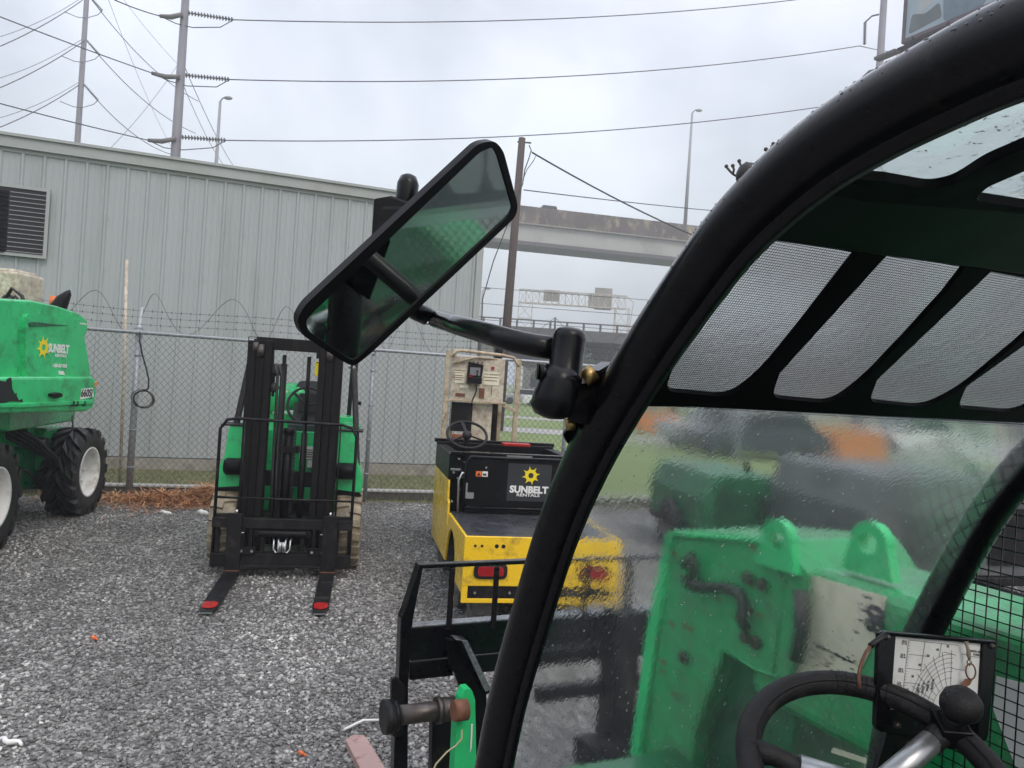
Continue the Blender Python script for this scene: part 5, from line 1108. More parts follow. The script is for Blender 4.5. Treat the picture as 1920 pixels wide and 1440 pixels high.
mb = MB(); a, b_ = X(875, 700), X(906, 700); y_ = -.04
mb.prism([Vector((a, .0, Zp(720))), Vector((b_ - .02, .0, Zp(720))), Vector((b_, .0, Zp(684))), Vector((a + .01, .0, Zp(680)))], (0, .05, 0)); mb.prism([Vector((a, -.10, Zp(720))), Vector((b_ - .02, -.10, Zp(720))), Vector((b_ - .02, -.10, Zp(709))), Vector((a, -.10, Zp(708)))], (0, .1, 0)); cbx = mb.build('control_box', 'plastic_black', bevel=.006, **K)
mb = MB(); mb.b2((a + .03, -.015, Zp(705)), (b_ - .035, .0, Zp(690))); mb.build('display', 'ink_light', cbx, local=True)
mb = MB(); mb.cyl((a + .03, -.12, Zp(707)), (a + .03, -.10, Zp(706)), .016, n=12); mb.build('red_button', 'red_lens', cbx, local=True)
mb = MB(); mb.cyl((X(893), -.08, Zp(708)), (X(893), -.08, Zp(697)), .008, n=8); mb.ball((X(893), -.08, Zp(697)), .014, 8)
for k in range(4): mb.cyl((a + .02 + k * .045, .0, Zp(682)), (a + .02 + k * .045, -.03, Zp(679)), .008, n=8)
mb.build('switches', 'decal_black', cbx, local=True)
mb = MB()
for (u0, v0, u1, v1) in ((851, 698, 873, 701), (853, 703, 871, 721), (907, 697, 938, 700), (908, 703, 938, 721), (908, 712, 930, 713), (864, 724, 880, 730)): mb.b2((X(u0), .024, Zp(v1)), (X(u1), .029, Zp(v0)))
mb.build('sticker', 'decal_cream', bpnl, local=True)
mb = MB()
for (u0, v0, u1, v1) in ((851, 697, 873, 698), (856, 740, 874, 746), (853, 706, 868, 707), (853, 710, 870, 711), (853, 714, 866, 715), (908, 706, 936, 707), (910, 712, 934, 713), (924, 722, 925, 738)): mb.b2((X(u0), .020, Zp(v1)), (X(u1), .0235, Zp(v0)))
mb.build('sticker_print', 'rust', bpnl, local=True)
mb = MB(); mb.b2((X(901), .018, Zp(747)), (X(911), .029, Zp(728))); mb.build('rusty_plate', 'rust', bpnl, local=True)
mb = MB(); mb.b2((X(921), .018, Zp(692)), (X(927), .029, Zp(686))); mb.build('red_sticker', 'red_lens', bpnl, local=True)
mb = MB(); mb.tube([(X(893), -.02, Zp(722)), (X(895), -.02, Zp(732)), (X(892), -.01, Zp(742)), (X(888), .0, Zp(753)), (X(889), .04, Zp(762))], .008, 7); mb.build('cable', 'rubber', **K)
mb = MB(); mb.b2((xl + .03, .1, .98), (xr - .1, .9, 1.03)); mb.prism([Vector((xr - .12, .0, .95)), Vector((xr - .02, .0, .95)), Vector((xr - .25, .8, 1.15)), Vector((xr - .32, .8, 1.15))], (0, .05, .1)); mb.b2((xl + .1, .8, 1.0), (xr - .2, .86, 1.22)); mb.build('deck', 'rusty_deck', bevel=.01, **K)
# ------------------------------------------------------------------ towable machines seen through the wet windscreen
def towable(name, u0, u1, vt, vb, lab, mt, mt2, rz_):
    a = onZ((u0 + u1) / 2, vb); Y = a.y; wdt = (u1 - u0) / F * Y; hgt = at(u0, vt, Y).z
    th = thing(name, lab, 'towable machine', tuple(a), rz_); K = dict(parent=th, local=True)
    prof = [(-wdt / 2, .34), (wdt / 2, .34), (wdt / 2 + .02, hgt * .72), (wdt / 2 - .12, hgt), (-wdt / 2 + .12, hgt), (-wdt / 2 - .02, hgt * .72)]
    MB().prism([Vector((x, 0, z)) for x, z in prof], (0, 1.8, 0)).build('canopy', mt, bevel=.05, **K)
    mb = MB()
    for k in range(7): mb.b2((-wdt * .36, -.02, .46 + k * hgt * .055), (wdt * .02, .01, .475 + k * hgt * .055))
    mb.b2((wdt * .1, -.015, .45), (wdt * .38, .01, hgt * .78)); mb.build('louvres', mt2, **K)
    mb = MB(); mb.b2((-wdt / 2, -.02, .26), (wdt / 2, 1.82, .34)); mb.bar((0, 0, .3), (0, -.9, .3), .08, .08); mb.build('drawbar', 'black_worn', bevel=.01, **K)
    for s in (-1, 1):
        c_ = ROOTM[th.name] @ Vector((s * (wdt / 2 + .02), .9, .3)); tyre_parts(th, c_, Matrix.Rotation(rz_, 3, 'Z') @ Vector((s, 0, 0)), .3, .18, 'rubber', 'bare_steel', 24, .01, .55, dish=0, lugang=0, block=False)
    mb = MB(); mb.cyl((wdt * .2, .5, hgt - .02), (wdt * .2, .5, hgt + .12), .04, n=10); mb.build('exhaust', 'black_worn', **K)
towable('towable_generator', 1308, 1480, 884, 1060, 'dark green towable machine beyond the boom head, seen blurred through the wet windscreen', 'dark_green', 'black_worn', .15)
towable('towable_compressor', 1600, 2020, 880, 1150, 'dark grey towable machine seen blurred through the wet windscreen beside the curved front post', 'grey_machine', 'black_worn', .2)
# ------------------------------------------------------------------ telehandler whose open doorway frames the view
PH = R(25); rr_v = Vector((math.cos(PH), math.sin(PH), 0)); ff = Vector((-math.sin(PH), math.cos(PH), 0))
def Vc(l, s, z): return rr_v * l + ff * s + Wd(z)
th_ = thing('telehandler', 'black framed cab, windscreen and green boom of the telehandler nearest the viewer', 'telehandler', tuple(Vc(1.2, -.8, 0)), PH)
def onL(u, v, l): return onP(u, v, rr_v * l, rr_v)
def onS(u, v, s): return onP(u, v, ff * s, ff)
def lsz(p): return (p.dot(rr_v), p.dot(ff), p.z)
LL, LR = .52, 1.435
cl_px = [(905, 1600), (916, 1500), (927, 1430), (953, 1300), (998, 1143), (1050, 973), (1112, 832), (1175, 720), (1236, 622), (1308, 518), (1374, 428), (1457, 345), (1541, 275), (1622, 222), (1700, 177), (1780, 135), (1850, 99), (1934, 62), (2080, 5), (2300, -70)]
prof = [lsz(onL(u, v, LL))[1:] for u, v in cl_px]      # (s, z) of the side rail
def smooth(P, it=2):
    P = [Vector((p[0], p[1])) for p in P]
    for _ in range(it):
        q = [P[0]]
        for i in range(len(P) - 1): q += [P[i] * .75 + P[i + 1] * .25, P[i] * .25 + P[i + 1] * .75]
        P = q + [P[-1]]
    return P
prof = smooth(prof)
# continue down to the sill and back over the roof
s0, z0 = prof[0]; prof = [Vector((s0 + .03, .75)), Vector((s0 + .02, z0 - .15))] + prof
sN, zN = prof[-1]; prof += [Vector((sN - .25, zN + .03)), Vector((sN - .9, zN + .05)), Vector((sN - 1.1, zN - .1)), Vector((sN - 1.2, .8))]
def offs(P, d):
    out = []
    for i in range(len(P)):
        t_ = (P[min(i + 1, len(P) - 1)] - P[max(i - 1, 0)]).normalized(); out.append(P[i] + Vector((-t_.y, t_.x)) * d)
    return out
TR = .030
mb = MB(); mb.tube([Vc(LL, p.x, p.y) for p in prof], TR, 28); tube_l = mb.build('side_rail', 'black_gloss', th_)
mb = MB(); mb.tube([Vc(LR, p.x, p.y) for p in prof], .036, 24); mb.build('side_rail', 'black_gloss', th_)
ins = 1
def strip(l0, l1, d0, d1, i0, i1, name, mat):
    A = offs(prof, ins * d0); B_ = offs(prof, ins * d1); mb = MB(); rows = []
    rng_ = list(range(i0, i1 if i1 > 0 else len(prof) + i1))
    ring = []
    for i in rng_: rows.append([Vc(l0, A[i].x, A[i].y), Vc(l1, A[i].x, A[i].y), Vc(l1, B_[i].x, B_[i].y), Vc(l0, B_[i].x, B_[i].y), Vc(l0, A[i].x, A[i].y)])
    mb.sweep(rows); return mb.build(name, mat, th_)
strip(LL - .002, LL + .010, .026, .041, 3, -4, 'door_flange', 'black_gloss')
# windscreen glass follows the rails from the sill to the header
hz = onL(1215, 760, .55); hs, hzz = lsz(hz)[1:]
gA = offs(prof, .012); gB = offs(prof, .017)
idx = [i for i in range(len(prof)) if prof[i].y < hzz + .02 and i < len(prof) // 2]
def slab(i_list, la, lb, nl, name, mat):
    mb = MB(); k = nl + 1
    def quad(vs, fs, want, smooth):
        p = [Vector(vs[i]) for i in fs[0]]; n_ = (p[1] - p[0]).cross(p[2] - p[1]); w_ = want(sum(p, Vector()) / 4)
        if n_.dot(w_) < 0: fs = [tuple(reversed(f)) for f in fs]
        mb._a(vs, fs, smooth)
    for P, sg in ((gA, 1), (gB, -1)):
        vs = [Vc(la + (lb - la) * j / nl, P[i].x, P[i].y) for i in i_list for j in range(k)]
        fs = [(q, q + 1, q + k + 1, q + k) for i in range(len(i_list) - 1) for j in range(nl) for q in [i * k + j]]
        quad(vs, fs, lambda c, sg=sg: (ff * .8 + Wd(.5)) * sg, True)
    for l_, sg in ((la, -1), (lb, 1)):
        vs = [Vc(l_, gA[i].x, gA[i].y) for i in i_list] + [Vc(l_, gB[i].x, gB[i].y) for i in i_list]; m_ = len(i_list)
        quad(vs, [(i, i + 1, i + 1 + m_, i + m_) for i in range(m_ - 1)], lambda c, sg=sg: rr_v * sg, False)
    for i, sg in ((i_list[0], -1), (i_list[-1], 1)):
        vs = [Vc(la, gA[i].x, gA[i].y), Vc(lb, gA[i].x, gA[i].y), Vc(lb, gB[i].x, gB[i].y), Vc(la, gB[i].x, gB[i].y)]; quad(vs, [(0, 1, 2, 3)], lambda c, sg=sg: Wd(sg), False)
    return mb.build(name, mat, th_, recalc=False)
ws = slab(idx, LL + .012, LR - .022, 6, 'windscreen', 'wet_windscreen')
mb = MB(); rb = random.Random(21); gO = offs(prof, .012); gI = offs(prof, .017); cen = sum((p.x for p in prof)) / len(prof)
outside = gO if gO[idx[len(idx) // 2]].x > gI[idx[len(idx) // 2]].x else gI
for _ in range(1500):
    i = rb.choice(idx[:-1]); P = outside[i].lerp(outside[i + 1], rb.random())
    if P.y < 1.1: continue
    t_ = outside[i + 1] - outside[i]; n_ = Vc(0, abs(t_.y), abs(t_.x)).normalized(); c_ = Vc(rb.uniform(LL + .03, LR - .03), P.x, P.y) + n_ * .0001; r_ = .0005 + .0013 * rb.random() ** 2.5
    dn = (Wd(-1) - n_ * Wd(-1).dot(n_)).normalized(); sd = n_.cross(dn); el = rb.uniform(1, 1.7); vs = [c_ + n_ * r_ * .5]
    for ring_, hh_ in ((.6, .38), (1.0, .0)):
        for k in range(8): an = 2 * math.pi * k / 8; vs.append(c_ + (dn * math.cos(an) * el + sd * math.sin(an)) * r_ * ring_ + n_ * r_ * hh_)
    mb._a(vs, [(0, 1 + k, 1 + (k + 1) % 8) for k in range(8)] + [(1 + k, 9 + k, 9 + (k + 1) % 8, 1 + (k + 1) % 8) for k in range(8)] + [tuple(range(16, 8, -1))], True)
mb.build('rain_beads', 'drop_glass', ws, kind='stuff')
A = offs(prof, .010); B_ = offs(prof, .019); mb = MB(); mb.sweep([[Vc(LL + .020, A[i].x, A[i].y), Vc(LL + .0245, A[i].x, A[i].y), Vc(LL + .0245, B_[i].x, B_[i].y), Vc(LL + .020, B_[i].x, B_[i].y), Vc(LL + .020, A[i].x, A[i].y)] for i in idx]); mb.build('glass_edge', 'green_edge', ws)
# slotted visor plate, cross beam and roof frame: three planes across the cab
p1 = onL(1215, 762, .55); p2 = onL(1430, 450, .55); p3 = onL(1548, 362, .55); p4 = onL(1925, 175, .55)
def nrm(a, b_): return (b_ - a).cross(rr_v).normalized()
nA, nB, nC = nrm(p1, p2), nrm(p2, p3), nrm(p3, p4)
TA = lambda pts: tr(pts, p1, nA)
TB = lambda pts: tr(pts, p2, nB)
TC = lambda pts: tr(pts, p3, nC)
away = lambda n: n if n.dot(p1 - O) > 0 else -n
aA, aB, aC = away(nA), away(nB), away(nC)
def rp2(pts, r_, n=5): return [(p.x, p.y) for p in round_poly([Vector((a, b_, 0)) for a, b_ in pts], r_, n)]
slots = [rp2([(1438, 449), (1608, 474), (1560, 535), (1500, 612), (1428, 700), (1370, 745), (1246, 734), (1262, 690)], [3, 3, 0, 0, 40, 30, 22, 0]),
         rp2([(1663, 479), (1812, 499), (1770, 553), (1700, 630), (1618, 715), (1560, 757), (1446, 746), (1462, 700)], [3, 3, 0, 0, 40, 28, 20, 0]),
         rp2([(1862, 506), (2030, 528), (1985, 575), (1905, 645), (1800, 732), (1735, 764), (1629, 754), (1645, 712)], [3, 3, 0, 0, 40, 26, 18, 0]),
         rp2([(2080, 534), (2230, 552), (2190, 600), (2050, 690), (1960, 745), (1905, 774), (1795, 765), (1812, 725)], [3, 3, 0, 0, 40, 26, 18, 0])]
outerA = [(1172, 800), (1190, 792), (1214, 762), (1300, 763), (1920, 793), (2500, 818), (2500, 584), (1920, 516), (1431, 447), (1400, 442), (1375, 470), (1290, 600)]
mb = MB(); mb.prism(TA(outerA), aA * .007, [TA(s_) for s_ in slots]); vis = mb.build('visor_plate', 'cab_black', th_, bevel=.0015)
# brace webs between the slots, slightly raised bars on the near side
# woven screen laid over the slots on the outside
mb = MB(); e1 = rr_v; e2 = nA.cross(rr_v).normalized(); e2 = e2 if e2.z > 0 else -e2
base = p1 + aA * .009 + e2 * -.005; span_l = 1.0; span_h = (p2 - p1).length + .03; pit = .0033
n1 = int(span_l / pit); n2 = int(span_h / pit); wv = .00037
for i in range(n1):
    a = base + e1 * (-.02 + i * pit); q = e1 * wv; mb._a([a - q, a + q, a + q + e2 * span_h, a - q + e2 * span_h], [(0, 1, 2, 3)])
for i in range(n2):
    a = base + e2 * (i * pit) + e1 * -.02 + aA * .0003; q = e2 * wv; mb._a([a - q, a + q, a + q + e1 * (n1 * pit), a - q + e1 * (n1 * pit)], [(0, 1, 2, 3)])
mb.build('woven_screen', 'cab_black', vis)
mb = MB(); g0 = base + aA * .022 - e2 * .02; hh = span_h + .03; mb.prism([g0, g0 + e1 * 1.0, g0 + e1 * 1.0 + e2 * hh, g0 + e2 * hh], aA * .005); mb.build('visor_glass', 'visor_glass', vis)
mb = MB(); mb.prism(TB([(1431, 450), (1920, 516), (2500, 584), (2500, 452), (1920, 398), (1700, 372), (1545, 362), (1500, 385)]), aB * .012); mb.build('cross_beam', 'dark_beam', th_, bevel=.003)
mb = MB(); q1_, q2_ = lsz(p3), lsz(p2); mb.prism([Vc(.56, q1_[1], q1_[2] + .004), Vc(.56, q2_[1] + .01, q2_[2] + .012), Vc(.56, q2_[1] + .012, q2_[2] + .022), Vc(.56, q1_[1] + .01, q1_[2] + .02)], rr_v * .84); 
mb.build('header_box', 'cab_black', th_, bevel=.004)
roofw = [rp2([(1592, 335), (1660, 341), (1745, 356), (1790, 346), (1850, 308), (1960, 262), (2400, 120), (2400, 0), (1925, 172), (1760, 238)], [6, 0, 20, 20, 20, 0, 0, 0, 0, 0]),
         rp2([(1826, 376), (1850, 352), (1920, 322), (2400, 190), (2500, 446), (1920, 390)], [14, 14, 0, 0, 0, 0])]
mb = MB(); mb.prism(TC([(1530, 372), (1545, 350), (1570, 325), (1760, 222), (1925, 150), (2430, -40), (2560, 460), (1920, 400)]), aC * .010, [TC(s_) for s_ in roofw]); mb.build('roof_frame', 'cab_black', th_, bevel=.003)
mb = MB(); c4 = TC([(1545, 372), (1570, 320), (1930, 140), (2430, -40), (2560, 460), (1920, 402)]); mb.prism([p + aC * .016 for p in c4], aC * .006); rg = mb.build('roof_glass', 'roof_glass', th_)
mb = MB()
for i in range(150):
    u_, v_ = random.uniform(1700, 2000), random.uniform(260, 480); p = TC([(u_, v_)])[0] + aC * .0235; s_ = random.uniform(.0006, .0022); a_ = random.uniform(0, 6.3)
    x_ = rr_v * math.cos(a_) + ff * math.sin(a_); y_ = aC.cross(x_); mb._a([p - x_ * s_ * 2, p + y_ * s_ * .6, p + x_ * s_ * 2, p - y_ * s_ * .6], [(0, 1, 2, 3)])
mb.build('leaf_litter', 'leaf_debris', rg)
# plain roof, rear posts and seat behind (seen in the mirror or from a step aside)
mb = MB(); mb.prism([Vc(LL + .02, .02, 2.30), Vc(LR - .02, .02, 2.30), Vc(LR - .02, -.55, 2.31), Vc(LL + .02, -.55, 2.31)], (0, 0, .03)); mb.build('roof_panel', 'black_paint', th_) if False else None
mb = MB(); mb.prism([Vc(.56, -.35, .80), Vc(1.36, -.35, .80), Vc(1.36, .95, .80), Vc(.56, .95, .80)], (0, 0, .04)); mb.build('cab_floor', 'black_paint', th_)
mb = MB(); mb.prism(round_poly([Vc(.72, -.25, 1.0), Vc(1.2, -.25, 1.0), Vc(1.2, .22, 1.0), Vc(.72, .22, 1.0)], .07), (0, 0, .13)); mb.prism(round_poly([Vc(.72, -.3, 1.1), Vc(1.2, -.3, 1.1), Vc(1.18, -.38, 1.6), Vc(.74, -.38, 1.6)], .08), ff * .12)
mb.build('seat', 'vinyl', th_, bevel=.03)
mb = MB(); mb.prism([Vc(.56, .80, .84), Vc(1.36, .80, .84), Vc(1.36, .88, 1.02), Vc(.56, .88, 1.02)], ff * .05); mb.build('dashboard', 'black_paint', th_, bevel=.01)
# right side window guard: square wire grid
gp = Vc(LR - .03, 0, 0)
mb = MB()
half = [p for p in prof if p.x > prof[-1].x + .8]
def prof_s(z):
    best = min((p for p in prof if p.x > .3), key=lambda p: abs(p.y - z)); return best.x
smx = lambda z: prof_s(z) - .03
for i in range(44): z = .95 + i * .0225; mb.cyl(Vc(LR + .012, -.2, z), Vc(LR + .012, smx(z), z), .0014, n=5)
for i in range(54):
    s_ = -.2 + i * .0225; zz_ = [.95 + k * .01 for k in range(98) if smx(.95 + k * .01) > s_]
    if zz_: mb.cyl(Vc(LR + .0095, s_, .95), Vc(LR + .0095, s_, max(zz_)), .0014, n=5)
mb.build('window_guard', 'black_gloss', th_)
# ---- boom, gooseneck and chassis
LB0, LB1 = 1.52, 1.86
zt_b = onL(1520, 1062, LB0).z; zb_b = zt_b - .40
bs = lambda l0, l1, s0_, s1_, z0_, z1_: MB().prism([Vc(l0, s0_, z0_), Vc(l1, s0_, z0_), Vc(l1, s1_, z0_), Vc(l0, s1_, z0_)], (0, 0, z1_ - z0_))
bm_ = bs(LB0, LB1, -3.4, 1.62, zb_b, zt_b).build('boom', 'green_worn', th_, bevel=.045, seg=4)
side = lambda pts, l: [onL(u, v, l) for u, v in pts]
hd_l = LB0 - .02
mb = MB(); mb.prism(side([(1252, 992), (1300, 990), (1380, 998), (1478, 1012), (1512, 1075), (1500, 1180), (1478, 1272), (1420, 1256), (1352, 1215), (1330, 1290), (1300, 1380), (1270, 1600), (1160, 1600), (1182, 1440), (1215, 1210)], hd_l), rr_v * .40); gn = mb.build('gooseneck', 'green_worn', bm_, bevel=.012)
mb = MB(); mb.prism(side([(1246, 1000), (1262, 992), (1225, 1210), (1192, 1440), (1170, 1600), (1150, 1600), (1176, 1440), (1206, 1210)], hd_l - .012), rr_v * .43); mb.build('edge_plate', 'green_paint', gn, bevel=.004)
mb = MB(); mb.prism(side([(1262, 992), (1470, 1012), (1460, 1018), (1262, 1004)], hd_l - .015), rr_v * .43); mb.build('top_plate', 'green_paint', gn, bevel=.004)
for (u, v, l0_) in ((1452, 1010, hd_l - .032), (1625, 1018, LB0 + .03)):
    for l_ in (l0_,):
        c_ = onL(u, v, l_); mb = MB(); outer = []; hole = []
        for i in range(17): a = math.pi * i / 16; outer.append(c_ + ff * math.cos(a) * .052 + Wd(math.sin(a) * .052))
        outer += [c_ - ff * .072 - Wd(.075), c_ + ff * .072 - Wd(.075)]
        hole = [c_ + ff * math.cos(a) * .025 - Wd(math.sin(a) * .025) for a in [2 * math.pi * i / 18 for i in range(18)]]
        mb.prism(outer, rr_v * .03, [hole]); mb.build('lifting_eye', 'green_paint', bm_, bevel=.004)
# hose, handle and bolts on the gooseneck
P_ = lambda u, v, o_=.03: onL(u, v, hd_l - o_)
mb = MB(); mb.tube([P_(1285, 1075), P_(1290, 1095), P_(1315, 1100), P_(1350, 1100), P_(1382, 1108), P_(1392, 1130), P_(1388, 1160), P_(1398, 1178)], .016, 9); mb.tube([P_(1280, 1060), P_(1296, 1040), P_(1300, 1065), P_(1290, 1090)], .014, 8); mb.build('hose', 'rubber', gn)
mb = MB(); mb.tube([P_(1500, 1105), P_(1502, 1180), P_(1490, 1235)], .018, 9); mb.build('sensor_bar', 'rubber', bm_)
mb = MB()
for (u, v) in ((1405, 1082), (1432, 1095), (1400, 1192), (1420, 1203), (1285, 1230)): q = P_(u, v, 0); mb.cyl(q, q - rr_v * .018, .017, n=6)
mb.build('bolts', 'bare_steel', gn)
mb = MB(); mb.prism(side([(1345, 1210), (1500, 1280), (1480, 1420), (1440, 1600), (1290, 1600)], hd_l + .06), rr_v * .3); mb.build('inner_web', 'dark_green', gn, bevel=.005)
mb = MB(); mb.prism(side([(1436, 1006), (1478, 1012), (1512, 1075), (1500, 1180), (1478, 1272), (1452, 1266), (1470, 1180), (1474, 1090)], hd_l - .008), rr_v * .01); mb.build('stiffener_plate', 'green_worn', gn, bevel=.003)
mb = MB()
for pts in (((1258, 1010), (1236, 1180), (1205, 1430)), ((1352, 1215), (1420, 1256), (1478, 1272)), ((1352, 1215), (1330, 1290), (1300, 1380)), ((1262, 1006), (1380, 1012), (1436, 1020), (1470, 1090), (1448, 1262))): mb.tube([P_(u, v, .001) for u, v in pts], .004, 6)
mb.build('weld_bead', 'green_worn', gn)
mb = MB(); rn = random.Random(8)
for _ in range(40):
    u = rn.uniform(1230, 1470); v = rn.uniform(1010, 1250) if u > 1330 else rn.uniform(1010, 1420); 
    if u > 1330 and v > 1200: continue
    r_ = rn.uniform(1.5, 5.5); P5 = [P_(u + r_ * math.cos(k * .9) * rn.uniform(.5, 1.2), v + r_ * math.sin(k * .9) * rn.uniform(.6, 1.6), .0012) for k in range(7)]; mb._a(P5, [tuple(range(7))])
mb.build('paint_chips', 'rust', gn, kind='stuff')
# big cream capacity decal with worn lettering
mb = MB(); dl = LB0 - .004
mb.prism(side([(1521, 1078), (1660, 1118), (1640, 1195), (1608, 1262), (1470, 1262), (1490, 1170)], dl), rr_v * .003); dc = mb.build('decal', 'decal_cream', bm_)
q = lambda u, v: onL(u, v, dl - .001)
mb = MB()
for (u, v, w_, h_) in ((1618, 1115, 14, 4), (1610, 1128, 5, 3), (1612, 1140, 12, 4), (1606, 1158, 10, 4), (1600, 1180, 8, 4)): mb.prism([q(u, v), q(u + w_, v + 2), q(u + w_, v + h_ + 2), q(u, v + h_)], -rr_v * .0008)
mb.text('80', .062, plane_m(q(1636, 1150) - rr_v * .0005, Wd(-1), ff * -1.0) if False else plane_m(q(1640, 1160) - rr_v * .0008, Wd(1), ff), off=.003); mb.prism([q(1527, 1205), q(1600, 1240), q(1599, 1243), q(1526, 1208)], -rr_v * .0008)
rn = random.Random(3)
for i in range(46): u, v = rn.uniform(1490, 1600), rn.uniform(1215, 1256); s_ = rn.uniform(2, 6); mb.prism([q(u, v), q(u + s_, v + 1), q(u + s_ * .6, v + 3), q(u, v + 2.5)], -rr_v * .0006)
mb.build('decal_print', 'ink', dc)
mb = MB(); mb.prism(side([(1868, 1268), (1990, 1300), (1990, 1440), (1905, 1440), (1862, 1330)], dl), rr_v * .003); mb.build('decal', 'decal_white', bm_)
mb = MB(); mb.prism([onL(1560, 1400, dl), onL(1640, 1428, dl), onL(1636, 1436, dl), onL(1556, 1409, dl)], rr_v * .003); mb.build('decal', 'decal_cream', bm_)
# chassis, fenders, wheels, engine cover behind
bs(.95, 1.50, -2.6, 1.9, .45, .78).build('chassis', 'dark_green', th_, bevel=.02)
mb = bs(1.42, 1.98, -2.2, 1.2, .70, 1.02); mb.build('engine_cover', 'green_worn', th_, bevel=.05)
mb = bs(.62, 1.50, -2.6, -1.15, .78, 1.45); mb.build('rear_body', 'green_paint', th_, bevel=.06)
for (l_, s_) in ((.78, 1.45), (2.15, 1.45), (.78, -1.9), (2.15, -1.9)):
    tyre_parts(th_, Vc(l_, s_ if s_ < 0 else 1.5, .46) if True else None, rr_v * (-1 if l_ < 1 else 1), .46, .32, 'rubber', 'rim_white', 16, .04, .58, lugang=.9) if s_ < 0 else None
# ---- fork carriage
CS = 2.75; Sx = lambda pts, s=CS: [onS(u, v, s) for u, v in pts]
cg = MB(); cg.prism(Sx([(787, 1058), (794, 1064), (775, 1160), (766, 1275), (764, 1600), (735, 1600), (740, 1380), (748, 1272), (752, 1160), (760, 1140)]), ff * .05); car_ = cg.build('carriage', 'black_gloss', th_, bevel=.004)
xr2 = lambda u, v: onS(u, v, CS)
def right_ext(pL, l_end): return pL + rr_v * (l_end - pL.dot(rr_v))
def hbar(u, vt, vb, l_end, dpt, name, mat='black_gloss', s=CS, par=None, bev=.003):
    a, b_ = onS(u, vt, s), onS(u, vb, s); c_, d_ = right_ext(b_, l_end), right_ext(a, l_end); mb = MB(); mb.prism([a, b_, c_, d_], ff * dpt); return mb.build(name, mat, par or th_, bevel=bev)
LE = 2.62
hbar(786, 1059, 1067, LE, .035, 'top_bar', par=car_)
hbar(770, 1178, 1240, LE, .03, 'cross_panel', par=car_); hbar(769, 1243, 1276, LE, .05, 'cross_panel', par=car_); hbar(770, 1174, 1178, LE, .05, 'panel_lip', 'brushed_dark', par=car_)
for u, v0_, v1_ in ((849, 1064, 1180), (932, 1062, 1176)):
    mb = MB(); a = onS(u, v0_, CS + .005); b_ = onS(u - 2, v1_, CS + .005); b_ = Vector((a.x, a.y, b_.z)); mb.bar(a, b_, .030, .022); mb.build('upright_bar', 'black_gloss', car_, bevel=.002)
for k in range(1, 6):
    a = onS(932, 1062, CS + .005) + rr_v * (.165 * k * 1.25); mb = MB(); mb.bar(a, a - Wd(.24), .030, .022); mb.build('upright_bar', 'black_gloss', car_, bevel=.002)
a = right_ext(onS(787, 1060, CS), LE); mb = MB(); mb.prism([a, a + rr_v * .05, a + rr_v * .05 - Wd(1.1), a - Wd(1.1)], ff * .05); mb.build('side_plate', 'black_gloss', car_, bevel=.004)
mb = MB(); mb.prism(Sx([(866, 1201), (878, 1203), (922, 1298), (912, 1302), (872, 1222), (855, 1200)], 2.62), ff * .06); mb.prism(Sx([(866, 1205), (874, 1210), (912, 1300), (918, 1600), (880, 1600), (866, 1300), (845, 1245), (840, 1200)], 2.66), ff * .03); mb.build('gusset', 'black_gloss', car_, bevel=.003)
mb = MB(); mb.prism(Sx([(866, 1201), (877, 1202), (921, 1293), (910, 1297)], 2.615), ff * .004); mb.build('gusset_edge', 'brushed_dark', car_)
# ear plate, pivot shaft and collar
mb = MB(); mb.prism(round_poly(Sx([(735, 1272), (746, 1272), (760, 1286), (756, 1380), (736, 1382), (734, 1300)], 2.72), .01), ff * .02); mb.build('ear_plate', 'black_worn', car_, bevel=.003)
a = onS(742, 1342, 2.60); b_ = onS(866, 1325, 2.60); b_ = right_ext(a, b_.dot(rr_v)); 
mb = MB(); mb.cyl(a - rr_v * .03, b_, .034, n=24); mb.cyl(a + (b_ - a) * .60, a + (b_ - a) * .67, .047, n=24); mb.cyl(a + (b_ - a) * .6, b_ + rr_v * .0, .042, n=24); mb.build('pivot_shaft', 'bare_steel', car_)
mb = MB(); mb.cyl(a - rr_v * .045, a - rr_v * .012, .058, n=24); mb.cyl(a - rr_v * .012, a + rr_v * .005, .05, n=24); mb.build('shaft_cap', 'black_worn', car_)
mb = MB(); mb.prism(Sx([(811, 1350), (850, 1350), (846, 1600), (806, 1600)], 2.72), ff * .04); mb.build('fork_shank', 'black_worn', car_, bevel=.004)
mb = MB(); mb.prism(round_poly(Sx([(864, 1310), (872, 1293), (884, 1292), (891, 1312), (893, 1420), (895, 1600), (845, 1600), (856, 1350), (862, 1345)], 2.50), .006), ff * .05); gl = mb.build('tilt_link', 'green_paint', th_, bevel=.006)
c_ = onS(860, 1332, 2.48); mb = MB(); mb.cyl(c_ - rr_v * .02, c_ + rr_v * .03, .036, n=20); mb.build('link_pin', 'rust', gl)
mb = MB(); mb.prism(Sx([(883, 1358), (886, 1357), (884, 1400), (881, 1410)], 2.495), ff * -.003); mb.build('paint_streak', 'decal_white', gl)
mb = MB(); mb.tube([onS(866, 1368, 2.47), onS(866, 1385, 2.46), onS(855, 1398, 2.45), onS(838, 1410, 2.44), onS(818, 1432, 2.43), onS(800, 1470, 2.43)], .003, 6); mb.build('lanyard', 'cord_tan', gl)
mb = MB(); f0 = [onZ(648, 1386, .055), onZ(660, 1378, .055), onZ(682, 1378, .055), onZ(692, 1390, .055)]; dirf = -ff; mb.prism(round_poly(f0 + [f0[3] + dirf * 1.15 + rr_v * .02, f0[0] + dirf * 1.15], .012, 3), (0, 0, -.035)); mb.build('fork', 'fork_primer', car_, bevel=.004)
f0r = [p + rr_v * 1.5 for p in f0]; mb = MB(); mb.prism(f0r + [f0r[3] + dirf * 1.15, f0r[0] + dirf * 1.15], (0, 0, -.035)); mb.build('fork', 'fork_primer', car_, bevel=.004)
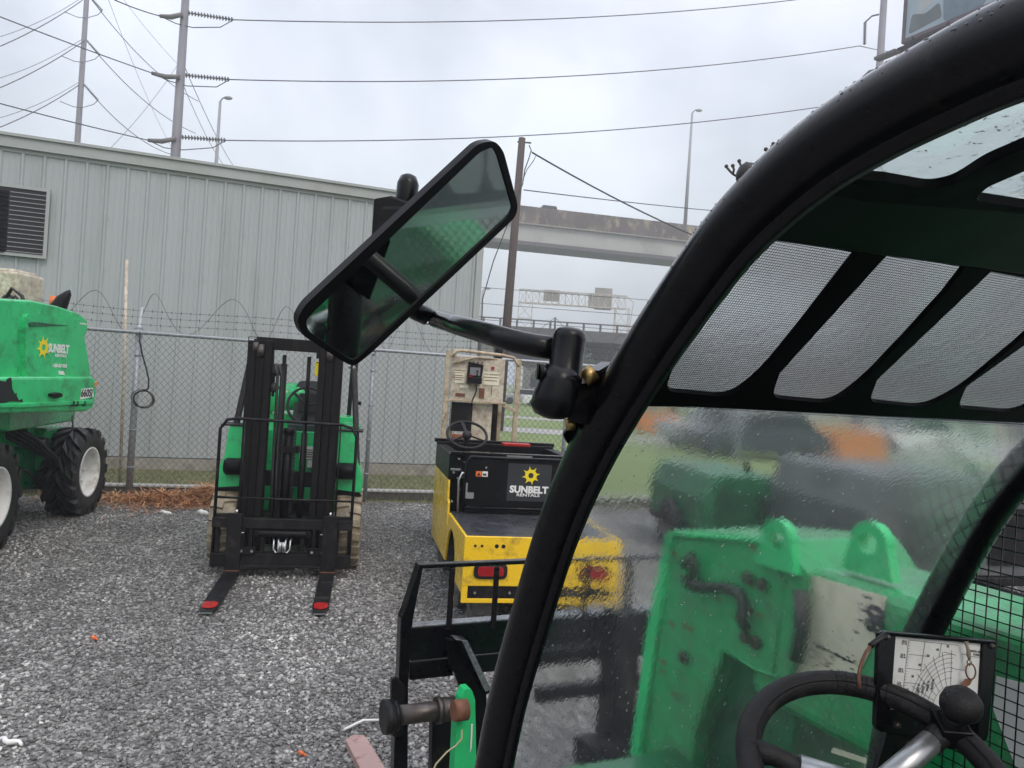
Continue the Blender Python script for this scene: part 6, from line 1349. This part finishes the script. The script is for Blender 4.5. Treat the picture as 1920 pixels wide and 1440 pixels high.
# lower boom head piece between link and gooseneck
mb = MB(); mb.prism([Vc(1.62, 2.25, .12), Vc(1.95, 2.25, .12), Vc(1.95, 2.68, .12), Vc(1.62, 2.68, .12)], (0, 0, .34)); mb.build('quick_coupler', 'black_worn', car_, bevel=.02)
for l_ in (1.76, 2.12):
    mb = MB(); mb.prism([Vc(l_, 2.62, .1), Vc(l_ + .12, 2.62, .1), Vc(l_ + .12, 2.74, .1), Vc(l_, 2.74, .1)], (0, 0, .85)); mb.build('coupler_arm', 'black_worn', car_, bevel=.006)
a_ = onS(1010, 1292, 2.70); mb = MB(); mb.prism([a_, right_ext(a_, 2.5), right_ext(a_, 2.5) - Wd(.055), a_ - Wd(.055)], ff * .05); mb.build('lower_bar', 'black_worn', car_, bevel=.004)
# ---- mirror and its bracket
YM = 1.06
mc = at(770, 475, YM); mv = (mc - O).normalized()
dout = (rr_v * .88 - ff * .38 - Wd(.50)).normalized(); mn = (dout - mv).normalized()
TM = lambda pts, o_=0.0: tr(pts, mc + mn * o_, mn)
mo = rp2([(556, 600), (572, 572), (898, 268), (928, 264), (944, 282), (972, 388), (966, 408), (690, 668), (662, 688), (640, 676), (566, 628)], [14, 14, 14, 10, 12, 12, 12, 16, 14, 12, 12], 5)
mi_ = rp2([(572, 603), (590, 583), (899, 286), (924, 275), (934, 292), (962, 390), (955, 404), (688, 655), (664, 677), (648, 668), (580, 622)], [10, 10, 10, 8, 8, 10, 8, 12, 10, 8, 8], 5)
mb = MB(); mb.prism(TM(mo), -mn * .013); mrr = mb.build('mirror', 'plastic_black', th_, bevel=.006, seg=3)
mb = MB(); mb.prism(TM(mo, .004), -mn * .008, [list(reversed(TM(mi_, .004)))]); mb.build('mirror_rim', 'plastic_black', mrr, bevel=.0015)
mb = MB(); mb.prism(TM(mi_, .0015), -mn * .001); mb.build('mirror_glass', 'mirror_glass', mrr)
mb = MB(); cb_ = TM([(745, 480)], -.035)[0]; Yb = YM + .04
a = at(762, 372, Yb + .05); b_ = at(768, 340, Yb + .05); mb.tube([at(752, 430, Yb + .05), at(762, 372, Yb + .05), at(765, 345, Yb + .05), at(766, 331, Yb + .05), at(766.5, 326, Yb + .05)], [.0165, .0165, .0165, .012, .004], 16); mb.build('clamp_knob', 'black_gloss', mrr)
mb = MB(); mb.prism([at(700, 372, Yb + .03), at(735, 366, Yb + .03), at(775, 380, Yb + .03), at(760, 470, Yb + .03), at(695, 452, Yb + .03)], (0, .03, 0)); mb.prism([at(716, 386, Yb + .015), at(758, 386, Yb + .015), at(745, 450, Yb + .015), at(703, 448, Yb + .015)], (0, .03, 0)); mb.build('clamp', 'plastic_black', mrr, bevel=.004)
pm = lambda u, v, d: (u, v, onP(u, v, mc, mn).y + d)
ap = [pm(755, 560, .05), pm(780, 583, .045), pm(800, 592, .04), pm(820, 598, .035), (860, 610, (onP(820, 598, mc, mn).y + .035) * .5 + .5), (920, 627, .99), (965, 640, .96), (1005, 648, .95), (1040, 653, .945)]
mb = MB(); mb.tube([at(u, v, y) for u, v, y in ap], .0145, 18); mb.build('mirror_arm', 'black_gloss', th_)
# bracket: upper cap, cylinder, lower body, flange with bolts
Yk = .93; k0_ = at(1068, 630, Yk); k1 = at(1058, 705, Yk); ax = (k0_ - k1).normalized()
mb = MB(); mb.lathe([(0, .002), (.012, .004), (.017, .001), (.0195, -.003), (.0205, -.008), (.0205, -.052), (.0225, -.054), (.0225, -.060), (.021, -.062), (.021, -.075), (0, -.075)], k0_ + ax * .006, ax, 32); br_ = mb.build('mirror_bracket', 'black_gloss', th_)
mb = MB(); lb = at(1043, 735, Yk); mb.tube([at(1056, 690, Yk), at(1050, 715, Yk), at(1040, 745, Yk), at(1032, 768, Yk), at(1029, 780, Yk), at(1028, 785, Yk)], [.022, .025, .0265, .026, .018, .004], 24)
mb.build('bracket_body', 'black_gloss', br_)
mb = MB(); mb.prism(round_poly([at(1062, 712, Yk + .012), at(1092, 722, Yk + .01), at(1135, 700, Yk + .02), at(1120, 800, Yk + .03), at(1070, 792, Yk + .012), at(1045, 760, Yk + .012)], .014, 6), (0, .028, 0)); mb.build('bracket_web', 'cab_black', br_, bevel=.006, seg=3)
mb = MB(); mb.cyl(at(1008, 697, Yk - .004), at(1030, 700, Yk), .0095, n=16); mb.cyl(at(1006, 697, Yk - .006), at(1010, 697, Yk - .006), .011, n=6); mb.build('clamp_bolt', 'black_gloss', br_)
mb = MB(); mb.prism(round_poly([at(1110, 690, .97), at(1130, 680, .97), at(1150, 700, 1.0), at(1110, 800, 1.02), at(1090, 850, 1.03), at(1064, 832, 1.0), at(1056, 815, .99), at(1075, 790, .98), at(1085, 740, .97)], .006), (0, .025, 0)); mb.build('bracket_flange', 'cab_black', br_, bevel=.003)
mb = MB(); a = at(1094, 712, .945); mb.cyl(a, a + Vector((.008, .0, .007)) * 1.6, .011, n=14); a = at(1060, 796, .97); mb.cyl(a, a + Vector((.012, .0, .002)), .008, n=12); mb.build('brass_bush', 'brass', br_)
mb = MB(); mb.bar(at(1112, 700, .95), at(1140, 684, .97), .02, .008); mb.bar(at(1122, 710, .95), at(1146, 690, .97), .012, .006); mb.build('clip', 'black_gloss', br_)
# rain beads on the outer rail and along the mirror edge
mb = MB(); rb = random.Random(11); npf = len(prof); cand = [i for i in range(npf) if prof[i].y > 1.55 and prof[i].x > -.2]
for _ in range(260):
    i = rb.choice(cand[:-1]); f_ = rb.random(); P = prof[i].lerp(prof[i + 1], f_); t_ = (prof[i + 1] - prof[i]).normalized(); nu = Vc(0, t_.y, -t_.x) if Vc(0, t_.y, -t_.x).z > 0 else -Vc(0, t_.y, -t_.x)
    a_ = rb.uniform(-.2, 1.25); n_ = (nu * math.cos(a_) - rr_v * math.sin(a_)).normalized(); c_ = Vc(LL, P.x, P.y) + n_ * TR * .995; r_ = rb.uniform(.0006, .0018)
    x_, y_ = frame_of(n_); vs = [c_ + n_ * r_ * .6]; 
    for ring_, hh_ in ((.6, .45), (1.0, .0)):
        for k in range(7): an = 2 * math.pi * k / 7; vs.append(c_ + (x_ * math.cos(an) + y_ * math.sin(an)) * r_ * ring_ + n_ * r_ * hh_)
    mb._a(vs, [(0, 1 + k, 1 + (k + 1) % 7) for k in range(7)] + [(1 + k, 8 + k, 8 + (k + 1) % 7, 1 + (k + 1) % 7) for k in range(7)], True)
mb.build('rain_beads', 'water_bead', tube_l, kind='stuff')
mb = MB()
for (u, v) in ((655, 688), (664, 690), (802, 606), (868, 622), (700, 664)): q_ = TM([(u, v)], -.012)[0]; mb.ball(q_, .0022, 8, (1, 1, 1.3))
mb.build('rain_drops', 'bright_steel', mrr, kind='stuff')
# knob and twigs on the outer rail
mb = MB(); a = onL(1402, 330, LL - .01); mb.ball(a, .0115, 14, (1, 1, 1.15)); kb = mb.build('rail_knob', 'rubber', th_)
mb = MB(); pz = lambda u, v: onL(u, v, LL - .01)
for pts in (((1384, 332), (1374, 326), (1368, 320), (1362, 313)), ((1374, 327), (1376, 318), (1374, 312)), ((1392, 315), (1388, 308), (1386, 303)), ((1390, 312), (1398, 310), (1400, 308)), ((1440, 287), (1437, 280)), ((1450, 280), (1446, 274), (1450, 271)), ((1458, 276), (1454, 270))): mb.tube([pz(*p) for p in pts], .0012, 5)
for (u, v) in ((1362, 312), (1374, 311), (1386, 302), (1400, 307), (1436, 280), (1450, 270)): mb.ball(pz(u, v), .0022, 6)
mb.build('twigs', 'leaf_debris', kb)
# ---- steering wheel with spinner knob
def axis_basis(n):
    a = n.cross(Wd(1)).normalized(); return a, n.cross(a).normalized()
wc = Vector((.492, .969, 1.383)); wn_ = Vector((-.014, -.419, .908)).normalized(); wa, wb = axis_basis(wn_)
RW = .1585
mb = MB(); ring = [wc + (wa * math.cos(t) + wb * math.sin(t)) * RW for t in [2 * math.pi * i / 72 for i in range(72)]]
mb.tube(ring, [.0165] * 72, 20, closed=True); swl = mb.build('steering_wheel', 'grip', th_)
mb = MB()
mb.tube([wc + wn_ * .0135 + (wa * math.cos(t) + wb * math.sin(t)) * (RW - .009) for t in [2 * math.pi * i / 72 for i in range(72)]], .0018, 6, closed=True)
for k in range(3):
    for t in (.0, .09, .18, .27, .36, .45): 
        tt_ = 2.2 + k * 2.1 + t; c_ = wc + (wa * math.cos(tt_) + wb * math.sin(tt_)) * RW; tn = (-wa * math.sin(tt_) + wb * math.cos(tt_)); rad_ = (wa * math.cos(tt_) + wb * math.sin(tt_))
        mb.tube([c_ + (rad_ * math.cos(q_) + wn_ * math.sin(q_)) * .0166 for q_ in [math.pi * (-.2 + 1.2 * j / 10) for j in range(11)]], .0007, 5)
mb.build('rim_seam', 'plastic_black', swl)
mb = MB(); mb.lathe([(0, .01), (.03, .008), (.04, -.005), (.035, -.04)], wc - wn_ * .03, wn_, 24)
dk = (onP(1768, 1372, wc, wn_) - wc).normalized(); dl_ = (onP(1400, 1405, wc, wn_) - wc).normalized(); d3 = -(dk + dl_).normalized()
for dd_ in (dl_, d3): mb.tube([wc - wn_ * .03, wc + dd_ * RW * .6 - wn_ * .012, wc + dd_ * RW * .8, wc + dd_ * RW], [.014, .013, .013, .017], 12)
mb.tube([wc + dk * RW * .72 - wn_ * .004, wc + dk * RW * .98], [.0165, .0165], 14)
mb.build('spokes', 'grip', swl)
mb = MB(); mb.tube([wc - wn_ * .02, wc + dk * RW * .5 - wn_ * .01, wc + dk * RW * .74 - wn_ * .002, wc + dk * RW * .76], [.0155, .0155, .0155, .012], 20); mb.tube([wc - wn_ * .02, wc + dl_ * RW * .6 - wn_ * .008], [.0155, .0145], 16); mb.build('bare_spoke', 'brushed_steel', swl)
mb = MB(); mb.tube([wc - wn_ * .05, wc - wn_ * .45 + ff * .1], .026, 16); mb.build('steering_column', 'black_paint', th_)
# spinner
kp = onP(1778, 1372, wc, wn_)
mb = MB(); mb.tube([kp - wn_ * .012, kp + wn_ * .012, kp + wn_ * .03], [.02, .0185, .014], 16); mb.prism([kp + wn_ * -.0 + wa * .02 + wb * .02, kp + wa * -.02 + wb * .02, kp - wa * .02 - wb * .02, kp + wa * .02 - wb * .02], wn_ * .02); mb.build('spinner_clamp', 'plastic_black', swl, bevel=.002)
mb = MB(); kc = onP(1802, 1322, wc + wn_ * .045, wn_); mb.lathe([(0, .022), (.010, .0215), (.018, .018), (.0245, .010), (.0265, .0), (.025, -.008), (.019, -.015), (.011, -.02), (.0, -.02)], kc, wn_, 32); mb.tube([kc, kp], .011, 12); mb.build('spinner_knob', 'grip', swl)
# ---- load chart holder with ring
YL = 1.13; Lp = at(1755, 1280, YL); ln_ = (ff * -1 + Wd(.22) + rr_v * -.12).normalized()
TL = lambda pts, o_=0.0: tr(pts, Lp + ln_ * o_, ln_)
mb = MB(); mb.prism(TL(rp2([(1652, 1184), (1662, 1182), (1866, 1200), (1868, 1212), (1852, 1386), (1840, 1392), (1648, 1372), (1642, 1362)], 6)), -ln_ * .006); lc = mb.build('chart_holder', 'black_gloss', th_, bevel=.0015)
mb = MB(); mb.prism(TL([(1649, 1186), (1680, 1190), (1668, 1364), (1642, 1362)], .008), -ln_ * .008); mb.prism(TL([(1844, 1204), (1866, 1206), (1852, 1384), (1834, 1382)], .008), -ln_ * .008); mb.bar(TL([(1655, 1187)], .006)[0], TL([(1864, 1205)], .006)[0], .006, .006); mb.build('holder_edges', 'black_gloss', lc, bevel=.0015)
mb = MB(); mb.prism(TL([(1680, 1191), (1845, 1207), (1838, 1345), (1668, 1330)], .003), -ln_ * .0025); pg_ = mb.build('load_chart', 'paper', lc)
mb = MB()
def ln(u0, v0, u1, v1, w_=.8, mb_=None):
    d = Vector((u1 - u0, v1 - v0)); 
    if d.length < .01: return
    q_ = Vector((-d.y, d.x)).normalized() * w_ / 2; (mb_ or mb).poly(TL([(u0 - q_.x, v0 - q_.y), (u1 - q_.x, v1 - q_.y), (u1 + q_.x, v1 + q_.y), (u0 + q_.x, v0 + q_.y)], .0036))
def pp(a, b_): # chart coordinates -> pixel on the sheet, a to the right 0..1, b down 0..1
    tl, tr_, bl2, br2 = Vector((1704, 1200)), Vector((1797, 1210)), Vector((1690, 1326)), Vector((1786, 1336)); t0_ = tl.lerp(tr_, a); t1_ = bl2.lerp(br2, a); return t0_.lerp(t1_, b_)
def L2(a0, b0, a1, b1, w_=.7):
    p_, q_ = pp(a0, b0), pp(a1, b1); ln(p_.x, p_.y, q_.x, q_.y, w_)
L2(0, 0, 0, 1); L2(0, 0, 1, 0)
for k in range(1, 5): L2(0, k * .21, .5 - k * .06, k * .21); 
L2(.33, 0, .30, .45); L2(.66, 0, .64, .2)
for k in range(25): L2(0, k * .042, .045, k * .042, .6)
for R_ in (.86, .80, .73, .66, .60, .50, .38):
    prev = None
    for i in range(15):
        a = R(92 + i * 6.0); c_ = (.95 + math.cos(a) * R_ * .92, .98 - math.sin(a) * R_ * .98)
        if prev: L2(prev[0], prev[1], c_[0], c_[1], .65)
        prev = c_
for i in range(7): a = R(95 + i * 13); L2(.95 + math.cos(a) * .38 * .92, .98 - math.sin(a) * .38 * .98, .95 + math.cos(a) * .92 * .92, .98 - math.sin(a) * .92 * .98, .65)
L2(.72, .12, .97, .15, .7); L2(.9, .35, 1.18, .36, .7); L2(1.18, .36, 1.2, .28, .7)
mb.build('chart_lines', 'ink', pg_)
mb = MB()
def tx(s_, u, v, sz, rot=0.0):
    c_ = TL([(u, v)], .0038)[0]; xx = (TL([(u + 10, v + 1.1)], .0038)[0] - c_).normalized(); yy = ln_.cross(xx); ca, sa = math.cos(rot), math.sin(rot); X_ = xx * ca + yy * sa; mb.text(s_, sz, plane_m(c_, X_, ln_.cross(X_)), off=.00008, depth=.0001)
for k, (u, v) in enumerate(((1696, 1203), (1693, 1228), (1689, 1255), (1686, 1281))): tx(('20 ft', '15 ft', '10 ft', '5 ft')[k], u, v, .0048); tx(('6.1 m', '4.6 m', '3.0 m', '1.5 m')[k], u, v + 4, .0042)
for i in range(4): tx(('1000 lb', '2000 lb', '3000 lb', '4000 lb')[i], 1722 + i * 9, 1292 - i * 3, .0052, R(78))
for i in range(6): a = R(100 + i * 13); p_ = pp(.95 + math.cos(a) * .98 * .92, .98 - math.sin(a) * .98 * .98); tx(('70', '60', '50', '40', '30', '10')[i], p_.x, p_.y, .0048)
tx('WITH 48 in', 1831, 1222, .0050); tx('FORKS', 1832, 1228, .0046)
for k in range(5): tx(str(1 + k), pp(.18 + k * .17, 1.02).x, pp(.18 + k * .17, 1.02).y, .0046)
mb.build('chart_lettering', 'ink', pg_)
mb = MB(); ln(1820, 1231, 1842, 1233, .8); ln(1803, 1226, 1816, 1228, .8); mb.build('chart_rules', 'ink', pg_)
mb = MB()
for (u, v) in ((1665, 1195), (1861, 1212), (1684, 1360)): q_ = TL([(u, v)], .010)[0]; mb.lathe([(0, .003), (.003, .003), (.0045, 0), (.0045, -.006)], q_, ln_, 14)
mb.build('screws', 'bare_steel', lc)
mb = MB(); mb.tube([TL([p_], .012)[0] for p_ in ((1660, 1190), (1650, 1198), (1640, 1204), (1632, 1211))], .0042, 10); mb.build('cable_sleeve', 'rubber', lc)
mb = MB(); mb.tube([TL([p_], .012)[0] for p_ in ((1634, 1209), (1624, 1222), (1616, 1240), (1611, 1258), (1610, 1272), (1612, 1290))], .0024, 8); mb.build('cable', 'cord_rust', lc)
mb = MB(); mb.prism(TL([(1662, 1372), (1735, 1380), (1725, 1600), (1600, 1600)], -.012), -ln_ * .01); mb.build('holder_post', 'black_gloss', lc, bevel=.002)
mb = MB(); q_ = TL([(1706, 1398)], -.01)[0]; mb.lathe([(0, .003), (.004, .003), (.0055, 0), (.0055, -.004)], q_, ln_, 12); mb.build('brass_screw', 'brass', lc)
# key ring hanging over the chart
kr = thing('key_ring', 'rusty split ring on a worn tab hanging over the white load chart', 'key ring', tuple(TL([(1815, 1210)], .014)[0]), 0)
mb = MB(); c_ = TL([(1820, 1259)], .014)[0]; xx = (TL([(1830, 1260)], .014)[0] - c_).normalized(); yy = ln_.cross(xx)
mb.tube([c_ + xx * math.cos(t) * .0092 + yy * math.sin(t) * .011 for t in [2 * math.pi * i / 28 for i in range(28)]], .0012, 8, closed=True); mb.build('ring', 'rust', kr)
mb = MB(); c2 = TL([(1817, 1242)], .014)[0]; mb.tube([c2 + xx * math.cos(t) * .0045 + yy * math.sin(t) * .0045 for t in [2 * math.pi * i / 4 + .2 for i in range(4)]], .0009, 6, closed=True); mb.build('link', 'bare_steel', kr)
mb = MB(); mb.tube([TL([p_], .014)[0] for p_ in ((1812, 1203), (1813, 1212), (1816, 1220), (1816, 1228), (1818, 1237))], [.003, .0022, .0028, .0032, .0018], 8); mb.build('tab', 'old_tab', kr)
mb = MB(); mb.prism(TL([(1812, 1273), (1825, 1273), (1820, 1284), (1810, 1290), (1803, 1285)], .014), -ln_ * .003); mb.build('key_tag', 'rust', kr, bevel=.001)
